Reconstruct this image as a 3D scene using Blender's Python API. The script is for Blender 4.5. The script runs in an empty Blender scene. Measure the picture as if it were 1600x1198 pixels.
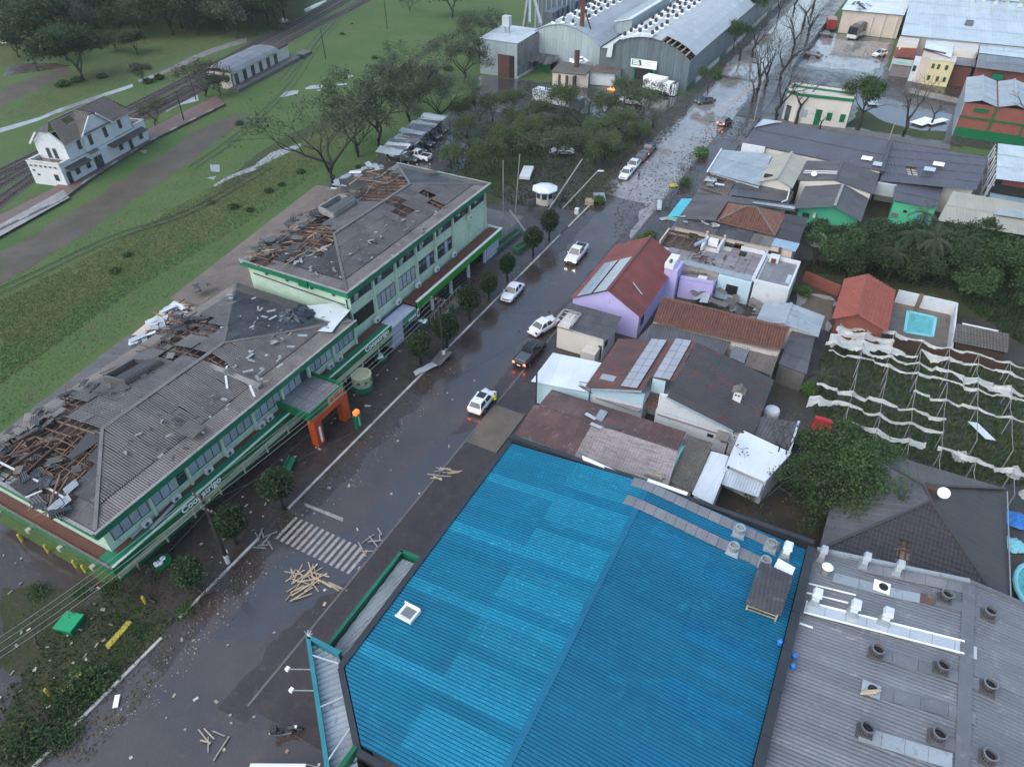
import bpy,bmesh,math,random
from mathutils import Vector,Matrix
random.seed(11)
R = random.random
def U(a,b): return a + (b - a) * random.random()
SC = bpy.context.scene
C = SC.collection
V = Vector
# ---------------------------------------------------------------- camera
CAM_H,PITCH,YAW,FOC = 50.0,39.4,27.6,1109.0     # a drone 50 m up,27.6 deg off the street's axis
cd = bpy.data.cameras.new('camera'); cd.sensor_width = 36; cd.lens = FOC / 1600 * 36
cd.clip_start = 1; cd.clip_end = 6000
cam = bpy.data.objects.new('camera',cd); C.objects.link(cam)
cam.location = (0,0,CAM_H); cam.rotation_euler = (math.radians(90 - PITCH),0,math.radians(YAW))
SC.camera = cam
# ---------------------------------------------------------------- sky, sun, exposure
SUN_EL,SUN_AZ = math.radians(46),math.radians(205)      # azimuth measured clockwise from +Y
w = bpy.data.worlds.new('World'); SC.world = w; w.use_nodes = True
nt = w.node_tree; nt.nodes.clear()
sky = nt.nodes.new('ShaderNodeTexSky'); sky.sky_type = 'NISHITA'; sky.sun_disc = False
sky.sun_elevation = SUN_EL; sky.sun_rotation = SUN_AZ
sky.air_density = 1.4; sky.dust_density = 2.0; sky.ozone_density = 1.6
bg = nt.nodes.new('ShaderNodeBackground'); bg.inputs['Strength'].default_value = 0.15
wo = nt.nodes.new('ShaderNodeOutputWorld')
nt.links.new(sky.outputs[0],bg.inputs[0]); nt.links.new(bg.outputs[0],wo.inputs[0])
sd = bpy.data.lights.new('sun','SUN'); sd.energy = 0.95; sd.angle = math.radians(75); sd.color = (1,0.95,0.9)
sun = bpy.data.objects.new('sun',sd); C.objects.link(sun)
sdir = V((math.sin(SUN_AZ) * math.cos(SUN_EL),math.cos(SUN_AZ) * math.cos(SUN_EL),math.sin(SUN_EL)))
sun.rotation_euler = sdir.to_track_quat('Z','Y').to_euler()
SC.view_settings.view_transform = 'Standard'; SC.view_settings.look = 'None'
SC.view_settings.exposure = 0.88; SC.view_settings.gamma = 1.0; SC.view_settings.use_curve_mapping = False
# ---------------------------------------------------------------- survey: a photo pixel at a known height is a point of the place
_th,_yw = math.radians(PITCH),math.radians(YAW)
def P(px,py,z=0.0):
    a,b = (px - 800) / FOC,(599 - py) / FOC
    dx,dy,dz = a,math.cos(_th) + b * math.sin(_th),-math.sin(_th) + b * math.cos(_th)
    t = (z - CAM_H) / dz
    x,y = dx * t,dy * t
    return V((x * math.cos(_yw) - y * math.sin(_yw),x * math.sin(_yw) + y * math.cos(_yw),z))
def pix(p):
    x = p[0] * math.cos(_yw) + p[1] * math.sin(_yw); y = -p[0] * math.sin(_yw) + p[1] * math.cos(_yw); z = p[2] - CAM_H
    d = y * math.cos(_th) - z * math.sin(_th)
    return 800 + FOC * x / d,599 - FOC * (y * math.sin(_th) + z * math.cos(_th)) / d
def Z(x0,y0,k): return lambda x,y: (x0 + x / k,y0 + y / k)
def inside(poly,x,y):
    r = False; j = len(poly) - 1
    for i in range(len(poly)):
        xi,yi = poly[i]; xj,yj = poly[j]
        if (yi > y) != (yj > y) and x < (xj - xi) * (y - yi) / (yj - yi) + xi: r = not r
        j = i
    return r
# ---------------------------------------------------------------- materials
MATS = {}
def M(name,c,c2=None,c3=None,rough=.6,r2=None,sc=.6,amt=.5,metal=0.,bump=0.,bsc=8.,rnd=0.,emit=0.,fine=0.,stretch=None,spec=.5):
    if name in MATS: return MATS[name]
    m = bpy.data.materials.new(name); m.use_nodes = True; MATS[name] = m
    n = m.node_tree; N = n.nodes; L = n.links.new
    b = N['Principled BSDF']; b.inputs['Roughness'].default_value = rough; b.inputs['Metallic'].default_value = metal
    b.inputs['Specular IOR Level'].default_value = spec
    ge = N.new('ShaderNodeNewGeometry'); vec = ge.outputs['Position']
    if stretch:
        mp = N.new('ShaderNodeMapping'); mp.inputs['Scale'].default_value = stretch; L(vec,mp.inputs[0]); vec = mp.outputs[0]
    def noise(s,d=5,ro=.6):
        t = N.new('ShaderNodeTexNoise'); t.inputs['Scale'].default_value = s; t.inputs['Detail'].default_value = d; t.inputs['Roughness'].default_value = ro
        L(vec,t.inputs['Vector']); return t.outputs[0]
    def ramp(src,a,bb):
        r = N.new('ShaderNodeMapRange'); r.inputs[1].default_value = a; r.inputs[2].default_value = bb; L(src,r.inputs[0]); return r.outputs[0]
    def mix(f,A,B):
        x = N.new('ShaderNodeMix'); x.data_type = 'RGBA'; L(f,x.inputs[0])
        for s,q in ((6,A),(7,B)):
            if isinstance(q,tuple): x.inputs[s].default_value = q + (1,)
            else: L(q,x.inputs[s])
        return x.outputs[2]
    col = tuple(c)
    f0 = noise(sc)
    if c2: col = mix(ramp(f0,.5 - .19 + (.5 - amt) * .3,.5 + .19 + (.5 - amt) * .3),col,tuple(c2))
    if c3: col = mix(ramp(noise(sc * 4.3,6,.7),.56,.66),col,tuple(c3))
    if fine:
        fz = ramp(noise(7,4,.75),.25,.75)
        mm = N.new('ShaderNodeMath'); mm.operation = 'MULTIPLY_ADD'; L(fz,mm.inputs[0]); mm.inputs[1].default_value = 2 * fine; mm.inputs[2].default_value = 1 - fine
        h = N.new('ShaderNodeHueSaturation'); L(mm.outputs[0],h.inputs['Value'])
        if isinstance(col,tuple): h.inputs['Color'].default_value = col + (1,)
        else: L(col,h.inputs['Color'])
        col = h.outputs[0]
    if rnd:
        oi = N.new('ShaderNodeObjectInfo'); mm = N.new('ShaderNodeMath'); mm.operation = 'MULTIPLY_ADD'; L(oi.outputs['Random'],mm.inputs[0])
        mm.inputs[1].default_value = 2 * rnd; mm.inputs[2].default_value = 1 - rnd
        h = N.new('ShaderNodeHueSaturation'); L(mm.outputs[0],h.inputs['Value'])
        if isinstance(col,tuple): h.inputs['Color'].default_value = col + (1,)
        else: L(col,h.inputs['Color'])
        col = h.outputs[0]
    if isinstance(col,tuple): b.inputs['Base Color'].default_value = col + (1,)
    else: L(col,b.inputs['Base Color'])
    if r2 is not None:
        rr = N.new('ShaderNodeMapRange'); rr.inputs[1].default_value = .38; rr.inputs[2].default_value = .62
        rr.inputs[3].default_value = rough; rr.inputs[4].default_value = r2; L(noise(sc * .7,6,.62),rr.inputs[0]); L(rr.outputs[0],b.inputs['Roughness'])
    if bump:
        bp = N.new('ShaderNodeBump'); bp.inputs['Strength'].default_value = 1; bp.inputs['Distance'].default_value = bump
        L(noise(bsc,4),bp.inputs['Height']); L(bp.outputs[0],b.inputs['Normal'])
    if emit:
        b.inputs['Emission Color'].default_value = tuple(c) + (1,); b.inputs['Emission Strength'].default_value = emit
    return m
def LEAF(name,c,c2,tr=.25):
    m = M(name,c,c2,rough=.6,sc=.9,rnd=.18,fine=.3,spec=.15)
    n = m.node_tree; b = n.nodes['Principled BSDF']; t = n.nodes.new('ShaderNodeBsdfTranslucent'); t.inputs[0].default_value = tuple(c2) + (1,)
    x = n.nodes.new('ShaderNodeMixShader'); x.inputs[0].default_value = tr
    o = n.nodes['Material Output']; n.links.new(b.outputs[0],x.inputs[1]); n.links.new(t.outputs[0],x.inputs[2]); n.links.new(x.outputs[0],o.inputs[0])
    return m
# ---------------------------------------------------------------- mesh building
WM = {}
def wm(o): return WM.get(o.name,Matrix())
class MB:
    def __init__(s): s.v = []; s.f = []; s.m = []; s.mi = 0
    def face(s,pts):
        k = len(s.v); s.v += [tuple(p) for p in pts]; s.f.append(tuple(range(k,k + len(pts)))); s.m.append(s.mi); return s
    def hull8(s,q):      # q: 4 bottom + 4 top points,same winding
        k = len(s.v); s.v += [tuple(p) for p in q]
        for f in ((3,2,1,0),(4,5,6,7),(0,1,5,4),(1,2,6,5),(2,3,7,6),(3,0,4,7)):
            s.f.append(tuple(k + i for i in f)); s.m.append(s.mi)
        return s
    def box(s,x0,x1,y0,y1,z0,z1):
        return s.hull8([(x0,y0,z0),(x1,y0,z0),(x1,y1,z0),(x0,y1,z0),(x0,y0,z1),(x1,y0,z1),(x1,y1,z1),(x0,y1,z1)])
    def prism(s,pts,d):  # polygon extruded by vector d
        k = len(s.v); n = len(pts); d = V(d); pts = [V(p) for p in pts]
        s.v += [tuple(p) for p in pts] + [tuple(p + d) for p in pts]
        s.f.append(tuple(k + i for i in range(n))); s.f.append(tuple(k + n + i for i in reversed(range(n)))); s.m += [s.mi] * 2
        for i in range(n):
            j = (i + 1) % n; s.f.append((k + i,k + n + i,k + n + j,k + j)); s.m.append(s.mi)
        return s
    def bar(s,p,q,w=.1,h=None,up=(0,0,1)):
        p,q = V(p),V(q); h = h or w; d = (q - p)
        if d.length < 1e-5: return s
        d.normalize(); a = d.cross(V(up))
        if a.length < .01: a = d.cross(V((1,0,0)))
        a.normalize(); b = a.cross(d); a *= w / 2; b *= h / 2
        return s.hull8([p - a - b,p + a - b,p + a + b,p - a + b,q - a - b,q + a - b,q + a + b,q - a + b])
    def tube(s,pts,rad,n=6,cap=True):
        pts = [V(p) for p in pts]; k = len(s.v)
        if not hasattr(rad,'__len__'): rad = [rad] * len(pts)
        for i,p in enumerate(pts):
            d = (pts[min(i + 1,len(pts) - 1)] - pts[max(i - 1,0)])
            d = d.normalized() if d.length > 1e-6 else V((0,0,1))
            a = d.cross(V((0,0,1))); a = a if a.length > .05 else d.cross(V((1,0,0))); a.normalize(); b = d.cross(a)
            for j in range(n):
                t = 2 * math.pi * j / n; s.v.append(tuple(p + a * math.cos(t) * rad[i] + b * math.sin(t) * rad[i]))
        for i in range(len(pts) - 1):
            for j in range(n):
                j2 = (j + 1) % n; s.f.append((k + i * n + j,k + i * n + j2,k + (i + 1) * n + j2,k + (i + 1) * n + j)); s.m.append(s.mi)
        if cap:
            s.f.append(tuple(k + j for j in reversed(range(n)))); s.f.append(tuple(k + (len(pts) - 1) * n + j for j in range(n))); s.m += [s.mi] * 2
        return s
    def lathe(s,c,prof,n=12,cap=True):
        R_ = [[(c[0] + max(r,.002) * math.cos(2 * math.pi * k / n),c[1] + max(r,.002) * math.sin(2 * math.pi * k / n),c[2] + z) for k in range(n + 1)] for r,z in prof]
        s.strip(R_)
        if cap: s.face(R_[0][:-1]); s.face(R_[-1][:-1])
        return s
    def strip(s,rows):    # grid of points
        k = len(s.v); n = len(rows[0])
        for r in rows: s.v += [tuple(p) for p in r]
        for i in range(len(rows) - 1):
            for j in range(n - 1):
                s.f.append((k + i * n + j,k + i * n + j + 1,k + (i + 1) * n + j + 1,k + (i + 1) * n + j)); s.m.append(s.mi)
        return s
    def build(s,name,mat,par=None,smooth=False,label=None,kind=None,centre=True):
        me = bpy.data.meshes.new(name)
        if s.v and centre:
            xs = [p[0] for p in s.v]; ys = [p[1] for p in s.v]; zs = [p[2] for p in s.v]
            c = V(((min(xs) + max(xs)) / 2,(min(ys) + max(ys)) / 2,min(zs)))
        else: c = V((0,0,0))
        me.from_pydata([(p[0] - c.x,p[1] - c.y,p[2] - c.z) for p in s.v],[],s.f)
        for m in (mat if isinstance(mat,(list,tuple)) else [mat]): me.materials.append(MATS.get(m,m) if isinstance(m,str) else m)
        if any(s.m): me.polygons.foreach_set('material_index',s.m)
        if smooth: me.polygons.foreach_set('use_smooth',[True] * len(s.f))
        o = bpy.data.objects.new(name,me); C.objects.link(o); o.location = c
        if par: o.parent = par; o.matrix_parent_inverse = wm(par).inverted()
        WM[o.name] = Matrix.Translation(c)
        if label: o['label'] = label
        if kind: o['kind'] = kind
        return o
def tag(o,label,cat,group=None):
    o['label'] = label; o['category'] = cat
    if group: o['group'] = group
    return o
def thing(name,label,cat,loc=(0,0,0),rz=0,group=None):
    o = bpy.data.objects.new(name,None); C.objects.link(o); o.location = loc; o.rotation_euler = (0,0,rz); o.empty_display_size = .3
    WM[o.name] = Matrix.Translation(V(loc)) @ Matrix.Rotation(rz,4,'Z')
    return tag(o,label,cat,group)
def struct(o): o['kind'] = 'structure'; return o
KIDS = {}
def dup(root,loc,rz=0,s=1,label=None,group=None,tilt=None):
    if not KIDS:
        pass
    def cp(o,p):
        c = o.copy(); C.objects.link(c)
        if p: c.parent = p
        for ch in o.children: cp(ch,c)
        return c
    r = cp(root,None); r.location = loc; r.rotation_euler = (tilt[0],tilt[1],rz) if tilt else (0,0,rz); r.scale = (s,s,s)
    if label: r['label'] = label
    if group: r['group'] = group
    return r
def place(root,loc,rz=0,s=1):
    root.location = loc; root.rotation_euler = (0,0,rz); root.scale = (s,s,s); return root
# ---------------------------------------------------------------- roofs laid sheet by sheet
def clip(sub,poly):
    out = sub
    for i in range(len(poly)):
        a,b = poly[i],poly[(i + 1) % len(poly)]; ex,ey = b[0] - a[0],b[1] - a[1]
        inp,out = out,[]
        if not inp: break
        for k in range(len(inp)):
            p,q = inp[k],inp[(k + 1) % len(inp)]
            dp = ex * (p[1] - a[1]) - ey * (p[0] - a[0]); dq = ex * (q[1] - a[1]) - ey * (q[0] - a[0])
            if dp >= 0: out.append(p)
            if (dp >= 0) != (dq >= 0):
                t = dp / (dp - dq); out.append(tuple(p[m] + (q[m] - p[m]) * t for m in range(len(p))))
    return out
COUNT,REST = {},{}
def roof(par,pts,mat,w=1.1,L=2.4,pitch=.22,amp=.03,prof='w',holes=(),name='roof_sheet',jit=0,lift=.035,one=False,eave=None,pick=None,drop=0):
    pts = [V(p) for p in pts]; n = V((0,0,0))
    for i in range(len(pts)): n += pts[i].cross(pts[(i + 1) % len(pts)])
    n.normalize()
    if n.z < 0: n = -n
    u = V(eave) if eave else (pts[1] - pts[0]); u = (u - n * u.dot(n)).normalized(); v = n.cross(u); o = pts[0]
    P2 = [((p - o).dot(u),(p - o).dot(v)) for p in pts]
    if sum(q[1] for q in P2) < 0: u,v = -u,-v; P2 = [(-a,-b) for a,b in P2]
    if sum(P2[i][0] * P2[(i + 1) % len(P2)][1] - P2[(i + 1) % len(P2)][0] * P2[i][1] for i in range(len(P2))) < 0: P2.reverse()
    u0,u1 = min(p[0] for p in P2),max(p[0] for p in P2); v0,v1 = min(p[1] for p in P2),max(p[1] for p in P2)
    nc = max(1,round((u1 - u0) / w)); w = (u1 - u0) / nc; nr = max(1,round((v1 - v0) / L)); L = (v1 - v0) / nr
    ribs = max(1,round(w / pitch)); rp = w / ribs
    if prof == 'w': loc = [(0,-1),(.5,1)]
    elif prof == 't': loc = [(0,-1),(.7,-1),(.78,1),(.92,1)]
    elif prof == 'k': loc = [(0,-.9),(.2,.6),(.42,1),(.66,.5)]
    elif prof == 'g': loc = [(0,1),(.7,1),(.76,-1.6),(.94,-1.6)]
    elif prof == 's': loc = [(0,-1),(.93,-1),(.95,1),(.98,1)]
    else: loc = [(0,0)]
    us = [(k * rp + a * rp,h * amp) for k in range(ribs) for a,h in loc] + [(w,loc[0][1] * amp)]
    whole = MB(); cnt = 0
    for j in range(nr):
        for i in range(nc):
            a0,b0,b1 = u0 + i * w,v0 + j * L,v0 + (j + 1) * L + .08
            cp = clip([(a0,b0),(a0 + w,b0),(a0 + w,b1),(a0,b1)],P2)
            if len(cp) < 3: continue
            cx,cy = sum(p[0] for p in cp) / len(cp),sum(p[1] for p in cp) / len(cp)
            cw = o + u * cx + v * cy
            if holes:
                px,py = pix(cw)
                if any(inside(h,px,py) for h in holes): continue
            if drop and R() < drop: continue
            mb = whole if one else MB()
            if pick: mb.mi = pick(i,j,nc,nr)
            ang = random.gauss(0,jit) if jit else 0; dz = U(0,.02); tl = abs(random.gauss(0,jit * 1.2)) if jit else 0
            ca,sa = math.cos(ang),math.sin(ang)
            for k in range(len(us) - 1):
                q = clip([(a0 + us[k][0],b0,us[k][1]),(a0 + us[k + 1][0],b0,us[k + 1][1]),(a0 + us[k + 1][0],b1,us[k + 1][1]),(a0 + us[k][0],b1,us[k][1])],P2)
                if len(q) < 3: continue
                W3 = []
                for x,y,h in q:
                    xx,yy = x - cx,y - cy
                    W3.append(o + u * (cx + xx * ca - yy * sa) + v * (cy + xx * sa + yy * ca) + n * (h + amp + dz + lift * (b1 - y) / L + tl * (yy + L / 2)))
                mb.face(W3)
            if one: continue
            key = (par.name,name); COUNT[key] = COUNT.get(key,0) + 1
            if COUNT[key] <= 295: mb.build(name,mat,par)
            else:
                r = REST.setdefault(key,[MB(),mat,par]); k = len(r[0].v)
                r[0].v += mb.v; r[0].f += [tuple(k + t for t in f) for f in mb.f]; r[0].m += mb.m
    if one and whole.v: whole.build(name,mat,par,kind='stuff')
def flush_rest():
    for (pn,name),(mb,mat,par) in REST.items():
        if mb.v: mb.build(name + '_remainder',mat,par,kind='stuff')
def gable(par,x0,x1,y0,y1,ze,zr,mat,along='y',ridge=None,oh=.3,ze2=None,cap=None,**kw):
    ze2 = ze if ze2 is None else ze2
    if along == 'y':
        r = (x0 + x1) / 2 if ridge is None else ridge
        s1,s2 = (zr - ze) / (r - x0),(zr - ze2) / (x1 - r)
        roof(par,[(x0 - oh,y0 - oh,ze - oh * s1),(x0 - oh,y1 + oh,ze - oh * s1),(r,y1 + oh,zr),(r,y0 - oh,zr)],mat,**kw)
        roof(par,[(x1 + oh,y0 - oh,ze2 - oh * s2),(x1 + oh,y1 + oh,ze2 - oh * s2),(r,y1 + oh,zr),(r,y0 - oh,zr)],mat,**kw)
        A,B = (r,y0 - oh,zr + .09),(r,y1 + oh,zr + .09)
    else:
        r = (y0 + y1) / 2 if ridge is None else ridge
        s1,s2 = (zr - ze) / (r - y0),(zr - ze2) / (y1 - r)
        roof(par,[(x0 - oh,y0 - oh,ze - oh * s1),(x1 + oh,y0 - oh,ze - oh * s1),(x1 + oh,r,zr),(x0 - oh,r,zr)],mat,**kw)
        roof(par,[(x0 - oh,y1 + oh,ze2 - oh * s2),(x1 + oh,y1 + oh,ze2 - oh * s2),(x1 + oh,r,zr),(x0 - oh,r,zr)],mat,**kw)
        A,B = (x0 - oh,r,zr + .09),(x1 + oh,r,zr + .09)
    MB().bar(A,B,.35,.07).build('ridge_cap',cap or mat,par)
def body(par,x0,x1,y0,y1,ze,zr,mat,along='y',ridge=None,ze2=None,name='wall'):
    ze2 = ze if ze2 is None else ze2; d = .06
    if along == 'y':
        r = (x0 + x1) / 2 if ridge is None else ridge
        return MB().prism([(x0,y0,0),(x1,y0,0),(x1,y0,ze2 - d),(r,y0,zr - d),(x0,y0,ze - d)],(0,y1 - y0,0)).build(name,mat,par)
    r = (y0 + y1) / 2 if ridge is None else ridge
    return MB().prism([(x0,y0,0),(x0,y1,0),(x0,y1,ze2 - d),(x0,r,zr - d),(x0,y0,ze - d)],(x1 - x0,0,0)).build(name,mat,par)
def win(par,face,pl,a0,a1,z0,z1,n=1,fm=None,gm=None,name='window',bar=.06,sill=False):
    fm = fm or MATS['dark_frame']; gm = gm or MATS['glass']
    s = -1 if face[1] == '-' else 1
    def pt(a,z,d): return (pl + s * d,a,z) if face[0] == 'x' else (a,pl + s * d,z)
    def slab(m,A0,A1,Z0,Z1,d0,d1):
        p = [pt(A0,Z0,d0),pt(A1,Z0,d0),pt(A1,Z1,d0),pt(A0,Z1,d0),pt(A0,Z0,d1),pt(A1,Z0,d1),pt(A1,Z1,d1),pt(A0,Z1,d1)]
        m.hull8(p)
    f = MB(); b = bar
    slab(f,a0,a1,z0,z0 + b,-.03,.05); slab(f,a0,a1,z1 - b,z1,-.03,.05)
    for k in range(n + 1):
        x = a0 + (a1 - a0 - b) * k / n; slab(f,x,x + b,z0 + b,z1 - b,-.03,.048)
    w_ = f.build(name,fm,par)
    for k in range(n):
        g = MB(); x = a0 + (a1 - a0 - b) * k / n + b; slab(g,x,x + (a1 - a0 - b) / n - b,z0 + b,z1 - b,-.02,.015)
        gg = gm[k % len(gm)] if isinstance(gm,(list,tuple)) else gm
        g.build('pane' if 'door' not in name else 'door_leaf',gg,w_)
    if sill:
        q = MB(); slab(q,a0 - .1,a1 + .1,z0 - .08,z0,-.02,.14); q.build('sill',MATS['concrete'],w_)
    return w_
def text(s,size,mat,par,M4,name='lettering',ext=.02):
    cu = bpy.data.curves.new('t','FONT'); cu.body = s; cu.size = size; cu.extrude = ext; cu.align_x = 'CENTER'; cu.offset = .012 * size
    to = bpy.data.objects.new('t',cu); C.objects.link(to)
    me = bpy.data.meshes.new_from_object(to.evaluated_get(bpy.context.evaluated_depsgraph_get())); me.name = name
    bpy.data.objects.remove(to); bpy.data.curves.remove(cu)
    me.materials.clear(); me.materials.append(MATS.get(mat,mat)); me.transform(M4)
    o = bpy.data.objects.new(name,me); C.objects.link(o); o.parent = par; o.matrix_parent_inverse = wm(par).inverted(); return o
def basis(o,x,y):
    x,y = V(x).normalized(),V(y).normalized(); z = x.cross(y)
    m = Matrix((x,y,z)).transposed().to_4x4(); m.translation = V(o); return m
def sheetpoly(name,pts,z,mat,par=None,kind='structure'):
    m = MB(); m.face([(p[0],p[1],z) for p in pts]); o = m.build(name,mat,par)
    if kind: o['kind'] = kind
    return o
def ragged(pts,amp=.6,step=2.0):   # polygon outline with a natural,wobbling edge
    out = []
    for i in range(len(pts)):
        a,b = V((pts[i][0],pts[i][1],0)),V((pts[(i + 1) % len(pts)][0],pts[(i + 1) % len(pts)][1],0)); n = max(1,int((b - a).length / step))
        for k in range(n): q = a.lerp(b,k / n); out.append((q.x + U(-amp,amp),q.y + U(-amp,amp)))
    return out
# ---------------------------------------------------------------- palette
M('grass',(.044,.105,.034),(.085,.124,.046),(.105,.095,.058),rough=.85,spec=.08,sc=.09,amt=.8,fine=.45,bump=.12,bsc=1.2)
M('grass_wild',(.045,.092,.03),(.09,.11,.044),(.085,.074,.046),rough=.85,spec=.08,sc=.35,amt=.8,fine=.5,bump=.3,bsc=1.0)
M('lawn',(.04,.068,.026),(.07,.078,.04),rough=.85,spec=.08,sc=.4,fine=.4,bump=.05,bsc=4)
M('soil',(.055,.042,.034),(.035,.033,.028),(.05,.07,.03),rough=.55,r2=.3,sc=.5,fine=.4,bump=.06,bsc=2.5)
M('garden',(.035,.05,.022),(.055,.05,.03),(.03,.06,.02),rough=.8,spec=.1,sc=.6,fine=.45,bump=.1,bsc=2)
M('asphalt_edge',(.056,.041,.036),(.038,.03,.028),(.075,.058,.046),spec=.6,rough=.32,r2=.14,sc=.3,fine=.3,bump=.005,bsc=5)
M('mud',(.085,.062,.055),(.05,.042,.038),(.09,.085,.08),rough=.4,r2=.18,sc=.35,fine=.35,bump=.04,bsc=2)
M('earth',(.07,.062,.042),(.045,.07,.03),(.035,.075,.026),spec=.1,rough=.85,sc=.3,amt=.6,fine=.4)
M('gravel',(.105,.085,.066),(.07,.06,.048),(.05,.065,.035),spec=.2,rough=.75,r2=.5,sc=.2,fine=.35,bump=.04,bsc=3)
M('ballast',(.075,.062,.055),(.05,.045,.042),(.05,.06,.035),rough=.7,sc=.5,fine=.5,bump=.08,bsc=5)
M('asphalt',(.074,.057,.051),(.048,.041,.04),(.085,.06,.048),spec=.9,rough=.22,r2=.05,sc=.16,fine=.25,bump=.006,bsc=6)
M('asphalt_lot',(.06,.054,.056),(.04,.04,.045),(.05,.045,.035),spec=1,rough=.16,r2=.05,sc=.12,fine=.25,bump=.006,bsc=5)
M('pavement_wet',(.05,.038,.034),(.033,.027,.026),(.065,.05,.042),rough=.4,r2=.16,sc=.4,fine=.3,bump=.008,bsc=5)
M('paving_tan',(.14,.115,.085),(.095,.075,.06),rough=.4,r2=.2,sc=.6,fine=.3,bump=.006,bsc=4)
M('puddle',(.05,.048,.045),rough=.04,spec=.9)
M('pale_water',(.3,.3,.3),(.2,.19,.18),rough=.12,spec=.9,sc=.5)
M('kerb_white',(.5,.48,.46),(.32,.29,.27),(.14,.12,.11),rough=.5,sc=.7,fine=.2)
M('road_paint',(.4,.37,.34),(.22,.2,.18),(.07,.058,.054),rough=.4,sc=2.2,fine=.2)
M('yellow_paint',(.5,.42,.03),(.3,.24,.04),rough=.5,sc=1.5)
M('concrete',(.3,.3,.29),(.2,.2,.19),(.12,.11,.1),rough=.6,sc=.5,fine=.2)
M('concrete_dark',(.13,.125,.12),(.08,.078,.075),rough=.55,sc=.6,fine=.3)
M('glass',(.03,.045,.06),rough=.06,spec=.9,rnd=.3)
M('glass_sky',(.3,.36,.43),(.22,.28,.34),rough=.12,spec=.8,rnd=.15)  # pale blue sky reflection is put into the pane colour
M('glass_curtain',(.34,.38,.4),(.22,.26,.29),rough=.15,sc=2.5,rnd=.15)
M('void',(.008,.008,.009),rough=.7)  # near-black stands in for the shade inside holes and openings
M('dark_frame',(.03,.03,.032),rough=.4)
M('white_frame',(.55,.56,.56),rough=.4)
M('mint',(.44,.58,.46),(.36,.49,.4),(.3,.38,.31),rough=.55,sc=.35,fine=.07)
M('green_trim',(.008,.165,.085),(.006,.12,.066),rough=.35,sc=.4,fine=.1)
M('green_sign',(.004,.13,.05),(.004,.105,.04),rough=.3,sc=.3,fine=.08)
M('green_lime',(.018,.25,.022),rough=.3,fine=.06)
M('beige_band',(.38,.4,.28),(.28,.3,.21),rough=.5,sc=.6,fine=.1)
M('orange_red',(.5,.085,.02),(.4,.06,.018),rough=.35,sc=.5,fine=.08)
M('rust_wall',(.13,.045,.03),(.08,.032,.024),rough=.7,sc=.6,fine=.3)
M('white_paint',(.7,.72,.72),(.6,.62,.62),rough=.45,sc=.4,fine=.05)
M('letter_white',(.85,.88,.88),rough=.35)
M('fibre',(.07,.07,.073),(.044,.044,.047),(.108,.104,.102),rough=.55,r2=.4,sc=.35,fine=.22,rnd=.2)
M('fibre_pale',(.145,.134,.13),(.105,.095,.088),(.075,.07,.065),rough=.55,sc=.6,fine=.22,rnd=.16)
M('fibre_old',(.135,.11,.092),(.09,.075,.064),(.09,.08,.07),rough=.6,sc=.5,fine=.22,rnd=.14)
M('timber',(.19,.115,.08),(.12,.072,.052),rough=.7,sc=1.2,fine=.25,rnd=.3)
M('timber_dark',(.07,.034,.024),(.042,.026,.02),rough=.75,sc=1,fine=.3,rnd=.2)
M('timber_pale',(.46,.36,.24),(.34,.27,.18),rough=.65,sc=1.5,fine=.2,rnd=.25)
M('rubble',(.1,.07,.055),(.055,.04,.034),(.2,.18,.16),rough=.8,sc=.9,fine=.5,bump=.15,bsc=3)
M('blue_roof',(.003,.15,.25),(.002,.118,.21),(.005,.18,.285),rough=.4,r2=.3,sc=.22,amt=.6,fine=.1,rnd=.08)  # left slope: the light it catches is put into the colour
M('blue_faded',(.003,.155,.255),(.005,.185,.295),(.025,.3,.41),rough=.4,sc=.9,amt=.5,fine=.2,rnd=.1)
M('blue_roof_deep',(.002,.125,.228),(.0015,.1,.19),(.003,.15,.255),rough=.45,sc=.2,amt=.6,fine=.1,rnd=.06)  # same roof on the right slope, colour darkened to paint its shade
M('blue_mid',(.0015,.125,.245),(.001,.1,.2),(.006,.18,.3),rough=.42,sc=.9,amt=.5,fine=.15,rnd=.06)  # patches of the right slope, in its painted shade tone
M('black_steel',(.022,.025,.03),(.035,.038,.042),rough=.4,sc=.6,fine=.2)
M('zinc',(.165,.178,.192),(.125,.135,.147),(.21,.21,.21),rough=.36,r2=.5,sc=.3,metal=.1,fine=.12,rnd=.12)
M('zinc_pale',(.36,.41,.43),(.27,.31,.33),(.2,.2,.2),rough=.35,sc=.4,metal=.2,fine=.12,rnd=.1)
M('zinc_new',(.5,.56,.58),(.4,.45,.48),rough=.3,sc=.5,metal=.2,fine=.08,rnd=.08)
M('zinc_dark',(.1,.095,.098),(.07,.068,.072),rough=.4,sc=.4,metal=.1,fine=.2,rnd=.14)
M('steel_white',(.62,.68,.7),(.52,.57,.6),rough=.35,sc=.3,fine=.06,rnd=.06)
M('galv_wall',(.13,.17,.195),(.095,.125,.145),(.17,.205,.22),rough=.42,sc=.5,metal=.2,fine=.2,rnd=.12,stretch=(1,1,.12))
M('galv_wall_pale',(.34,.41,.43),(.28,.34,.36),(.22,.25,.26),rough=.42,sc=.5,fine=.12,rnd=.08,stretch=(1,1,.12))
M('arch_roof',(.34,.39,.42),(.27,.31,.34),(.42,.46,.48),rough=.38,r2=.5,sc=.12,metal=.1,fine=.12,rnd=.12)
M('rust_roof',(.12,.06,.05),(.085,.05,.045),(.17,.13,.115),rough=.5,sc=.35,fine=.25,rnd=.14)
M('rust_worn',(.13,.085,.075),(.3,.26,.25),(.1,.055,.045),rough=.5,sc=1.5,amt=1,fine=.35,rnd=.12,stretch=(.5,2.4,1))
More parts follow.
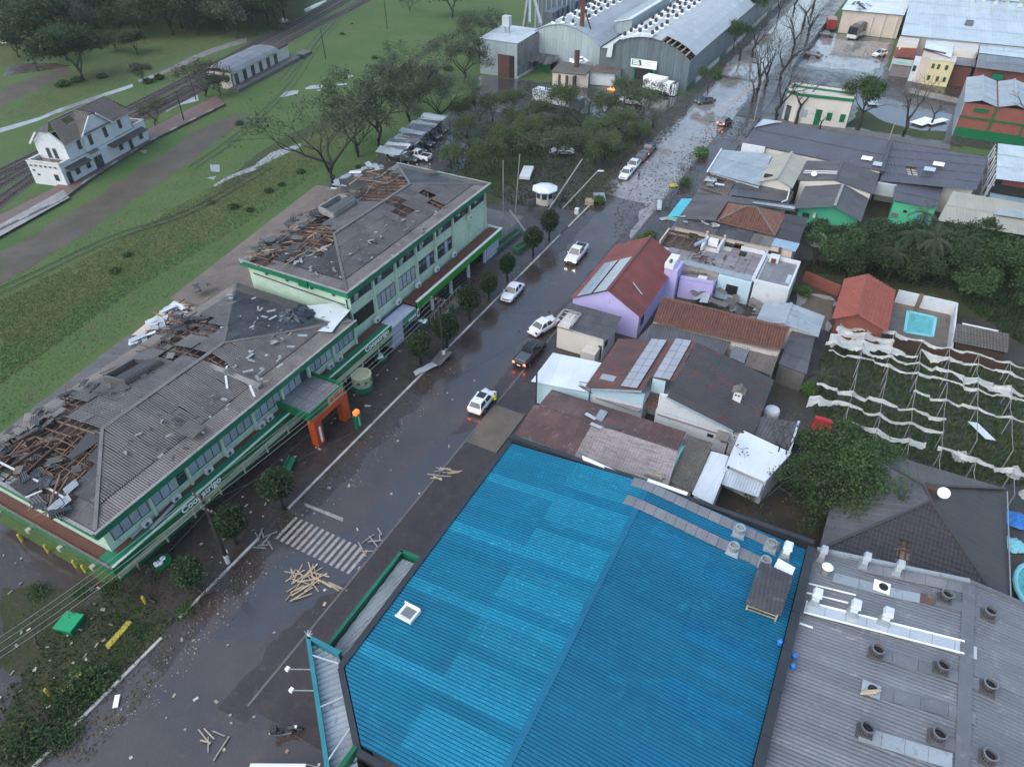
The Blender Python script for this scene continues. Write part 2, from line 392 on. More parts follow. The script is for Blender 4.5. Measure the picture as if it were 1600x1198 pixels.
M('red_roof',(.19,.045,.036),(.125,.034,.03),(.15,.05,.04),rough=.45,sc=.3,fine=.2,rnd=.12)
M('brown_roof',(.095,.042,.036),(.06,.036,.034),(.14,.032,.024),rough=.42,sc=.25,fine=.2,rnd=.12)
M('brown_dark',(.06,.046,.044),(.042,.038,.038),(.11,.03,.024),rough=.4,sc=.2,amt=.6,fine=.22,rnd=.1)
M('clay',(.25,.06,.038),(.17,.043,.03),(.29,.1,.065),rough=.6,sc=1.4,fine=.35)
M('clay_old',(.17,.07,.045),(.095,.05,.036),(.27,.12,.08),rough=.65,sc=1.2,fine=.45)
M('clay_grey',(.15,.135,.115),(.1,.09,.08),(.08,.06,.05),rough=.65,sc=.9,fine=.45)
M('tile_dark',(.038,.036,.038),(.05,.046,.046),rough=.5,sc=.5,fine=.3)
M('purple_roof',(.07,.062,.08),(.06,.053,.068),(.085,.074,.088),rough=.42,sc=.2,fine=.12,rnd=.06)
M('grey_roof',(.085,.085,.088),(.065,.066,.07),(.105,.1,.1),rough=.5,sc=.3,fine=.18,rnd=.1)
M('beige_roof',(.36,.35,.28),(.3,.29,.235),rough=.45,sc=.3,fine=.08,rnd=.06)
M('blue_sheet',(.26,.37,.46),(.2,.3,.38),rough=.4,sc=.5,fine=.1)
M('lobby',(.5,.52,.62),(.42,.44,.54),rough=.5)
M('lilac',(.46,.42,.7),(.4,.36,.62),rough=.55,sc=.4,fine=.08)
M('cream',(.54,.47,.4),(.46,.4,.35),(.38,.33,.29),rough=.6,sc=.4,fine=.1)
M('cream_pale',(.56,.53,.48),(.48,.46,.42),rough=.6,sc=.4,fine=.08)
M('white_wall',(.6,.63,.66),(.5,.53,.56),(.4,.41,.43),rough=.6,sc=.35,fine=.08)
M('bluish_wall',(.46,.62,.68),(.4,.53,.6),rough=.55,sc=.35,fine=.07)
M('jade',(.08,.46,.27),(.07,.4,.235),rough=.55,sc=.4,fine=.07)
M('aqua',(.2,.5,.42),(.16,.42,.36),rough=.55,sc=.4,fine=.08)
M('brick_orange',(.22,.07,.048),(.17,.056,.04),(.13,.05,.04),rough=.65,sc=.5,fine=.18)
M('slab_pink',(.24,.21,.22),(.18,.16,.168),(.14,.125,.13),rough=.45,r2=.25,sc=.5,fine=.2,rnd=.14)
M('slab_grey',(.2,.205,.215),(.15,.155,.163),rough=.4,r2=.22,sc=.5,fine=.2,rnd=.1)
M('solar',(.27,.35,.42),(.24,.31,.38),rough=.1,spec=.8,sc=.3,rnd=.05)
M('solar_grey',(.31,.33,.36),(.28,.3,.33),rough=.12,spec=.8,sc=.3,rnd=.06)
M('tyre',(.012,.012,.012),rough=.8)
M('rim',(.35,.36,.37),rough=.35,metal=.7)
M('car_glass',(.015,.02,.025),rough=.05,spec=.8)
M('car_white',(.68,.7,.72),rough=.22)
M('car_black',(.022,.024,.028),rough=.15)
M('car_silver',(.3,.31,.33),rough=.25,metal=.4)
M('car_grey',(.09,.1,.115),rough=.2,metal=.2)
M('car_red',(.22,.02,.018),rough=.25)
M('trim_black',(.015,.015,.016),rough=.5)
M('lamp_clear',(.6,.62,.62),rough=.15)
M('lamp_red',(.25,.01,.01),rough=.2)
M('lamp_on',(1,.86,.62),emit=22)
M('tail_on',(1,.06,.03),emit=11)
M('bark',(.05,.04,.033),(.032,.027,.023),rough=.85,sc=2,fine=.35)
M('bark_dark',(.028,.023,.02),(.018,.016,.015),rough=.85,sc=2,fine=.35)
M('whitewash',(.6,.6,.58),rough=.7)
M('plastic_film',(.52,.54,.52),(.36,.38,.36),rough=.4,sc=.8,fine=.08).node_tree.nodes['Principled BSDF'].inputs['Alpha'].default_value = .74
M('mud_water',(.27,.262,.26),(.17,.155,.145),(.07,.06,.055),rough=.1,r2=.04,spec=1,sc=.22,amt=.5,fine=.15)  # pale muddy water, colour lightened further to paint the sky sheen
M('red_plastic',(.42,.03,.035),rough=.45)
M('pool_water',(.1,.42,.42),(.07,.34,.36),(.05,.2,.2),rough=.05,sc=.6,spec=.7)
M('pool_rim',(.2,.55,.62),rough=.4)
M('skin',(.3,.17,.11),rough=.55)
M('hi_vis',(.5,.55,.05),rough=.6)
M('cloth_dark',(.02,.022,.03),rough=.8)
M('wire',(.035,.035,.036),rough=.5)
M('pole_grey',(.28,.27,.26),(.2,.2,.19),rough=.7,fine=.15)
M('litter',(.4,.37,.33),(.3,.26,.22),rough=.7,rnd=.4)
M('leaf_litter',(.055,.055,.028),(.07,.05,.03),rough=.8,sc=1)
M('blue_bright',(.02,.16,.5),rough=.4)
M('cyan_sign',(.06,.45,.52),(.05,.38,.46),rough=.4,sc=.5)
M('tarp',(.02,.028,.038),(.035,.045,.055),rough=.3,sc=1.2)
LEAF('leaf_dark',(.028,.056,.024),(.05,.082,.034)); LEAF('leaf_topiary',(.018,.042,.016),(.034,.062,.022))
LEAF('leaf_mid',(.042,.085,.03),(.07,.115,.042)); LEAF('leaf_grey',(.06,.085,.055),(.085,.105,.065)); LEAF('leaf_olive',(.07,.115,.045),(.1,.13,.062))
LEAF('leaf_bright',(.06,.13,.03),(.09,.165,.045)); LEAF('leaf_brown',(.085,.06,.038),(.07,.07,.04))
LEAF('palm_leaf',(.05,.075,.04),(.075,.095,.055)); LEAF('grass_blade',(.085,.15,.05),(.14,.17,.07),.45)
G = MATS
# ---------------------------------------------------------------- ground, roads, water
struct(MB().face([(-3000,-400,0),(3000,-400,0),(3000,4000,0),(-3000,4000,0)]).build('ground','grass'))
def pxpoly(name,pts,z,mat,rag=0,step=2.0,kind='structure',zoom=None):
    q = [P(*(zoom(*p) if zoom else p)) for p in pts]
    q = [(p.x,p.y) for p in q]
    return sheetpoly(name,ragged(q,rag,step) if rag else q,z,mat,kind=kind)
def rect(name,x0,x1,y0,y1,z,mat,rag=0,step=2,kind='structure'):
    q = [(x0,y0),(x1,y0),(x1,y1),(x0,y1)]
    return sheetpoly(name,ragged(q,rag,step) if rag else q,z,mat,kind=kind)
rect('asphalt_crossing',-135,-12,-40,15.3,.012,'asphalt')
rect('road',-38.4,-27.6,15.3,620,.012,'asphalt')
rect('road_edge',-38,-35.6,12,100,.015,'asphalt_edge',.45,1.3); rect('road_edge',-29.8,-27.5,12,140,.015,'asphalt_edge',.4,1.3); rect('road_edge',-60,-42,-5,14,.015,'asphalt_edge',.9,2)
rect('road_crossing_far',-27.6,60,138.5,151.5,.012,'asphalt')
rect('yard',-26,60,12,138,.006,'soil')
rect('back_garden',-2.5,60,92,112,.01,'garden',1.2)
rect('park_ground',-80,-38.2,84,136,.006,'soil',1)
rect('park_lawn',-73,-52,92,118,.012,'garden',1.5)
rect('park_lawn',-60,-40.5,118,133,.012,'garden',1.2)
rect('plaza',-56,-43,80.5,91,.012,'concrete_dark')
pxpoly('warehouse_yard',[(740,175),(752,118),(840,128),(1010,140),(1060,150),(1085,175),(1000,190),(850,178)],.016,'asphalt_lot',.7)
rect('car_park_yard',-75,-63,84,116,.014,'asphalt_lot',.6)
rect('verge',-41,-38.4,96,330,.022,'soil',.5)
rect('wet_lot',-23.5,-4,193,231,.014,'asphalt_lot',.5); rect('muddy_water',-22,-6,196,226,.018,'mud_water',1.2,3)
rect('muddy_water',-37,-28.2,104,176,.018,'mud_water',.5,2); rect('muddy_water',-40,-29.5,178,330,.018,'mud_water',.6,3); pxpoly('muddy_water',[(1000,330),(1045,270),(1050,320),(1010,372),(985,370)],.019,'mud_water',.4,1.5)
rect('roadside_soil',-27.4,-23,155,330,.02,'mud',.4)
rect('corner_yard',-27.4,14,154,205,.008,'pavement_wet'); rect('park_lawn',-6.2,11,156,172,.012,'lawn',.6)
pxpoly('curved_lane',[(1360,146),(1420,165),(1500,181),(1500,205),(1440,205),(1380,190),(1330,160)],.02,'asphalt_lot',.3)
rect('lot_edge',13,40,155,230,.01,'pavement_wet')
# pavements with their kerbs are real steps
def slab(name,x0,x1,y0,y1,h,mat): return struct(MB().box(x0,x1,y0,y1,-.1,h).build(name,mat))
slab('pavement',-45.3,-38.05,28.4,96,.13,'pavement_wet'); slab('pavement',-45.3,-38.05,15.5,24.9,.13,'pavement_wet')
slab('pavement_ramp',-45.3,-38.3,24.9,28.4,.05,'pavement_wet')
slab('pavement',-27.95,-21,13,43.5,.13,'pavement_wet'); slab('pavement',-27.95,-24.5,43.5,49.8,.135,'paving_tan')
slab('pavement',-27.95,-23,49.8,138,.13,'pavement_wet'); slab('pavement',-27.6,-23,152,330,.13,'pavement_wet')
slab('pavement',-23,20,136.2,138.4,.13,'concrete_dark'); slab('pavement',-23,12,151.6,154.5,.12,'concrete_dark')
def kerb_run(x,y0,y1,mat,wdt=.24,L=3.2):
    y = y0; first = None
    while y < y1 - .1:
        e = min(y + L,y1)
        o = struct(MB().box(x - wdt / 2,x + wdt / 2,y,e - .05,-.08,.155).build('kerb',mat)); y = e
kerb_run(-37.92,28.5,88,'kerb_white'); kerb_run(-37.92,15.8,24.8,'kerb_white'); kerb_run(-37.8,-4,14,'kerb_white')
kerb_run(-37.9,91,100,'kerb_white'); kerb_run(-28.05,13,138,'concrete_dark',.2,6)
# island of grass and soil at the crossing
pxpoly('island',[(40,1198),(165,1085),(270,972),(330,915),(300,880),(215,900),(110,960),(20,1090),(-30,1198)],.03,'garden',.3,1.2)
pxpoly('soil_patch',[(0,920),(120,915),(150,990),(60,1060),(0,1050)],.028,'garden',.5,1.2)
for pts in ([(165,1010),(172,1014),(208,974),(201,970)],):
    q = [P(*p) for p in pts]; m = MB().hull8([(p.x,p.y,0) for p in q] + [(p.x,p.y,.2) for p in q]); tag(m.build('yellow_kerb_block','yellow_paint'),'long yellow painted kerb block lying on the grass island','kerb block')
# crossing stripes and the stop line
for k in range(14):
    x = -36.75 + k * .6
    struct(MB().face([(x,25.35,.017),(x + .3,25.35,.017),(x + .3,28.1,.017),(x,28.1,.017)]).build('crossing_stripe','road_paint'))
pxpoly('stop_line',[(475,785),(478,791),(536,815),(536,809)],.017,'road_paint')
pxpoly('road_edge_line',[(1225,96),(1229,98),(1128,175),(1124,172)],.026,'road_paint')
# damp patches, puddles
wet = [[(470,850),(560,830),(600,770),(690,690),(760,660),(735,720),(640,800),(560,900),(470,960),(380,1010),(330,990),(420,890)],
       [(690,600),(740,560),(800,480),(860,430),(840,500),(780,580),(740,630),(700,640)],
       [(1010,300),(1060,240),(1120,200),(1170,190),(1130,240),(1080,280),(1040,330)]]
for p in wet: pxpoly('puddle',p,.016,'asphalt_lot',.5,1)
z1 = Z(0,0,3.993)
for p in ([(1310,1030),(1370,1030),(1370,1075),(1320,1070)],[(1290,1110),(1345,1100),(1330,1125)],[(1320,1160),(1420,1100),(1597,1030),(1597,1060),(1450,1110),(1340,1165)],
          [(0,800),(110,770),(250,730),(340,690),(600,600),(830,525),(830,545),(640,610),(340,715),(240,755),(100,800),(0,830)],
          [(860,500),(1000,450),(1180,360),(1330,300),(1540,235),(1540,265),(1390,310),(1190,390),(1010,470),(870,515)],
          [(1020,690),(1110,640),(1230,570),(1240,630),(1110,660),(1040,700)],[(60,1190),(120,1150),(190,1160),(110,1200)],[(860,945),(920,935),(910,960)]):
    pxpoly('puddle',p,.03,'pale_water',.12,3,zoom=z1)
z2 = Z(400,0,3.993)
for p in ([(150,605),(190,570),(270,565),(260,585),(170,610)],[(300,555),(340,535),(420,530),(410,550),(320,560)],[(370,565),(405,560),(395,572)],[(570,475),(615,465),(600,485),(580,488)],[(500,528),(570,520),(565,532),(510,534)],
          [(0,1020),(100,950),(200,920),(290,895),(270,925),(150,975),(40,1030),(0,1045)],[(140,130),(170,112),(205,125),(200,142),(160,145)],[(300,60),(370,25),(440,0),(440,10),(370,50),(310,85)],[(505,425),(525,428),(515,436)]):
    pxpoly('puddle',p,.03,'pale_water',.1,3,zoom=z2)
pxpoly('gravel_track',[(0,395),(100,338),(230,258),(320,198),(365,180),(392,180),(310,245),(170,340),(60,410),(0,445)],.012,'gravel',.5)
pxpoly('dirt_track',[(0,140),(60,118),(110,104),(112,114),(60,140),(0,167)],.012,'gravel',.5)
pxpoly('dirt_track',[(0,120),(20,100),(75,98),(110,104),(60,112)],.013,'mud',.6)
pxpoly('dirt_track',[(345,285),(440,215),(560,170),(600,130),(680,60),(690,64),(610,140),(570,178),(450,228),(350,296)],.013,'earth',.6)
pxpoly('rough_strip',[(0,470),(150,395),(300,310),(420,240),(500,180),(600,160),(520,230),(400,320),(200,440),(0,560)],.012,'grass_wild',1.2)
pxpoly('rough_strip',[(0,190),(110,110),(250,75),(420,25),(330,70),(200,125),(60,180)],.01,'grass_wild',1.2)
# railway
def poly3(pts,n=8):
    q = [P(*p) for p in pts]; out = []
    for i in range(len(q) - 1):
        p0,p1,p2,p3 = q[max(i - 1,0)],q[i],q[i + 1],q[min(i + 2,len(q) - 1)]
        for k in range(n):
            t = k / n; out.append(.5 * ((2 * p1) + (p2 - p0) * t + (2 * p0 - 5 * p1 + 4 * p2 - p3) * t * t + (3 * p1 - p0 - 3 * p2 + p3) * t ** 3))
    return out + [q[-1]]
def side(pts,d):
    out = []
    for i,p in enumerate(pts):
        t = (pts[min(i + 1,len(pts) - 1)] - pts[max(i - 1,0)]).normalized(); out.append(p + V((t.y,-t.x,0)) * d)
    return out
M('rail',(.08,.07,.065),(.13,.12,.12),rough=.4,metal=.5,sc=2); M('sleeper',(.075,.06,.05),(.05,.043,.038),rough=.8,rnd=.2)
def track(pts,label,bal=1.7):
    q = poly3(pts)
    if bal: struct(MB().strip([[p + V((0,0,.035)) for p in side(q,-bal)],[p + V((0,0,.035)) for p in side(q,bal)]]).build('ballast','ballast'))
    t = thing('railway_track',label,'railway track',q[len(q) // 2],group='railway tracks behind the station')
    for s in (-.72,.72): MB().tube([p + V((0,0,.2)) for p in side(q,s)],.07,4).build('rail','rail',t)
    if not bal: return
    me = None; acc = 0; last = q[0]; n = 0; rest = MB()
    for i in range(1,len(q)):
        a,b = q[i - 1],q[i]; L = (b - a).length; d = (b - a).normalized(); s = acc
        while s < L:
            c = a + d * s; nv = V((d.y,-d.x,0))
            if n < 110:
                m = MB().bar(c - nv * 1.25 + V((0,0,.09)),c + nv * 1.25 + V((0,0,.09)),.26,.14)
                if me is None: o = m.build('sleeper','sleeper',t); me = o; base = d.copy()
                else:
                    o = me.copy(); C.objects.link(o); o.location = c; o.rotation_euler.z = math.atan2(d.y,d.x) - math.atan2(base.y,base.x)
                    o.matrix_parent_inverse = wm(t).inverted()
            else: rest.bar(c - nv * 1.25 + V((0,0,.09)),c + nv * 1.25 + V((0,0,.09)),.26,.14)
            n += 1; s += .75
        acc = s - L
    if rest.v: rest.build('sleeper_remainder','sleeper',t,kind='stuff')
track([(-40,345),(30,292),(120,232),(250,172),(330,130),(430,74),(500,37),(560,8),(610,-20)],'nearest railway track running past the white station')
track([(-40,312),(45,262),(200,186),(280,145),(400,78),(480,36),(530,8),(580,-22)],'second railway track between the station and the far trees')
track([(-40,290),(60,240),(200,170),(300,120),(410,62),(480,26),(540,-8)],'third railway track beside the pale flooded lane')
track([(300,264),(360,222),(410,178),(455,132),(490,78),(515,45),(545,15),(585,-15)],'thin branch track curving through the green field',0)
track([(440,128),(470,92),(500,55),(530,25),(570,-8)],'short siding joining the branch track',0)
track([(-30,470),(60,428),(180,372),(300,330),(420,262)],'overgrown track in the weeds of the near field',0)

pxpoly('woodland_floor',[(-60,118),(110,78),(240,70),(330,72),(470,30),(520,-60),(-60,-60)],.008,'grass_wild',1.5)
# ---------------------------------------------------------------- the long cooperative building, its roofs torn open by the storm
def poly_px(zoom,pts): return [zoom(*p) for p in pts]
z5 = Z(330,240,3.328); z6 = Z(0,540,3.3275); z7 = Z(300,380,3.5225); z4 = Z(200,420,5.99); zz2 = Z(0,640,4.992)
def pt_in(holes,p):
    x,y = pix(p); return any(inside(h,x,y) for h in holes)
def lattice(par,pts,holes,du=1.1,dv=.95,mat=None,off=.1,wr=(.09,.16),wp=(.07,.06)):
    """rafters and purlins under a roof plane, wherever the sheets are gone"""
    mat = mat or 'timber'
    pts = [V(p) for p in pts]; n = V((0,0,0))
    for i in range(len(pts)): n += pts[i].cross(pts[(i + 1) % len(pts)])
    n.normalize(); n = n if n.z > 0 else -n
    u = (pts[1] - pts[0]); u = (u - n * u.dot(n)).normalized(); v = n.cross(u); o = pts[0]
    Q = [((p - o).dot(u),(p - o).dot(v)) for p in pts]
    if sum(q[1] for q in Q) < 0: v = -v; Q = [(a,-b) for a,b in Q]
    us = [q[0] for q in Q]; vs = [q[1] for q in Q]
    for axis in (0,1):
        lo,hi,step = (min(us),max(us),du) if axis == 0 else (min(vs),max(vs),dv)
        a0,a1 = (min(vs),max(vs)) if axis == 0 else (min(us),max(us))
        k = lo + step / 2
        while k < hi:
            run = []; t = a0
            while t <= a1 + .2:
                p2 = (k,t) if axis == 0 else (t,k)
                p = o + u * p2[0] + v * p2[1]
                if inside(Q,*p2) and pt_in(holes,p): run.append(p)
                else:
                    if len(run) > 2 and R() < .93:
                        d = n * (off + (.1 if axis == 0 else 0)); e = (run[-1] - run[0]).normalized() * .3; j = V((U(-.05,.05),U(-.05,.05),U(-.1,.02)))
                        MB().bar(run[0] - d - e,run[-1] - d + e + j,*(wr if axis == 0 else wp)).build('rafter' if axis == 0 else 'purlin',mat,par)
                    run = []
                t += .3
            k += step
def scatter_timber(par,hole,zf,n,name='broken_timber',L=(1,3.6),mats=('timber','timber_dark','timber'),w_=.1,up=.5):
    xs = [p[0] for p in hole]; ys = [p[1] for p in hole]; k = 0; t = 0
    while k < n and t < n * 20:
        t += 1; x,y = U(min(xs),max(xs)),U(min(ys),max(ys))
        if not inside(hole,x,y): continue
        c = P(x,y,zf); a = random.choice((U(0,math.pi),random.gauss(.15,.25),random.gauss(math.pi / 2,.25))); l = U(*L); d = V((math.cos(a),math.sin(a),U(-.2,.25))) * l / 2
        c.z += U(-.3,up); MB().bar(c - d,c + d,w_ * U(.7,1.5),w_ * U(.5,1)).build(name,G[random.choice(mats)],par); k += 1
def loose_sheets(par,hole,zf,n,mat,name='torn_sheet',size=(.5,1.6)):
    xs = [p[0] for p in hole]; ys = [p[1] for p in hole]; k = 0; t = 0
    while k < n and t < n * 20:
        t += 1; x,y = U(min(xs),max(xs)),U(min(ys),max(ys))
        if not inside(hole,x,y): continue
        c = P(x,y,zf); c.z += U(.0,.45); a = U(0,6.3); e = V((math.cos(a),math.sin(a),U(-.25,.25))).normalized(); f = V((-math.sin(a),math.cos(a),U(-.25,.25))).normalized()
        A,B = U(*size),U(.5,.9); m = MB(); rows = []; nn = V((0,0,1))
        for i in range(9):
            s = (i / 8 - .5) * B; h = nn * (.03 * (-1) ** i); rows.append([c - e * A / 2 + f * s + h,c + e * A / 2 + f * s + h + nn * U(-.03,.03)])
        m.strip(rows).build(name,mat,par); k += 1
# ---- low block
LB = thing('cooperative_building','long low mint green office block with hipped grey roof torn open near end','building',(-52,32,0))
EX,RX,BX,y0,y1,ze,zr = -43.95,-51.3,-60.9,15.8,47.9,7.0,8.7
ry0,ry1 = 23.0,36.9
MB().box(-60,-44.85,16.55,48.5,0,6.4).build('wall','mint',LB)
MB().box(-59.8,-45.2,16.9,48.3,6.42,6.7).build('attic_floor','rubble',LB)
LH = [poly_px(zz2,[(0,300),(150,190),(330,80),(480,0),(620,40),(700,130),(830,140),(820,250),(740,330),(640,470),(660,540),(520,560),(420,620),(250,590),(80,470),(0,400)]),
      poly_px(zz2,[(190,690),(330,630),(520,700),(590,745),(470,840),(330,780)]),
      poly_px(zz2,[(0,560),(40,600),(110,510),(60,480),(0,460)]),
      poly_px(z6,[(370,300),(420,290),(545,322),(525,338)]),poly_px(z6,[(300,268),(345,250),(400,285),(340,305)]),poly_px(z6,[(420,205),(450,180),(500,195),(470,225)]),poly_px(z6,[(470,228),(520,235),(610,270),(580,285)]),
      poly_px(z6,[(540,165),(600,120),(640,125),(620,190)]),
      poly_px(z4,[(330,560),(560,420),(780,490),(770,515),(640,500),(870,560),(860,620),(700,640),(640,600),(520,640),(360,700)]),
      poly_px(z4,[(200,760),(330,700),(560,740),(740,760),(560,830),(330,830)]),
      poly_px(z4,[(720,830),(830,800),(1290,1030),(1230,1080)]),poly_px(z4,[(950,640),(1000,625),(1030,650),(990,670)]),poly_px(z4,[(890,705),(1000,700),(950,740)]),
      poly_px(z4,[(0,810),(90,850),(60,885),(0,880)]),poly_px(zz2,[(925,535),(965,530),(955,556)])]
sk = 1.75; zs = ze + sk * (zr - ze) / (EX - RX)
def hip(par,ex,bx,ya,yb,ze,zr,rx,ra,rb,sk,mat,skmat,holes,pitch=.23,jit=.012,w_=1.1):
    f = sk / abs(ex - rx); zs = ze + (zr - ze) * f
    ix,jx,ia,ib = ex - sk,bx + sk,ya + sk,yb - sk
    planes = [[(ix,ia,zs),(ix,ib,zs),(rx,rb,zr),(rx,ra,zr)],[(jx,ia,zs),(jx,ib,zs),(rx,rb,zr),(rx,ra,zr)],
              [(ix,ia,zs),(jx,ia,zs),(rx,ra,zr)],[(ix,ib,zs),(jx,ib,zs),(rx,rb,zr)]]
    for p in planes:
        roof(par,p,mat,w=w_,L=2.3,pitch=pitch,holes=holes,jit=jit); lattice(par,p,holes)
    skirts = [[(ex,ya,ze),(ex,yb,ze),(ix,ib,zs),(ix,ia,zs)],[(bx,ya,ze),(bx,yb,ze),(jx,ib,zs),(jx,ia,zs)],
              [(ex,ya,ze),(bx,ya,ze),(jx,ia,zs),(ix,ia,zs)],[(ex,yb,ze),(bx,yb,ze),(jx,ib,zs),(ix,ib,zs)]]
    for s in skirts:
        q = [(a,b,c - .05) for a,b,c in s]; roof(par,q,skmat,w=1.3,L=2.4,pitch=pitch,holes=holes,jit=.006,name='eave_sheet'); lattice(par,q,holes,mat='timber_dark')
    MB().bar((rx,ra,zr + .1),(rx,rb,zr + .1),.4,.06).build('ridge_cap','fibre_pale',par)
    for a,b in (((ex,ya,ze),(rx,ra,zr)),((ex,yb,ze),(rx,rb,zr)),((bx,yb,ze),(rx,rb,zr))):
        a,b = V(a),V(b); MB().bar(a.lerp(b,.02) + V((0,0,.1)),b + V((0,0,.1)),.3,.06).build('hip_cap','fibre_pale',par)
hip(LB,EX,BX,y0,y1,ze,zr,RX,ry0,ry1,sk,'fibre','fibre_pale',LH,jit=.016)
MB().box(EX + .02,EX + .14,y0 - .1,48.0,6.4,7.06).build('fascia','green_trim',LB)
MB().box(EX - .06,EX + .2,y0 - .1,48.0,7.06,7.14).build('gutter','concrete',LB)
MB().box(BX,EX + .01,y0 - .14,y0 - .02,6.4,7.06).build('fascia','green_trim',LB)
MB().box(BX,EX,y0 - .2,y0 + .04,7.065,7.15).build('gutter','concrete',LB)
MB().box(BX,EX,y0,16.5,6.3,6.39).build('soffit','white_paint',LB); MB().box(-44.8,EX,16.6,48,6.3,6.38).build('soffit','mint',LB)
# big timbers, torn sheets and rubble in the openings
for h,n,m in ((LH[0],60,34),(LH[1],10,8),(LH[8],26,22),(LH[9],24,18),(LH[3],3,1),(LH[4],3,2),(LH[5],3,1),(LH[6],4,3),(LH[7],3,1)):
    scatter_timber(LB,h,7.2,n); loose_sheets(LB,h,7.35,m,'fibre')
for a,b in (((0,385),(330,270)),((330,270),(650,190)),((100,440),(330,290)),((200,500),(500,230)),((70,365),(240,310)),((110,265),(300,160))):
    p,q = P(*zz2(*a),7.5),P(*zz2(*b),7.9); MB().bar(p,q,.2,.28).build('broken_truss','timber_dark',LB)
for a,b in (((0,410),(300,560)),((360,600),(520,700)),((200,685),(330,630))): MB().bar(P(*zz2(*a),7.4),P(*zz2(*b),7.4),.16,.1).build('white_batten','white_frame',LB)
m = MB(); q = [P(*zz2(*a),8.3) for a in ((830,145),(700,165),(530,360),(560,390),(700,300),(800,230))]; m.prism(q,(0,0,.06)).build('torn_sheet','tile_dark',LB)
roof(LB,[P(*zz2(*a),7.25) for a in ((70,590),(190,680),(440,530),(300,480))],'fibre',w=1.2,L=3,jit=.05,name='fallen_sheet')
for a in ((540,640),(480,760),(420,790)):
    c = P(*zz2(*a),7.5); roof(LB,[c + V((-.3,-.2,.3)),c + V((.3,-.35,.1)),c + V((.5,.7,.4)),c + V((-.1,.9,.6))],'zinc_pale',w=2,L=3,name='torn_sheet')
# the pale beam of the fire wall and the props that fell from it
b0,b1 = P(*z4(690,880),8.5),P(*z4(1235,1100),7.4); MB().bar(b0,b1,.55,.3).build('fire_wall_coping','concrete',LB)
for a,b in (((915,1000),(930,1120)),((1140,1090),(1185,1198)),((930,910),(890,1000))): MB().bar(P(*z4(*a),8.1),P(*z4(*b),7.8),.2,.12).build('fallen_batten','white_frame',LB)
c = P(297,670,8.0); roof(LB,[c + V((-.7,-.8,0)),c + V((.9,-.7,-.25)),c + V((.8,.9,-.2)),c + V((-.8,.7,.1))],'fibre_pale',w=2,L=3,name='fallen_sheet')
def roof_box(par,base,z0,h,mats):   # open concrete lantern on the roof
    q = [V((p.x,p.y,z0)) for p in base]; t = thing_part = MB()
    for i in range(4):
        a,b = q[i],q[(i + 1) % 4]; d = (b - a).normalized(); nrm = V((d.y,-d.x,0)) * .1
        t.hull8([a + nrm,b + nrm,b - nrm,a - nrm] + [p + V((0,0,h)) for p in (a + nrm,b + nrm,b - nrm,a - nrm)])
    o = t.build('roof_lantern',mats[0],par)
    MB().face([p + V((0,0,.25)) for p in q]).build('lantern_floor','rubble',o)
    MB().prism([q[0] + V((0,0,h)),q[1] + V((0,0,h)),q[1].lerp(q[2],.45) + V((0,0,h)),q[0].lerp(q[3],.45) + V((0,0,h))],(0,0,.06)).build('lantern_lid',mats[1],o)
roof_box(LB,[P(*z6(*a),8.4) for a in ((655,190),(840,85),(700,75),(540,165))],7.75,.9,('concrete_dark','fibre'))
# windows, air conditioners
yy = 17.1; wi = 0
while yy < 47:
    n = 4 if wi % 3 else 3; e = min(yy + 3.55,48.2)
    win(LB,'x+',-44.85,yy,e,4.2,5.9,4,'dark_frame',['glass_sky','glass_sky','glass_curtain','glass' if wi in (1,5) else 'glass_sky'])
    MB().box(-44.85,-44.62,e + .08,e + .34,3.45,6.28).build('pilaster','mint',LB)
    l = MB().box(-44.6,-44.2,e + .0,e + .3,5.95,6.15); l.build('wall_lamp','beige_band',LB)
    yy = e + .42; wi += 1
def ac(x,y,z,s=1,par=None,lab=None):
    a = thing('air_conditioner',lab or 'white air conditioner unit on the canopy against the mint green wall','air conditioner',(x,y,z),group='air conditioners along the canopy')
    MB().box(x,x + .36,y - .4,y + .4,z,z + .55).build('casing','white_frame',a)
    k = MB(); k.tube([(x + .36,y - .08,z + .27),(x + .38,y - .08,z + .27)],.19,12).build('fan_grille','zinc_dark',a)
    return a
nth = lambda k: str(k) + {1: 'st',2: 'nd',3: 'rd'}.get(k if k < 20 else k % 10,'th')
for k,y in enumerate((19.8,22.9,26.6,29.1,33.3,34.4,43.7,45.2)): ac(-44.75,y,3.42,lab='white air conditioner on the green canopy, ' + nth(k + 1) + ' from the near end')
# canopy round the block
CN = thing('green_canopy','long green marquee canopy with beige band and white lettering along the low block','canopy',(-44,34,0))
MB().box(-45.3,-43.42,15.5,53,3.28,3.4).build('deck','green_trim',CN); MB().box(-45.3,-44.4,16.7,53,3.404,3.44).build('deck_stain','rust_wall',CN)
MB().box(-43.42,-43.3,15.45,53,2.75,3.6).build('fascia','green_sign',CN); MB().box(-43.47,-43.25,15.45,53,3.6,3.66).build('fascia_coping','mint',CN)
MB().box(-43.41,-43.2,15.5,35,2.2,2.74).build('lower_band','beige_band',CN); MB().box(-43.41,-43.2,42.3,52.9,2.2,2.74).build('lower_band','beige_band',CN)
MB().box(-43.4,-43.28,15.5,35,1.75,2.19).build('valance','green_sign',CN); MB().box(-43.4,-43.28,42.3,52.9,1.75,2.19).build('valance','green_sign',CN)
for y in range(17,52,3):
    if not 35 < y < 42: MB().box(-43.25,-43.08,y,y + .12,1.7,2.78).build('bracket','beige_band',CN)
MB().box(-62,-43.3,15.33,15.45,2.55,3.5).build('fascia','green_sign',CN); MB().box(-62,-43.3,15.29,15.49,3.5,3.55).build('fascia_coping','clay_grey',CN)
MB().box(-62,-45.31,15.46,16.52,3.1,3.3).build('deck','rust_wall',CN)
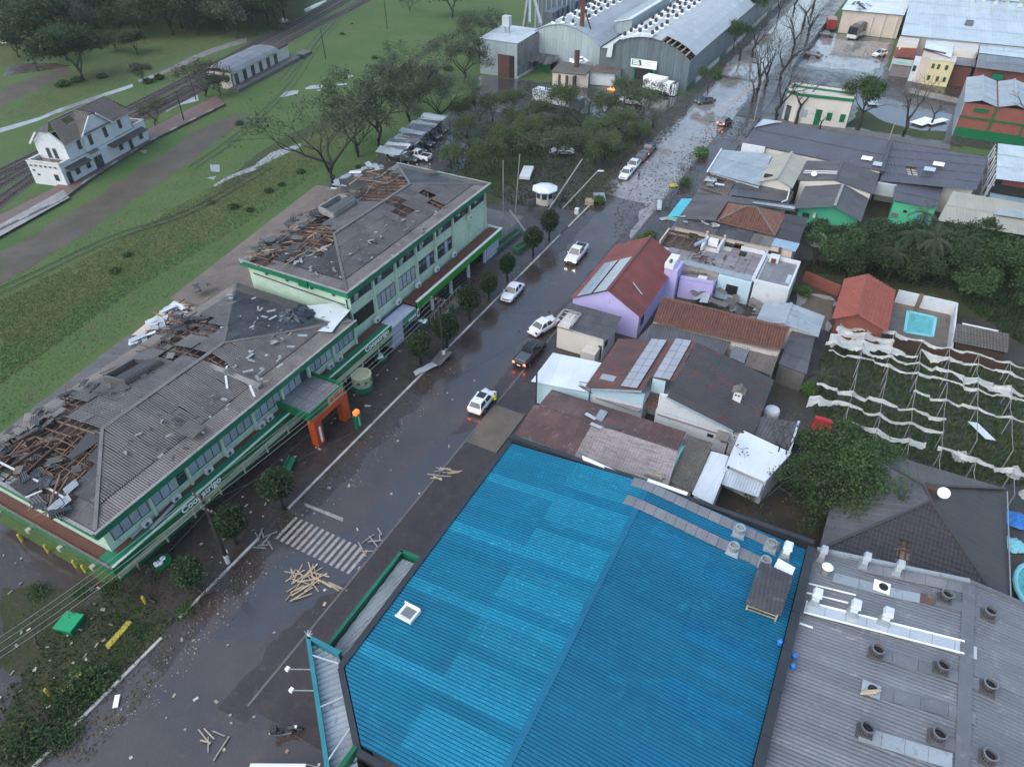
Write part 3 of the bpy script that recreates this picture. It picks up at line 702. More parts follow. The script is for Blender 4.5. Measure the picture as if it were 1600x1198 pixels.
for x in (-46,-50,-54,-58): MB().box(x,x + .4,14.95,15.3,2.3,2.7).build('flood_lamp','beige_band',CN)
for y in (18.6,44.6):
    pass
text('Coopatrigo',.95,'letter_white',CN,basis((-43.29,24.4,2.93),(0,1,0),(0,0,1)))
text('Coopatrigo',.95,'letter_white',CN,basis((-43.29,50.2,2.93),(0,1,0),(0,0,1)))
MB().box(-45.41,-45.35,16.7,78.5,.2,3.2).build('shopfront','glass',CN)
for a,b in (((-43.9,19.6,3.5),(-44.3,22.4,3.5)),((-44.6,18.2,3.5),(-45.0,23,3.5))): MB().bar(a,b,.3,.05).build('fallen_trim','zinc_pale',CN)
MB().bar((-44.9,16.9,3.5),(-44.9,21.6,3.5),.1,.2).build('orange_pipe','orange_red',CN)
# ---- tall block
TB = thing('cooperative_tower_block','tall two storey mint green cooperative block with large hipped roof broken on its far slope','building',(-52,64,0))
MB().box(-59.7,-45.6,49.1,79.05,0,9.3).build('wall','mint',TB); MB().box(-59.6,-45.7,49.2,79,9.32,9.5).build('attic_floor','rubble',TB)
TH = [poly_px(z5,[(640,230),(720,150),(900,70),(940,95),(1060,160),(980,190),(880,245),(740,235)]),poly_px(z5,[(895,232),(950,207),(990,225),(960,255),(1045,300),(1000,325)]),poly_px(z5,[(1055,208),(1100,193),(1228,268),(1205,282)]),
      poly_px(z5,[(370,430),(480,350),(600,350),(650,395),(625,480),(560,540),(470,520),(430,595),(380,600),(455,500),(400,470)]),poly_px(z5,[(190,530),(330,430),(400,465),(390,520),(320,575),(230,565)]),poly_px(z5,[(400,385),(520,310),(600,340),(500,345)]),poly_px(z5,[(1130,110),(1170,100),(1180,125),(1140,130)])]
hip(TB,-45.1,-60.2,48.6,79.6,9.8,11.25,-52.65,56.3,71.9,1.5,'fibre','fibre_pale',TH,pitch=.25,jit=.008,w_=1.2)
for h,n,m in ((TH[0],30,8),(TH[1],5,2),(TH[2],4,2),(TH[3],26,10),(TH[4],16,10),(TH[5],8,6),(TH[6],4,1)):
    scatter_timber(TB,h,10.3,n,mats=('timber','timber','timber_pale','timber_dark')); loose_sheets(TB,h,10.4,m,'fibre')
strew = poly_px(z5,[(180,500),(400,350),(560,280),(700,200),(720,220),(560,350),(420,420),(300,560)]); loose_sheets(TB,strew,10.2,44,'fibre',size=(.4,1.5))
strew = poly_px(zz2,[(60,180),(230,60),(420,0),(500,20),(330,150),(180,240)]); loose_sheets(LB,strew,7.6,20,'fibre_pale')
strew = poly_px(z6,[(420,280),(640,180),(860,60),(1000,20),(800,130),(600,290)]); loose_sheets(LB,strew,8.1,14,'fibre_pale',size=(.3,1.1))
roof_box(TB,[P(*z5(*a),11.1) for a in ((635,315),(745,240),(665,222),(560,285))],10.5,.85,('concrete','fibre'))
MB().box(-45.08,-44.96,48.5,79.7,9.1,9.86).build('fascia','green_trim',TB); MB().box(-45.2,-44.85,48.4,79.8,9.86,9.95).build('gutter','concrete',TB)
MB().box(-60.3,-45.09,48.48,48.6,9.2,9.86).build('fascia','green_trim',TB); MB().box(-60.3,-45.2,48.4,48.66,9.865,9.94).build('gutter','concrete',TB)
MB().box(-60.3,-45.0,79.6,79.72,9.2,9.86).build('fascia','green_trim',TB); MB().box(-60.3,-45.2,79.6,79.82,9.87,9.96).build('gutter','concrete',TB)
for a,b in (((-45.6,49.1,9.02),(-45.0,79.6,9.1)),): MB().box(-45.6,-45.1,48.7,79.5,9.0,9.08).build('soffit','mint',TB)
bay = (79.05 - 49.1) / 7
for k in range(8):
    y = 49.1 + bay * k; MB().box(-45.6,-45.32,y - .12 if k else y,y + .14 if k < 7 else y,3.45,9.0).build('pilaster','mint',TB)
for k in range(7):
    y = 49.1 + bay * k
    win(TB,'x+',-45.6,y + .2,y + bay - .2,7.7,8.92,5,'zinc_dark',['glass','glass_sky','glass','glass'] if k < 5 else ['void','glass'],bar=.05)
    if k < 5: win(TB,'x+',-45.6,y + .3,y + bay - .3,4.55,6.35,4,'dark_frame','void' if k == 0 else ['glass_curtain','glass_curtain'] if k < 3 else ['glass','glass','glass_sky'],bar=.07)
    MB().box(-45.3,-44.95,y + .7,y + 1.1,8.75,8.98).build('wall_lamp','beige_band',TB)
    if k < 5: ac(-45.3,y + bay * .87,3.6,lab='white air conditioner below the tall block windows, ' + nth(k + 1) + ' from the low block')
ac(-45.3,74.3,7.0,lab='lone air conditioner high up under the eave of the tall block')
for x in (-47.5,-50.5,-54,-57): MB().box(x,x + .25,48.85,49.1,8.6,8.85).build('wall_lamp','zinc_dark',TB)
MB().tube([(-59,49.0,8.2),(-54,49.0,8.0),(-50,48.98,7.9),(-46,48.96,7.8)],.07,5).build('drain_pipe','trim_black',TB); MB().tube([(-45.7,48.95,8.6),(-45.55,48.95,6),(-45.5,48.95,3.6)],.07,5).build('drain_pipe','trim_black',TB)
MB().box(-51.6,-50.3,48.3,48.5,9.0,9.9).build('torn_fascia','green_sign',TB)
# membrane, stain and black tarp where the two roofs meet
q = [P(*z7(*a),7.45) for a in ((575,475),(600,350),(780,330),(870,370),(800,450),(770,490))]; tag(MB().prism(q,(0,0,.05)).build('roof_membrane','steel_white'),'white waterproof sheet laid in the corner below the tall block','roof membrane')
def crumple(name,c,rx,ry,h,mat,label,cat,seed=1,n=14):
    rnd = random.Random(seed); rows = []
    for i in range(n):
        row = []
        for j in range(n):
            u,v = i / (n - 1) * 2 - 1,j / (n - 1) * 2 - 1; r = max(abs(u),abs(v)); s = (1 if r == 0 else r / math.hypot(u,v)) if r else 1
            k = 1 + rnd.uniform(-.14,.14); row.append((c[0] + u * s * rx * k,c[1] + v * s * ry * k,c[2] + (1 - r) ** .6 * h * rnd.uniform(.55,1.1) + rnd.uniform(0,.08)))
        rows.append(row)
    return tag(MB().strip(rows).build(name,mat),label,cat)
c = P(461,497,7.5); crumple('tarpaulin',(c.x,c.y,7.55),1.8,2.1,1.2,'tarp','crumpled black tarpaulin heaped on the roof beside the white sheet','tarpaulin',3)
c = P(*z7(400,300),6.9); 
for k in range(8):
    p = P(*z7(U(560,800),U(330,480)),7.53); MB().bar(p,p + V((U(-.5,.5),U(-.5,.5),U(0,.15))),.06,.04).build('fallen_batten','timber_dark',LB)
# rear lean-to
RW = thing('rear_wing','low rear wing with weathered brown fibre roof along the green field','building',(-66,48,0))
MB().prism([(-60.1,17,0),(-64.4,17.5,0),(-69.4,45,0),(-75.4,79,0),(-60.1,79,0)],(0,0,3.55)).build('wall','cream',RW)
RH = [poly_px(z4,[(30,700),(180,520),(440,320),(640,350),(560,430),(330,560),(120,690)]),poly_px(z4,[(920,140),(950,118),(1030,120),(1000,150)])]
roof(RW,[(-64.9,17,3.75),(-69.9,45,3.75),(-60.1,45,5.1),(-60.1,17,5.1)],'fibre',w=1.2,L=2.6,pitch=.25,holes=RH,jit=.01)
roof(RW,[(-69.9,45,3.75),(-76,79.2,3.75),(-60.1,79.2,5.1),(-60.1,45,5.1)],'fibre_old',w=1.5,L=2.6,pitch=.3,holes=RH,jit=.008)
for h in RH[:1]:
    lattice(RW,[(-64.9,17,3.75),(-76,79.2,3.75),(-60.1,79.2,5.1),(-60.1,17,5.1)],[h],1.6,1.3,'timber_dark'); scatter_timber(RW,h,4.3,16); loose_sheets(RW,h,4.4,18,'zinc_new',size=(.8,2))
strew = poly_px(z4,[(590,240),(660,140),(800,150),(640,230)]); loose_sheets(RW,strew,4.9,8,'fibre_pale')
strew = poly_px(z5,[(600,190),(700,110),(900,40),(930,60),(760,120),(640,200)]); loose_sheets(RW,strew,4.9,16,'zinc_pale',size=(.8,2.2))
# lime canopy and bank lobby at the far end
LC = thing('lime_canopy','bright lime green fascia canopy with white edge under the tall block','canopy',(-44,69,0))
MB().box(-45.3,-43.42,58,79.8,3.25,3.35).build('deck','rust_wall',LC); MB().box(-43.42,-43.28,58.4,79.8,2.55,3.55).build('fascia','green_lime',LC)
MB().box(-43.6,-43.24,58.4,79.9,3.55,3.64).build('fascia_coping','white_paint',LC); MB().box(-47,-43.29,79.8,79.93,2.5,3.6).build('fascia','white_paint',LC)
for y in (62,66.5,71,75.5): MB().box(-44,-43.7,y,y + .35,.1,2.55).build('column','white_paint',LC)
MB().box(-44.1,-43.75,76.2,79.6,.1,2.5).build('panel_wall','lobby',LC)
BL = thing('bank_lobby','small pale lilac lobby box with green sign between the two canopies','kiosk',(-44.4,56,0))
MB().box(-45.3,-43.5,53.1,58.2,.05,2.9).build('wall','lobby',BL); MB().box(-43.5,-43.02,55.4,57.7,2.1,2.85).build('sign_board','green_trim',BL)
MB().box(-43.55,-43.45,55.3,58.1,.2,2.0).build('glass_door','glass',BL); MB().box(-43.02,-42.98,57.75,58.15,1.9,3.0).build('sign_board','white_paint',BL)
MB().box(-43.0,-42.95,57.85,58.05,2.2,2.7).build('sign_mark','green_trim',BL)
for k in range(4): MB().box(-43.01,-42.98,55.9 + k * .42,56.2 + k * .42,2.35,2.62).build('sign_mark','letter_white',BL)
RP = thing('access_ramp','tan access ramp with railing in front of the lime canopy','ramp',(-41.6,63,0))
MB().hull8([(-42.4,59.3,.1),(-41,59.3,.1),(-41,66.5,.1),(-42.4,66.5,.1),(-42.4,59.3,.2),(-41,59.3,.2),(-41,66.5,.9),(-42.4,66.5,.9)]).build('ramp_slab','paving_tan',RP)
for x in (-42.3,-41.05):
    MB().bar((x,59.3,1.1),(x,66.5,1.8),.06).build('handrail','zinc_pale',RP)
    for k in range(9): MB().bar((x,59.4 + k * .88,.2 + k * .085),(x,59.4 + k * .88,1.1 + k * .085),.05).build('baluster','zinc_pale',RP)
MB().box(-41.02,-40.95,61.6,62.8,.6,1.6).build('sign_board','green_trim',RP)
# orange portal
PT = thing('entrance_portal','orange red portal frame carrying a green canopy box on the pavement','entrance',(-42,38.5,0))
f = [P(*z7(*a),4.2) for a in ((700,740),(820,780),(640,930),(525,890))]
MB().box(-45.1,-40.7,35.9,41.2,3.55,4.15).build('canopy_box','green_sign',PT)
for b in ((-45.1,-40.7,35.9,36.05),(-45.1,-40.7,41.05,41.2),(-40.85,-40.7,36.05,41.05),(-45.1,-44.95,36.05,41.05)): MB().box(*b,4.15,4.55).build('parapet','green_sign',PT)
for i in range(4):
    for j in range(3): MB().box(-44.9 + i * 1.02,-43.92 + i * 1.02,36.1 + j * 1.65,37.7 + j * 1.65,4.16,4.22).build('roof_panel','slab_grey',PT)
for y in (36.0,40.2): MB().box(-41.35,-40.5,y,y + .95,.1,3.54).build('leg','orange_red',PT)
MB().box(-41.3,-40.55,36.95,40.2,2.85,3.53).build('lintel','orange_red',PT)
MB().box(-40.7,-40.66,38.6,40.9,3.6,4.45).build('sign_board','beige_band',PT)
for y,l in ((38.85,.5),(39.5,.75),(40.4,.35)): MB().box(-40.66,-40.63,y,y + l,3.8,4.3).build('sign_mark','orange_red',PT)
MB().box(-40.5,-40.47,36.45,36.7,.5,2.5).build('sign_stripe','letter_white',PT)
TT = thing('totem_sign','slim green totem sign with glowing orange head beside the kerb','sign',(-38.8,40.2,0))
MB().box(-39.0,-38.6,39.85,40.55,.1,1.9).build('post_panel','green_trim',TT); MB().box(-39.02,-38.6,39.9,40.5,1.95,2.4).build('head',M('totem_lit',(.9,.22,.05),emit=.45),TT)
MB().box(-38.6,-38.57,40.1,40.3,.45,1.7).build('sign_stripe','mint',TT)
DR = thing('concrete_drum','round beige concrete drum with peep holes on a green base by the portal','kiosk',(-43.6,46,0))
MB().lathe((-42.3,45.6,.1),[(1.15,0),(1.15,.7)],20).build('base','green_trim',DR); MB().lathe((-42.3,45.6,.8),[(1.1,0),(1.12,1.2),(1.15,1.25),(.9,1.25),(.85,1)],20).build('drum','beige_band',DR)
for a in (-1.2,-.5,.2): MB().tube([(-42.3 + 1.08 * math.cos(a),45.6 + 1.08 * math.sin(a),1.5),(-42.3 + 1.17 * math.cos(a),45.6 + 1.17 * math.sin(a),1.5)],.13,8).build('peep_hole','void',DR)
# plants and benches on the pavement
for i,(x,y,lab) in enumerate(((-41.6,30.4,'green bench nearest the lower lettering'),(-41.2,32.6,'green bench between the portal and the lower lettering'))):
    b = thing('bench',lab,'bench',(x,y,.13),.4,'green benches on the pavement'); 
    MB().box(-.3,.3,-.9,.9,.4,.47).build('seat','green_trim',b).matrix_parent_inverse = Matrix(); MB().box(-.35,-.28,-.9,.9,.47,.85).build('backrest','green_trim',b).matrix_parent_inverse = Matrix()
    for s in (-.75,.7): MB().box(-.28,.28,s,s + .06,0,.4).build('leg','black_steel',b).matrix_parent_inverse = Matrix()
def planter(p,label):
    t = thing('planter',label,'planter',(p.x,p.y,.13),group='round green planters with white emblems')
    MB().lathe((p.x,p.y,.13),[(.7,0),(.85,.5),(.75,.5),(.7,.35)],16).build('bowl','green_sign',t)
    for k in range(4): MB().lathe((p.x + U(-.4,.4),p.y + U(-.4,.4),.55),[(.24,0),(.26,.1),(.02,.2)],8).build('white_stone','letter_white',t)
planter(P(255,884),'round planter with white stones by the near end of the canopy'); planter(P(596,563),'round planter with a white ring under the upper lettering'); planter(P(660,508),'round planter with white flowers beside the lilac lobby')
# ---------------------------------------------------------------- the block of houses on the right of the street
def solar_field(name,label,pts,nu,nv,mat,gap=.05,group=None):
    a,b,c,d = [V(p) for p in pts]; t = thing(name,label,'solar panels',(a + c) / 2,0,group); n = (b - a).cross(d - a).normalized(); n = n if n.z > 0 else -n
    for i in range(nu):
        for j in range(nv):
            f = lambda u,v: a.lerp(b,u).lerp(d.lerp(c,u),v)
            g = gap / 2
            q = [f((i + x) / nu,(j + y) / nv) for x,y in ((.02,.03),(.98,.03),(.98,.97),(.02,.97))]
            m = MB(); m.hull8(q + [p + n * .05 for p in q]); m.build('solar_panel',mat,t)
    return t
def on_plane(a,b,c):   # z of the plane through three points
    a,b,c = V(a),V(b),V(c); n = (b - a).cross(c - a)
    return lambda x,y: a.z - (n.x * (x - a.x) + n.y * (y - a.y)) / n.z
# purple house
PH = thing('purple_house','lilac walled house with long red brown gabled roof and two solar rows','house',(-23,75,0))
body(PH,-27.4,-18.9,68.4,83,3.2,5.6,'lilac',ridge=-23)
gable(PH,-27.5,-18.8,68.3,83.2,3.25,5.65,'red_roof',ridge=-23,oh=.15,w=1.1,L=2.6,pitch=.36,amp=.025)
pl = on_plane((-27.5,68,3.37),(-27.5,83,3.37),(-23,75,5.77))
for k,(x0,x1) in enumerate(((-26.75,-24.95),(-24.7,-23.15))):
    solar_field('solar_array',('left solar row by the eave of the purple house roof','right solar row next to the ridge of the purple house roof')[k],[(x0,68,pl(x0,0) + .08),(x1,68,pl(x1,0) + .08),(x1,76.9,pl(x1,0) + .08),(x0,76.9,pl(x0,0) + .08)],1 if k else 2,9,'solar')
MB().bar((-21.4,72.6,4.85),(-19.9,71.9,4.0),.12,.04).build('skylight_strip','zinc_new',PH)
MB().box(-19.3,-17.6,78.6,81.2,0,4.4).build('stair_tower','lilac',PH); MB().box(-19.35,-18.2,78.5,81.3,4.4,5.1).build('tower_cap','white_paint',PH)
MB().box(-18.9,-18.6,78.7,79.3,4.9,5.4).build('vent','concrete_dark',PH)
win(PH,'x+',-18.9,69.3,70.4,1.2,2.4,2); MB().box(-23.6,-22.7,68.33,68.38,3.9,4.5).build('vent_grille','lilac',PH)
# small white house by the street
SW = thing('small_white_house','small white house with dark fibre roof and a framed hole at its corner','house',(-23.5,64,0))
MB().box(-26.6,-20.9,62.2,66.2,0,3.3).build('wall','cream_pale',SW)
hole = [[g for g in (Z(820,370,3.424)(*a)) ] for a in ((195,385),(298,412),(262,485),(178,462))]
roof(SW,[(-27,61.9,3.35),(-20.4,61.9,3.35),(-20.4,66.5,3.75),(-27,66.5,3.75)],'zinc_dark',w=1,L=1.2,pitch=.25,holes=[hole],jit=.004)
lattice(SW,[(-27,61.9,3.35),(-20.4,61.9,3.35),(-20.4,66.5,3.75),(-27,66.5,3.75)],[hole],.6,.8,'white_frame'); MB().box(-27,-24.6,62.2,65.2,3.0,3.1).build('ceiling','rust_wall',SW)
for a,b in (((-27,62.0),(-27,65.0)),((-27,65.0),(-24.9,65.0)),((-24.9,65.0),(-24.9,62.2))): MB().bar((*a,3.72),(*b,3.72),.25,.1).build('roof_frame','concrete',SW)
MB().box(-22.9,-21.2,60.6,62.15,.1,1.9).build('porch_box','cream_pale',SW); win(SW,'x+',-20.9,62.7,63.6,1.6,2.5,1); win(SW,'y-',62.2,-21.4,-21.0,.2,2.2,1,name='door')
# white low roof and the brown house behind it
WR = thing('white_roofed_shop','low shop with bright white metal roof and pale blue side wall','shop',(-21.8,55,0))
MB().prism([(-24.4,52.1,0),(-18.8,52.9,0),(-18.8,58.3,0),(-24.4,57.2,0)],(0,0,3.05)).build('wall','bluish_wall',WR)
roof(WR,[(-24.8,51.7,3.15),(-18.75,52.7,3.3),(-19.0,58.0,3.3),(-24.9,57.3,3.2)],'steel_white',w=1,L=6,pitch=.5,amp=.005,prof='s')
for k in range(6): p = V((U(-21.5,-19.2),U(53,53.8),3.42)); MB().bar(p,p + V((U(.7,1.6),U(-.5,.3),.02)),.07,.03).build('fallen_batten','zinc_dark',WR)
win(WR,'y-',52.5,-22.4,-21.8,2.0,2.4,1); win(WR,'y-',52.3,-23.4,-22.9,.9,1.4,1)
tag(MB().tube([(-24.1,51.6,0),(-24.1,51.6,5)],.09,6).build('street_post','black_steel'),'dark steel post at the corner of the white metal roof','post')
BH = thing('brown_roofed_house','wide white walled house with brown metal gable and two grey solar rows','house',(-11,58,0))
MB().prism([(-18.7,53.2,0),(-13.3,53.9,0),(-13.3,56.2,0),(-11.9,56.2,0),(-11.9,53.9,0),(-4.2,53.9,0),(-2.7,54.6,0),(-2.7,63.4,0),(-19,62.5,0)],(0,0,2.75)).build('wall','white_wall',BH)
MB().prism([(-18.7,53.3,2.8),(-13.3,53.95,2.8),(-13.3,53.95,4.25),(-18.7,53.3,3.35)],(0,.2,0)).build('gable_wall','bluish_wall',BH)
MB().prism([(-11.8,53.9,2.8),(-4.2,53.9,2.8),(-4.2,53.9,2.95),(-10.8,53.9,5.1),(-11.8,53.9,4.9)],(0,.2,0)).build('gable_wall','white_wall',BH)
MB().box(-13.25,-11.9,56.1,56.3,2.75,4.8).build('gable_wall','bluish_wall',BH)
for x0,x1 in ((-18.2,-13.4),(-11.7,-4.4)): MB().box(x0,x1,53.28 if x0 < -13 else 53.8,53.95,2.3,2.45).build('band','slab_pink',BH)
h1 = [Z(820,370,3.424)(*a) for a in ((450,800),(620,820),(630,850),(440,830))]
roof(BH,[(-19.3,53.1,3.5),(-19.3,62.6,3.5),(-13.5,63.2,4.75),(-13.5,53.6,4.75)],'brown_roof',w=1.1,L=3,pitch=.3,holes=[h1],jit=.004)
roof(BH,[(-13.5,56.1,4.75),(-13.5,63.2,4.75),(-11.0,63.6,5.25),(-11.0,56.1,5.25)],'brown_roof',w=1.1,L=3,pitch=.3)
roof(BH,[(-2.4,54.2,3.15),(-2.4,63.7,3.15),(-10.95,63.7,5.25),(-10.95,53.3,5.25),(-4.2,53.5,3.6)],'brown_dark',w=1.2,L=3.2,pitch=.3,amp=.015)
roof(BH,[(-13.2,54.0,2.6),(-11.95,54.0,2.6),(-11.95,56.0,3.1),(-13.2,56.0,3.1)],'rust_roof',w=.6,L=1.2,pitch=.2,jit=.02)
pl = on_plane((-19.3,53.1,3.62),(-19.3,62.6,3.62),(-13.5,58,4.87))
solar_field('solar_array','left grey solar row lying across the brown metal roof',[(-15.8,53.8,pl(-15.8,54) + .1),(-14.1,53.8,pl(-14.1,54) + .1),(-14.0,63.0,pl(-14.0,62) + .1),(-15.7,63.0,pl(-15.7,62) + .1)],2,7,'solar_grey')
solar_field('solar_array','right grey solar row near the ridge of the brown metal roof',[(-13.2,56,pl(-13.2,56) + .12),(-11.5,56,5.3),(-11.5,63.5,5.3),(-13.2,63.5,pl(-13.2,62) + .12)],2,6,'solar_grey')
solar_field('solar_array','single loose solar panel fallen near the white metal roof',[(-18.4,54.6,3.85),(-16.8,54.5,4.1),(-16.8,55.5,4.12),(-18.4,55.5,3.9)],1,1,'solar_grey')
CHM = thing('roof_chimney','small white tiled chimney with two holes on the brown gable','chimney',(-5,58,3.9)); MB().box(-5.4,-4.6,57.7,58.3,3.6,4.9).build('stack','white_paint',CHM); gable(CHM,-5.5,-4.5,57.6,58.6,4.9,5.2,'clay_grey',oh=.1,one=True,w=.5,L=.4,pitch=.2)
for x in (-5.25,-4.95): MB().box(x,x + .16,57.66,57.7,4.45,4.65).build('smoke_hole','void',CHM)
win(BH,'y-',53.9,-6.5,-5.9,1.6,2.0,1); ac2 = MB().box(-5.6,-4.4,53.2,53.85,2.2,2.9).build('ac_tray','concrete',BH); MB().bar((-11.0,53.25,5.3),(-4.2,53.4,3.65),.2,.06).build('verge_trim','zinc_pale',BH)
MB().bar((-18.6,53.0,3.6),(-13.5,53.5,4.85),.25,.08).build('verge_trim','zinc_pale',BH); tag(MB().tube([(-4.3,52.6,0),(-4.3,52.6,2.7),(-5.0,52.6,2.7)],.1,6).build('service_post','black_steel'),'dark steel service post by the white wall','post')
# long rusty house under the blue roof
RH_ = thing('rust_roofed_house','long low house with patchy rust roof and aqua wall','house',(-15,48,0))
body(RH_,-22.2,-7.8,44.5,51.3,2.7,3.5,'aqua',along='x',ridge=48.2)
roof(RH_,[(-22.4,51.7,3.0),(-8.2,51.9,3.0),(-8.1,48.4,3.62),(-22.2,48.2,3.62)],'rust_roof',w=1.1,L=2.2,pitch=.25,amp=.014,jit=.006)
roof(RH_,[(-22.7,44.1,2.85),(-16.5,44.1,2.85),(-16.5,48.3,3.6),(-22.7,48.2,3.6)],'rust_roof',w=1.1,L=2.2,pitch=.25,amp=.014,jit=.004)
roof(RH_,[(-16.5,44.1,2.85),(-7.6,44.5,2.85),(-8.0,48.5,3.6),(-16.5,48.3,3.6)],'rust_worn',w=1.1,L=2.2,pitch=.25,amp=.014,jit=.004)
roof(RH_,[(-7.7,45.3,2.6),(-5.5,45.0,2.6),(-5.5,51.6,3.0),(-8.1,51.6,3.0)],'clay_grey',w=1,L=.5,pitch=.25,amp=.035,prof='k',one=True,name='roof_tiles')
MB().box(-8,-5.7,45.5,51.3,0,2.4).build('wall','cream',RH_)
for k,(a,b) in enumerate((((-17.6,49.2),(-16.4,48.9)),((-16.6,48.1),(-15.4,48.0)),((-15.3,48.3),(-13.8,48.8)))): MB().bar((*a,3.72),(*b,3.7),.4,.03).build('loose_sheet',G['zinc_new' if k < 2 else 'zinc_dark'],RH_)
MB().box(-16.6,-15.8,49.0,50.6,3.5,3.56).build('skylight_strip','zinc_pale',RH_)
for y in (0,): MB().box(-9.9,-8.3,44.6,45.5,2.9,3.3).build('torn_edge','concrete',RH_)
for k in range(9): p = V((U(-10,-8.3),U(44.6,45.6),3.3)); MB().bar(p,p + V((U(.4,1.2),U(-.3,.3),U(0,.1))),.08,.05).build('broken_timber','timber_pale',RH_)
WC = thing('white_lean_to','narrow white sheet roof between the rusty house and the bare tree','shed',(-4.6,48,0)); MB().box(-5.3,-3.8,44.8,50.6,0,2.4).build('wall','white_wall',WC)
roof(WC,[(-5.5,44.8,2.6),(-3.6,44.5,2.6),(-3.8,50.9,2.75),(-5.45,50.8,2.75)],'steel_white',w=2,L=6,pitch=1,amp=.01,prof='s'); MB().box(-3.72,-3.55,44.3,50.8,0,2.75).build('party_wall','white_wall',WC)
WE = thing('white_roofed_house','small house with white flat roof partly hidden by the bare tree','house',(-1,51,0)); MB().prism([(-3.4,49.6,0),(0,49,0),(1.1,53,0),(-3.3,54,0)],(0,0,3)).build('wall','white_wall',WE)
roof(WE,[(-3.7,49.3,3.05),(-.1,48.8,3.05),(1.3,53.3,3.4),(-3.6,54.3,3.4)],'steel_white',w=1.2,L=5,pitch=.6,amp=.005,prof='s'); roof(WE,[(-3.7,47.6,2.2),(-.2,47.5,2.2),(-.15,48.9,2.7),(-3.8,49.3,2.7)],'zinc_new',w=1.2,L=2,pitch=.25)
CO = thing('corrugated_shed','small grey corrugated shed roof beside the white flat roof','shed',(-.8,56,0)); MB().box(-2.3,.8,54.6,57.6,0,2.7).build('wall','concrete_dark',CO); roof(CO,[(-2.7,54.6,2.85),(1.1,54.2,2.85),(1.0,58.2,3.1),(-2.5,57.4,3.1)],'zinc_dark',w=1,L=3,pitch=.28); MB().box(1.0,1.2,53.6,58.4,0,3.2).build('end_wall','white_wall',CO)
tag(MB().lathe((-1.6,61.5,0),[(.75,0),(.8,.9),(.7,1.2),(.3,1.35)],12).build('water_tank','white_paint'),'round white water tank in the dark yard','water tank')
# clay tile house and its grey lean-tos
TD = thing('clay_tiled_house','long house with one slope of worn red clay tiles and grey sheds','house',(-10,69,0)); MB().prism([(-17,67.2,0),(-2.9,67.9,0),(-2.9,71.6,0),(-17,71,0)],(0,0,3.3)).build('wall','cream',TD)
roof(TD,[(-16.9,67.3,3.6),(-2.8,68.4,3.6),(-2.7,71.8,4.5),(-17.3,71.4,4.5)],'clay_old',w=2,L=.45,pitch=.3,amp=.05,prof='k',one=True,name='roof_tiles',lift=.07); MB().bar((-17.3,71.45,4.6),(-2.7,71.85,4.6),.3,.15).build('ridge_cap','clay_old',TD)
roof(TD,[(-17.6,64.2,3.0),(-8.2,65.6,3.0),(-8.0,67.9,3.45),(-16.9,67.3,3.45)],'zinc_dark',w=1.1,L=2,pitch=.28,jit=.006); MB().prism([(-17,64.6,0),(-8.3,65.8,0),(-8.3,67.6,0),(-16.8,67,0)],(0,0,2.8)).build('lean_to_wall','concrete_dark',TD)
roof(TD,[(-7.6,65.9,2.8),(-5.9,65.6,2.8),(-5.9,68,3.3),(-7.6,67.9,3.3)],'zinc',w=1,L=3,pitch=.25); roof(TD,[(-5.8,65.3,2.7),(-2.9,65,2.7),(-2.8,68.2,3.2),(-5.8,68,3.2)],'fibre_old',w=1,L=1.5,pitch=.25,jit=.02); MB().box(-7.4,-3.1,65.6,67.9,0,2.5).build('lean_to_wall','concrete_dark',TD)
TD2 = thing('dark_shed','dark flat shed at the end of the clay tile roof','shed',(-1.2,71,0)); MB().prism([(-2.5,67.7,0),(.3,67.3,0),(0,74.3,0),(-2.4,74.7,0)],(0,0,2.4)).build('wall','concrete_dark',TD2); roof(TD2,[(-2.6,67.6,2.5),(.45,67.2,2.5),(.1,74.5,2.7),(-2.5,74.9,2.7)],'zinc_dark',w=1.2,L=2.4,pitch=.3,amp=.012)
LR = thing('pale_gabled_house','pale metal gabled shed between the tile roof and the tiled garden house','shed',(-3,76.5,0)); body(LR,-6.3,.1,74.5,78.3,2.8,3.4,'cream_pale',ridge=-3.6); gable(LR,-6.5,.3,74.3,78.9,2.9,3.5,'zinc_pale',ridge=-3.6,oh=.1,w=1.1,L=3.6,pitch=.3,amp=.012)
# yard of broken sheets
yard_poly = [Z(820,370,3.424)(*a) for a in ((830,280),(950,250),(1290,370),(1280,430),(1130,420),(900,340))]
for k in range(34):
    while True:
        x,y = U(1060,1200),U(440,500)
        if inside(yard_poly,x,y): break
    p = P(x,y,U(.3,1.6)); a = U(0,3.1); d = V((math.cos(a),math.sin(a),U(-.15,.3))) * U(.5,1.3); e = V((-math.sin(a),math.cos(a),U(-.4,.4))) * U(.25,.5)
    o = MB().hull8([p - d - e,p + d - e,p + d + e,p - d + e] + [q + V((0,0,.04)) for q in (p - d - e,p + d - e,p + d + e,p - d + e)]).build('fallen_sheet',G[random.choice(('fibre_pale','fibre','zinc_pale','clay_grey'))]); tag(o,'torn roof sheet heaped in the wrecked yard behind the clay tile house','roof sheet','torn roof sheets in the wrecked yard')
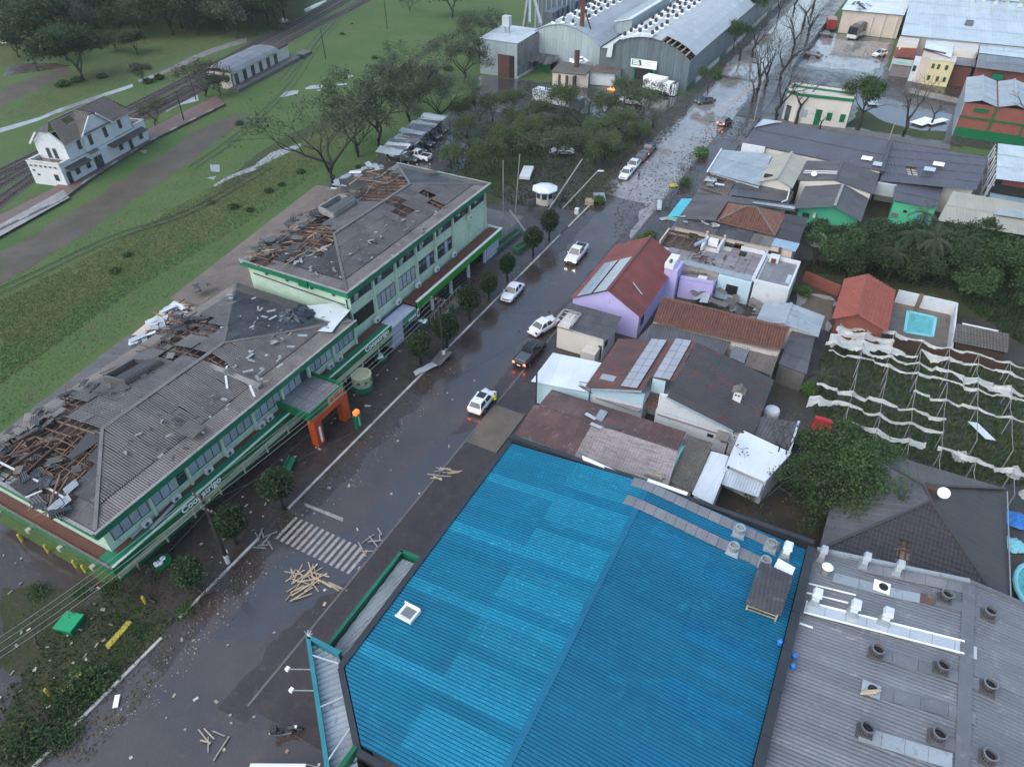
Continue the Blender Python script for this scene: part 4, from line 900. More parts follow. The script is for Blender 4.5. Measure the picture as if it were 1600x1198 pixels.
# ruined concrete house without its roof
RU = thing('roofless_house','roofless pink grey concrete house with bare slabs and torn corner frame','house',(-14,86,0))
MB().prism([(-22.4,84.8,0),(-17.6,82.6,0),(-13.2,82.9,0),(-13.2,84.0,0),(-8.9,83.5,0),(-8.9,89.9,0),(-22.4,90.2,0)],(0,0,3.15)).build('wall','cream_pale',RU)
for i in range(9):
    for j in range(5):
        x,y = -22.3 + i * 1.5,83.5 + j * 1.3
        if x + y * .9 < 54.5 or (x < -17 and y > 85.6): continue
        if (i,j) in ((4,3),(5,4)): continue
        MB().box(x,x + 1.44,y,y + 1.24,3.17,3.3 + U(-.03,.03)).build('floor_slab','slab_pink',RU)
MB().hull8([(-18,82.3,3.3),(-8.9,82.3,3.3),(-8.9,83.4,3.3),(-18,83.4,3.3),(-18,82.3,3.36),(-8.9,82.3,3.36),(-8.9,83.4,3.46),(-18,83.4,3.46)]).build('gutter_slab','zinc_pale',RU)
MB().box(-22.2,-17.0,86.0,89.6,3.17,3.25).build('open_room_floor','rubble',RU)
for k in range(5): MB().bar((-22 + k * 1.2,86,3.75),(-22 + k * 1.2,89.7,3.75),.12,.16).build('roof_beam','timber',RU)
MB().bar((-22.2,89.6,3.8),(-17,89.7,3.8),.16,.3).build('roof_beam','timber_dark',RU); MB().bar((-22.2,88.5,3.8),(-17,88.6,3.8),.12,.2).build('roof_beam','timber_dark',RU)
MB().box(-22.4,-22.2,85.8,90,3.15,4.0).build('parapet','cream',RU)
for (x0,x1,y0,y1) in ((-17,-16.7,87,90),(-14.9,-14.6,87.5,90),(-12.2,-8.9,89.7,89.95),(-9.1,-8.7,82.4,90.2)): MB().box(x0,x1,y0,y1,3.2,4.1 if x1 - x0 < .35 else 3.8).build('parapet','white_wall',RU)
MB().box(-12.1,-11.2,88,89.3,3.31,3.36).build('roof_opening','void',RU); MB().box(-16.5,-15.2,88.9,89.6,3.3,4.2).build('white_tank','white_paint',RU)
MB().tube([(-17.8,87.0,3.9),(-16.8,88.6,4.2)],.25,8).build('blue_pipe','blue_sheet',RU)
scatter_timber(RU,[Z(1000,350,6.154)(*a) for a in ((500,300),(600,280),(680,380),(640,390),(500,350))],3.5,14,mats=('timber_dark','timber'),L=(.6,1.8)); scatter_timber(RU,[Z(1000,350,6.154)(*a) for a in ((700,250),(1150,330),(1000,500),(500,360))],3.4,12,L=(.2,.7),mats=('timber_dark',),up=.1)
WB = thing('white_back_room','white walled back room with dark square window below the bare slabs','house',(-11,83,0)); MB().box(-13.1,-8.95,81.9,83.4,0,3.2).build('wall','bluish_wall',WB); win(WB,'y-',81.9,-11.9,-10.4,.9,2.3,2,gm='void')
LT = thing('lilac_terrace','lilac edged terrace strewn with broken boards','terrace',(-15.3,81,0)); MB().prism([(-17.4,79.6,0),(-13.2,80.2,0),(-13.2,82.2,0),(-17.6,82.2,0)],(0,0,2.7)).build('base','lilac',LT); MB().prism([(-17.3,79.7,2.71),(-13.3,80.3,2.71),(-13.3,82.1,2.71),(-17.5,82.1,2.71)],(0,0,.05)).build('floor','slab_pink',LT)
MB().prism([(-17.4,79.6,2.76),(-13.2,80.2,2.76),(-13.2,80.35,2.76),(-17.4,79.75,2.76)],(0,0,.4)).build('parapet','lilac',LT); scatter_timber(LT,[Z(1000,350,6.154)(*a) for a in ((420,450),(680,460),(720,520),(480,500))],2.9,12,L=(.6,2)); MB().box(-15.4,-14.3,80.6,81.3,2.76,3.0).build('white_sheet','white_paint',LT)
GT = thing('grey_terrace_house','flat grey terrace with white parapet at the end of the ruin','house',(-6.6,85.5,0)); MB().box(-8.65,-4.4,81.9,89.2,0,3.3).build('wall','white_wall',GT)
for i in range(3):
    for j in range(4): MB().box(-8.4 + i * 1.3,-7.14 + i * 1.3,82.2 + j * 1.68,83.84 + j * 1.68,3.31,3.4).build('roof_slab','slab_grey',GT)
for b in ((-8.65,-4.4,81.85,82.1),(-8.65,-4.4,89.0,89.25),(-4.62,-4.38,82.1,89.0)): MB().box(*b,3.3,3.85).build('parapet','white_wall',GT)
MB().box(-5.2,-4.7,83.6,85.4,3.4,3.7).build('fallen_panel','zinc_new',GT); MB().box(-8.2,-7,88,89.2,3.4,4.1).build('stair_head','white_wall',GT); MB().box(-7.9,-7.3,87.9,88,3.45,4.0).build('door_opening','rust_wall',GT)
# cream house with hipped tile centre
CH = thing('cream_house','cream house with mixed grey sheets around a red tiled hip','house',(-14,98,0)); MB().box(-22,-6.2,93.3,102.5,-1.45,3.0).build('wall','cream',CH)
roof(CH,[(-22.2,94.6,3.3),(-22.2,103.5,3.3),(-17.0,103.5,4.3),(-17.0,94.6,4.3)],'zinc_dark',w=1.1,L=2.4,pitch=.3,jit=.006,holes=[[Z(1000,200,4.606)(*a) for a in ((390,610),(440,580),(470,620),(440,640))]])
roof(CH,[(-22.2,92.9,2.95),(-16.4,92.9,2.95),(-16.4,94.6,3.4),(-22.2,94.6,3.4)],'zinc_dark',w=1.1,L=2,pitch=.25,jit=.02); roof(CH,[(-16.4,92.9,2.95),(-11.7,92.9,2.95),(-11.7,96.4,3.6),(-16.4,95.8,3.6)],'fibre',w=1.1,L=2,pitch=.25,jit=.008); roof(CH,[(-11.7,92.9,2.95),(-9.0,92.9,2.95),(-9.0,95,3.4),(-11.7,95,3.4)],'fibre_pale',w=1.1,L=2,pitch=.25)
for pts in ([(-17.2,95.4,3.6),(-9.0,95.4,3.5),(-12.7,99.4,5.1),(-14.0,99.0,5.1)],[(-17.2,95.4,3.6),(-17.2,101.5,3.9),(-14.0,99.0,5.1)],[(-9,95.4,3.5),(-9,102,3.7),(-12.7,99.4,5.1)],[(-17.2,102,3.7),(-9,102,3.7),(-12.7,99.4,5.1),(-14,99,5.1)]): roof(CH,pts,'clay_old',w=2,L=.5,pitch=.32,amp=.05,prof='k',one=True,name='roof_tiles',lift=.07)
for a,b in (((-14,99,5.2),(-17.2,95.4,3.7)),((-12.7,99.4,5.2),(-9,95.4,3.6)),((-14,99,5.2),(-12.7,99.4,5.2))): MB().bar(a,b,.28,.14).build('hip_cap','clay_grey',CH)
roof(CH,[(-9.0,95.6,3.3),(-5.8,95.4,3.2),(-6.0,102.3,3.8),(-9,102,3.9)],'tile_dark',w=1.2,L=2.5,pitch=.4,amp=.01); roof(CH,[(-9.0,93.2,3.1),(-5.8,93.0,3.1),(-5.7,95.2,3.3),(-8.9,95.3,3.3)],'blue_sheet',w=1.2,L=2.5,pitch=.4,amp=.01)
for x in (-19.9,-16.8,-13.6,-9.2): win(CH,'y-',93.3,x,x + 1.5 if x > -12 else x + 1.2,1.3,2.4,2,gm='glass')
for x in (-17.6,-15.2,-7.9): MB().box(x,x + .3,93.0,93.25,0,3.2).build('pilaster',G['rust_wall' if x > -10 else 'cream'],CH)
win(CH,'y-',93.3,-15,-11.5,.7,2.2,3,'rust_wall')
strew = [Z(1000,200,4.606)(*a) for a in ((290,640),(540,680),(560,720),(300,690))]; loose_sheets(CH,strew,3.4,8,'zinc_pale',size=(.5,1.2))
CH.location += V((.4,-3.0,1.45))
CY = thing('cyan_sign_canopy','bright cyan topped shop canopy leaning over the debris','canopy',(-23.2,99,0)); roof(CY,[(-24.2,95.6,2.85),(-22.4,95.8,3.1),(-22.4,102.8,3.1),(-24.2,102.4,2.85)],'cyan_sign',w=1.2,L=3,pitch=.6,amp=.008,prof='s')
for y in (95.8,102): MB().tube([(-24,y,0),(-24,y,2.85)],.07,6).build('post','zinc',CY)
MB().box(-24.2,-22.3,95.55,95.65,2.4,2.95).build('fascia','aqua',CY); MB().box(-23.9,-22.3,96,102,0,.2).build('step','slab_pink',CY)
# row behind: flat roofs, pale grey roof, beige gable
MD = thing('flat_roofed_row','low row of dark flat roofs with broken street front','house',(-14,108,0)); MB().box(-22.6,-9.3,104.6,111.5,0,3.5).build('wall','concrete_dark',MD)
roof(MD,[(-17.9,105,3.7),(-9.5,106.5,3.7),(-10.2,111.8,3.9),(-17.8,109.6,3.9)],'grey_roof',w=1.2,L=2.5,pitch=.3,amp=.015,jit=.004); roof(MD,[(-17.6,103.3,3.4),(-7.9,104.6,3.4),(-8.2,106.4,3.6),(-17.6,105,3.6)],'zinc_dark',w=1.2,L=2.5,pitch=.3,amp=.015); roof(MD,[(-14,104.1,3.55),(-8.0,105,3.55),(-8.1,105.8,3.62),(-14,104.8,3.62)],'zinc_pale',w=2,L=2,pitch=.3,amp=.01)
hb = [Z(1000,200,4.606)(*a) for a in ((490,360),(600,385),(580,440),(480,420))]; roof(MD,[(-22.4,105.6,3.6),(-18,104.6,3.6),(-18,110.6,3.9),(-23,111.8,3.9)],'fibre_old',w=1.2,L=1.6,pitch=.3,holes=[hb],jit=.02); lattice(MD,[(-22.4,105.6,3.6),(-18,104.6,3.6),(-18,110.6,3.9),(-23,111.8,3.9)],[hb],.7,.9,'timber_dark'); loose_sheets(MD,hb,3.9,9,'zinc_pale')
MB().tube([(-10.0,111.5,4.0),(-9.6,107,3.9),(-10.2,106.3,3.7)],.1,6).build('gutter_pipe','white_paint',MD)
GR = thing('pale_grey_roof_house','house with wide smooth pale grey metal roof facing the street','house',(-19,116,0)); MB().prism([(-22.3,111,0),(-14.3,109.2,0),(-15,122,0),(-22.8,120.6,0)],(0,0,4.1)).build('wall','white_wall',GR)
roof(GR,[(-22.7,110.6,4.3),(-14.1,108.6,4.5),(-15.1,122.3,4.5),(-23.2,120.9,4.3)],'zinc_pale',w=1.2,L=6,pitch=.6,amp=.012,prof='s'); MB().box(-20.4,-16.6,123.2,123.5,0,5.1).build('parapet','white_wall',GR); MB().bar((-22.75,110.5,4.4),(-23.25,121,4.4),.2,.25).build('gutter','white_paint',GR)
BE = thing('beige_gabled_house','beige metal gabled roof raised above the grey roofs','house',(-12,115,0)); body(BE,-14.3,-9.9,110.3,121.3,4.5,5.5,'cream_pale',ridge=-12.1); gable(BE,-14.5,-9.7,110,121.6,4.6,5.6,'beige_roof',ridge=-12.1,oh=.15,w=1.2,L=4,pitch=.4,amp=.012)
MB().box(-14.2,-11.9,111.2,111.9,4.9,5.3).build('broken_edge','void',BE)
# green walled houses
G1 = thing('green_house','bright green gabled house with dark roof, door and air conditioner','house',(-3.4,112,0)); body(G1,-7.6,.6,106.3,113.4,3.6,4.95,'jade',ridge=-2.9); gable(G1,-7.9,.9,105.2,113.6,3.7,5.1,'grey_roof',ridge=-2.9,oh=.2,w=1.2,L=2.4,pitch=.3,amp=.018,ze2=3.7)
win(G1,'y-',106.3,-6.9,-5.9,1.9,2.8,2); win(G1,'y-',106.3,-4.6,-3.2,.4,2.4,1,'dark_frame','timber_dark',name='door'); win(G1,'y-',106.3,-.9,.2,.9,1.9,2); a = ac(-5.4,106.0,2.6,lab='white air conditioner on the bright green gable wall')
MB().bar((-2.9,105.2,5.25),(-2.9,113.4,5.25),.4,.1).build('ridge_tiles','concrete',G1)
G2 = thing('green_house','bright green lower house with blue wall sign behind the trees','house',(7.5,118,0)); MB().box(4.7,10.3,114.6,122,0,3.6).build('wall','jade',G2); roof(G2,[(4.4,114.1,3.9),(10.5,114.5,3.6),(10.8,123.6,4.1),(4.0,121.7,4.5)],'purple_roof',w=1.2,L=3,pitch=.3,amp=.015)
MB().box(8.3,9.9,114.5,114.58,1.2,2.3).build('sign_board','blue_bright',G2); MB().box(8.65,8.85,114.47,114.5,1.45,2.1).build('sign_mark','blue_sheet',G2); MB().box(9.05,9.45,114.47,114.5,1.45,2.1).build('sign_mark','blue_sheet',G2)
win(G2,'y-',114.6,6.3,6.8,2.2,2.6,1,gm='void'); MB().box(4.9,5.8,114.5,114.6,1.3,1.9).build('patch','slab_grey',G2)
BK = thing('grey_gabled_house','grey gabled house behind the green gable with antenna bars on its ridge','house',(-4.5,118,0)); body(BK,-9,1.2,113.8,121.8,4.4,5.4,'cream_pale',ridge=-4.2); gable(BK,-9.4,1.5,113.7,122,4.5,5.5,'grey_roof',ridge=-4.2,oh=.1,w=1.2,L=2.7,pitch=.3,amp=.018)
for dy in (0,.8): MB().bar((-9,115.2 + dy,5.2),(-4.3,115.4 + dy,5.9),.14,.1).build('white_pipe','white_paint',BK)
def dish(name,p,r,label,mat='zinc_pale',par=None):
    t = thing(name,label,'satellite dish',p); p = V(p); MB().tube([p,p + V((0,0,r))],.05,5).build('mast','zinc',t); m = MB(); rows = []
    for i in range(5):
        rr = r * i / 4; rows.append([(p.x + rr * math.cos(k * math.pi / 7),p.y - .25 * r + rr * math.sin(k * math.pi / 7) * .75 + rr * rr / r * -.1,p.z + r + rr * math.sin(k * math.pi / 7) * .6 + rr * rr / r * .25) for k in range(15)])
    m.strip(rows).build('dish',G[mat],t,smooth=True)
dish('satellite_dish',(-3.6,96.6,2.4),1.25,'large mesh satellite dish at the edge of the garden trees','zinc'); dish('satellite_dish',(-7.4,114.7,5.0),.45,'small white satellite dish on the grey gabled roof','white_paint')
BS = thing('brown_shed','dark brown sheet shed in front of the green gable','shed',(-3.6,100,0)); MB().prism([(-6,97,0),(-1.4,98,0),(-1.5,103.6,0),(-6.2,101.5,0)],(0,0,2.5)).build('wall','concrete_dark',BS); roof(BS,[(-6.2,96.5,2.6),(-1.1,97.5,2.6),(-1.2,104.1,2.9),(-6.5,101.9,2.9)],'purple_roof',w=1.2,L=2.6,pitch=.3,jit=.01)
# the big dark purple roof
BP = thing('dark_purple_hall','large hall with dark purple grey metal roof along the cross street','warehouse',(-2,129,0)); MB().prism([(-19.3,124.2,0),(1.6,122.2,0),(1.6,135.8,0),(-20.0,135.9,0)],(0,0,4.7)).build('wall','cream_pale',BP); MB().box(1.9,14.8,122.6,135.6,0,4.3).build('wall','cream_pale',BP)
roof(BP,[(-19.6,124,4.9),(1.8,122.1,4.9),(1.6,136.1,5.1),(-20.4,136.2,5.1)],'purple_roof',w=1.5,L=7,pitch=.5,amp=.015,prof='t'); hb = [Z(1080,0,3.077)(*a) for a in ((1045,800),(1075,800),(1085,865),(1045,865))]
roof(BP,[(1.9,119.4,4.4),(11,121.2,4.5),(15.2,122.2,4.5),(16.6,136.0,5),(2,136.0,5)],'purple_roof',w=1.5,L=3.5,pitch=.5,amp=.015,prof='t',holes=[hb]); lattice(BP,[(1.9,119.4,4.4),(11,121.2,4.5),(15.2,122.2,4.5),(16.6,136.0,5),(2,136.0,5)],[hb],.8,.8,'timber_dark')
MB().bar((1.75,121,5.15),(1.8,136,5.3),.5,.5).build('fire_wall','black_steel',BP); MB().box(1.7,4.4,118.9,119.4,2.4,4.3).build('white_wall_panel','zinc_new',BP)
MB().prism([(-20.6,131,5.2),(-19.8,136.4,5.2),(-16.5,136.3,5.25),(-17.6,135.2,5.25)],(0,0,.1)).build('torn_sheet','zinc_new',BP); MB().bar((-20.5,126,5.2),(-20.4,137,5.6),.25,.5).build('verge_wall','black_steel',BP)
for k,(px,py) in enumerate(((1354,248),(1372,257),(1466,257),(1452,265))): 
    p = P(px,py,5.1); MB().hull8([p + V(q) for q in ((-.8,-.7,0),(.8,-.7,.05),(.9,.7,.1),(-.7,.8,.05),(-.8,-.7,.08),(.8,-.7,.13),(.9,.7,.18),(-.7,.8,.13))]).build('loose_sheet',G['letter_white' if k in (0,2) else 'zinc_new'],BP)
# steel frame hall and beige flat roof at the right edge
ST = thing('steel_hall','tall pale blue steel hall with open torn flank at the right edge','warehouse',(22,132,0)); MB().box(18.2,34,126,141,0,5.0).build('wall','galv_wall',ST); roof(ST,[(17.2,124,6.0),(36,126,6.2),(36,142,6.2),(17.6,140.4,6.0)],'zinc_new',w=1.4,L=5,pitch=.5,amp=.015,prof='t')
for k in range(9): y = 124.6 + k * 1.9; MB().bar((17.3,y,6),(16.1 + U(0,.6),y - 1.2,.1),.16,.16).build('frame_leg','zinc_pale',ST)
for k in range(3): MB().bar((17.35 - k * .25,124.3,4.9 - k * 1.5),(17.5 - k * .3,141,4.9 - k * 1.5),.14,.2).build('rail','zinc_new',ST)
MB().box(17.4,30,125.4,125.98,3.4,5.8).build('opening','void',ST); MB().box(18.4,29,125.2,125.38,4.9,5.7).build('red_beam','red_roof',ST); MB().box(17.5,32,124.6,126,2.2,3.3).build('blue_panel','blue_sheet',ST)
BF = thing('beige_flat_roof','open carport with wide beige metal roof at the right edge','carport',(16,115,0)); roof(BF,[(10.6,109.4,4.1),(34,110.8,4.1),(34,121,4.4),(12.1,120.5,4.4)],'beige_roof',w=1.3,L=5.5,pitch=.45,amp=.015,prof='t')
for x,y in ((11.2,110),(16,110.4),(21,110.7),(26,111),(12.4,119.6),(18,119.8)): MB().bar((x,y,0),(x,y,4.1),.22).build('post','zinc_pale',BF)
MB().bar((10.8,109.8,3.95),(34,111.2,3.95),.12,.25).build('beam','black_steel',BF); MB().box(14,34,114,120,0,2.8).build('wall','white_wall',BF); MB().hull8([(17.5,114.4,4.5),(22,114.8,4.5),(22,117,4.5),(18.5,116.6,4.5),(17.5,114.4,4.56),(22,114.8,4.8),(22,117,5.0),(18.5,116.6,4.6)]).build('lifted_sheet','zinc_pale',BF)
sheetpoly('concrete_yard',[(11.6,124),(17,124),(17.4,139),(12.4,137)],.03,'concrete')
# red tiled garden house and the pool
TH_ = thing('red_tiled_house','garden house with vivid red clay tile gable','house',(4.2,83.5,0)); body(TH_,1.7,6.8,79.2,88.2,3.0,4.15,'brick_orange',ridge=3.7); gable(TH_,1.5,7.0,78.9,88.6,3.05,4.3,'clay',ridge=3.7,oh=.2,w=2,L=.48,pitch=.34,amp=.055,prof='k',one=True,name='roof_tiles',lift=.08)
struct(MB().box(7.6,14.3,81.4,91.3,-.1,.12).build('pool_deck','paving_tan'))
PO = thing('swimming_pool','small turquoise swimming pool with light blue rim','pool',(11.1,87.4,0)); q = [P(1418,488),P(1461,498),P(1456,527),P(1413,520)]; q = [(p.x,p.y) for p in q]
for i in range(4): a,b = q[i],q[(i + 1) % 4]; MB().bar((*a,.16),(*b,.16),.35,.14).build('rim','pool_rim',PO)
MB().face([(x,y,.13) for x,y in q]).build('water','pool_water',PO)
def wall_run(name,label,pts,h,mat,th=.18,cat='wall',z=0):
    t = thing(name,label,cat,(*pts[0],z))
    for a,b in zip(pts,pts[1:]): MB().bar((*a,z + h / 2),(*b,z + h / 2),th,h).build('panel',mat,t)
    return t
wall_run('pool_wall','white garden wall around the swimming pool',[(7.8,91.3),(14.5,91.4),(14.3,81.2)],1.9,'white_wall'); MB().box(10.2,10.7,91.1,91.5,0,2.0).build('pier','timber',bpy.data.objects['pool_wall'])
wall_run('garden_wall','low brick red wall below the garden trees',[(-3.6,91.2),(1.2,89.5)],1.6,'brick_orange'); wall_run('garden_wall','dark brown wall between the pool and the torn greenhouse',[(7.2,80.7),(14.2,80.9),(20,81.3)],1.6,'timber_dark')
rect('gravel_patch',-3.2,1.2,81,88.8,.02,'concrete',.6,1); sheetpoly('gravel_patch',ragged([(-3,82),(1,81),(1.2,88),(-2.6,88.6)],.5,1),.024,'paving_tan')
SH = thing('tiled_garden_shed','long brown tiled shed right of the pool','shed',(16.8,83,0)); MB().box(14.6,19.4,81.6,84.4,0,2.2).build('wall','timber_dark',SH); roof(SH,[(14.1,81.0,2.4),(19.6,81.5,2.4),(19.6,84.9,2.9),(14.2,84.4,2.9)],'clay_grey',w=2,L=.5,pitch=.35,amp=.05,prof='k',one=True,name='roof_tiles',lift=.08); MB().bar((14.8,84.7,3.0),(18.5,84.9,3.0),.2,.08).build('white_pipe','white_paint',SH)
# dark tiled house by the torn greenhouse
BG = thing('dark_hipped_house','large dark hipped tile roof with small torn hole and white dish','house',(13,50,0)); MB().box(6.3,18.2,44.5,56.6,0,3.3).build('wall','cream',BG)
A,B_,C_,D_,E_,F_ = (5.6,57.1,3.4),(18.8,57.4,3.4),(18.9,43,3.4),(5.4,43,3.4),(11.8,51.9,5.6),(12.4,50.3,5.6)
h1 = [Z(1200,640,3.865)(*a) for a in ((760,790),(880,800),(870,920),(800,930))]
roof(BG,[A,B_,E_],'grey_roof',w=1.4,L=2.2,pitch=.7,amp=.008,prof='s'); roof(BG,[D_,A,E_,F_],'grey_roof',w=1.4,L=2.2,pitch=.7,amp=.008,prof='s'); roof(BG,[C_,B_,E_,F_],'tile_dark',w=1.4,L=2.4,pitch=.7,amp=.006,prof='s')  # left and far slopes get a paler material for the light they catch
roof(BG,[D_,C_,F_],'tile_dark',w=.9,L=.42,pitch=.3,amp=.025,prof='k',holes=[h1],lift=.06,name='roof_tile'); lattice(BG,[D_,C_,F_],[h1],.45,.4,'timber_dark'); scatter_timber(BG,h1,4.3,6,L=(.3,.7),mats=('clay_grey','timber'),w_=.07,up=.0)
for a,b in ((E_,A),(E_,B_),(F_,C_),(F_,D_),(E_,F_)): MB().bar(V(a) + V((0,0,.1)),V(b) + V((0,0,.1)),.25,.12).build('hip_cap','tile_dark' if b != E_ else 'concrete',BG)
q = P(1463,765,5.6); MB().box(q.x - .9,q.x + .6,q.y - .3,q.y + .4,5.1,5.75).build('chimney','timber_dark',BG); dish('satellite_dish',(q.x + .45,q.y - .4,5.4),.5,'white satellite dish on the ridge of the dark hipped roof','white_paint'); MB().bar((18.95,43.5,3.5),(18.85,57,3.5),.08,.1).build('verge_trim','zinc_pale',BG)
pl2 = thing('inflatable_pool','light blue round pool edge at the far right margin','pool',(22.5,49.5,0)); m = MB(); m.tube([(22.8 + 2.3 * math.cos(t * .3142),50 + 2.9 * math.sin(t * .3142),.5) for t in range(21)],.2,8).build('rim','pool_rim',pl2); m = MB(); m.face([(22.8 + 2.2 * math.cos(t * .3142),50 + 2.8 * math.sin(t * .3142),.4) for t in range(20)]).build('water','pool_water',pl2)
crumple('tarpaulin',(20.6,54.4,.1),1.0,.9,.6,'pool_rim','torn light blue tarpaulin between the dark roof and the margin','tarpaulin',5,8); crumple('tarpaulin',(20.9,57.6,.1),1.2,1.1,.7,'blue_bright','blue tarpaulin bundle under the torn greenhouse film','tarpaulin',6,8)
# ---------------------------------------------------------------- blue roofed store in the foreground
BR = thing('blue_roofed_store','large store with bright blue ribbed metal roof filling the foreground','store',(-8,28,0))
MB().prism([(-20.9,17,0),(-16.6,13.2,0),(4.2,13.2,0),(4.2,40.2,0),(-20.9,40.2,0)],(0,0,5.4)).build('wall','concrete_dark',BR)
fade = {}
def bp(i,j,nc,nr):
    if j == 0: return 1 if i % 6 == 4 else 0
    return 1 if i % 4 != 3 else 0
L0,R0 = (-21.1,40.3,5.6),(4.2,40.6,5.7)
roof(BR,[(-21.1,16.5,5.6),(-21.1,40.3,5.6),(-8.45,40.3,6.75),(-8.45,12.8,6.75),(-16.9,12.8,5.97)],['blue_roof','blue_faded'],w=1.0,L=6.4,pitch=.28,amp=.036,prof='g',pick=bp,eave=(0,1,0),lift=.02)
def bp2(i,j,nc,nr): return 1 if j == 0 and i % 5 in (1,2) else 0
roof(BR,[(4.2,12.8,5.6),(4.2,40.5,5.6),(-8.45,40.3,6.75),(-8.45,12.8,6.75)],['blue_roof_deep','blue_mid'],w=1.0,L=6.4,pitch=.28,amp=.03,prof='g',pick=bp2,eave=(0,1,0),lift=.02)
MB().bar((-8.45,12.8,6.82),(-8.45,40.3,6.82),.45,.04).build('ridge_cap','blue_roof_deep',BR)
MB().bar((-21.35,16.4,5.55),(-21.35,40.5,5.55),.45,.5).build('gutter','black_steel',BR); MB().bar((-21.5,40.75,5.8),(4.6,40.95,5.95),.4,.75).build('parapet','black_steel',BR)
for k in range(13): y = 40.6 - k * 3.2; MB().box(4.25,4.85,max(y - 3.17,2),y,0,6.15 + (k % 2) * .01).build('parapet_panel','black_steel',BR)
MB().bar((-21.3,16.3,5.55),(-17.0,12.5,5.6),.4,.5).build('gutter','black_steel',BR); MB().bar((-17.0,12.5,5.6),(4.2,12.5,5.6),.4,.5).build('gutter','black_steel',BR)
for (a,b,wd) in (((-9.75,40.0),(2.4,39.6),.95),((-9.6,37.9),(1.5,37.4),1.0)):
    n = 13
    for k in range(n):
        f,g = k / n,(k + .97) / n; x0,x1 = a[0] + (b[0] - a[0]) * f,a[0] + (b[0] - a[0]) * g; y = a[1] + (b[1] - a[1]) * f
        za = 6.75 - abs(x0 + 8.45) * .0909 + .12; zb = 6.75 - abs(x1 + 8.45) * .0909 + .12
        MB().hull8([(x0,y - wd / 2,za),(x1,y - wd / 2,zb),(x1,y + wd / 2,zb),(x0,y + wd / 2,za),(x0,y - wd / 2,za + .05),(x1,y - wd / 2,zb + .05),(x1,y + wd / 2,zb + .05),(x0,y + wd / 2,za + .05)]).build('skylight_strip','slab_grey',BR)
def turbine(x,y,z,label,mat='zinc_pale',r=.36,h=.55,grp='turbine vents on the roofs',dark=False):
    t = thing('turbine_vent',label,'roof vent',(x,y,z),0,grp)
    MB().hull8([(x - .5,y - .45,z - .25),(x + .5,y - .45,z - .25),(x + .5,y + .45,z - .25),(x - .5,y + .45,z - .25)] + [(x + a,y + b,z + .08) for a,b in ((-.42,-.4),(.42,-.4),(.42,.4),(-.42,.4))]).build('base',G[mat],t)
    m = MB(); n = 16
    for k in range(n):
        a0,a1 = k * 2 * math.pi / n,(k + .7) * 2 * math.pi / n; rr = []
        for zz,rad in ((.08,.92),(.25,1),(.42,1),(.55,.96)): rr.append([(x + r * rad * math.cos(a),y + r * rad * math.sin(a),z + zz * h / .55) for a in (a0,a1)])
        m.strip(rr)
    m.build('blades',G[mat],t); MB().lathe((x,y,z + .05),[(r * .8,0),(r * .8,h * .55)],12).build('core',G['void' if dark else 'concrete'],t)  # dark version: core coloured black to paint the shade of the hollow inside
    m = MB(); m.lathe((x,y,z + h),[(r * 1.04,0),(r * 1.06,.06),(r * .84,.07),(r * .8,-.3)],16,False); m.build('crown',G['zinc' if dark else mat],t); return t
for (x,y),lab in zip(((-.7,39.2),(1.75,39.1),(-.7,37.3),(1.7,37.3)),('left turbine vent on the upper skylight strip of the blue roof','right turbine vent on the upper skylight strip of the blue roof','left turbine vent on the lower skylight strip of the blue roof','right turbine vent next to the grey penthouse on the blue roof')): turbine(x,y,6.75 - abs(x + 8.45) * .0909 + .3,lab)
def chimney_box(x,y,z,label,s=1,mat='steel_white',grp=None,h=1.3):
    t = thing('square_vent',label,'roof vent',(x,y,z),0,grp)
    MB().hull8([(x - .45 * s,y - .4 * s,z - .3),(x + .45 * s,y - .4 * s,z - .3),(x + .45 * s,y + .4 * s,z - .3),(x - .45 * s,y + .4 * s,z - .3)] + [(x + a * s,y + b * s,z + .45) for a,b in ((-.25,-.25),(.25,-.25),(.25,.25),(-.25,.25))]).build('base','zinc_pale',t)
    MB().box(x - .24 * s,x + .24 * s,y - .24 * s,y + .24 * s,z + .45,z + h - .3).build('shaft',G[mat],t); MB().hull8([(x - .34 * s,y - .34 * s,z + h - .3),(x + .34 * s,y - .34 * s,z + h - .3),(x + .34 * s,y + .34 * s,z + h - .3),(x - .34 * s,y + .34 * s,z + h - .3)] + [(x + a * s,y + b * s,z + h + .1) for a,b in ((-.26,-.26),(.26,-.26),(.26,.26),(-.26,.26))]).build('cowl',G[mat],t); return t
chimney_box(2.9,39.0,5.9,'square white vent in the far corner of the blue roof')
PHS = thing('roof_penthouse','grey sheet penthouse open at the front on the blue roof','penthouse',(2.5,34.7,5.7)); roof(PHS,[(1.2,32.7,6.75),(3.6,32.9,6.75),(3.75,36.6,6.85),(1.35,36.8,6.85)],'fibre',w=1.2,L=1.9,pitch=.3,amp=.015)
for x,y in ((1.4,33),(3.4,33.1),(1.5,36.5),(3.6,36.4)): MB().bar((x,y,5.5),(x,y,6.8),.1).build('post','timber_pale',PHS)
MB().box(3.3,3.4,33.2,36.3,5.6,6.7).build('wall','concrete_dark',PHS); MB().box(1.5,3.3,36.2,36.4,5.6,6.7).build('wall','concrete_dark',PHS)
for z in (6.0,6.35): MB().bar((1.4,33,z),(3.4,33.1,z),.06).build('rail','timber_pale',PHS)
MB().box(1.6,3.2,33.4,34.6,5.8,6.2).build('stored_box','timber_dark',PHS)
tag(MB().prism([(2.35,37.4,6.0),(3.7,37.1,5.9),(3.8,38.2,5.9),(2.5,38.4,6.0)],(0,0,.05)).build('loose_panel','letter_white'),'bright white panel lying beside the grey penthouse','panel')
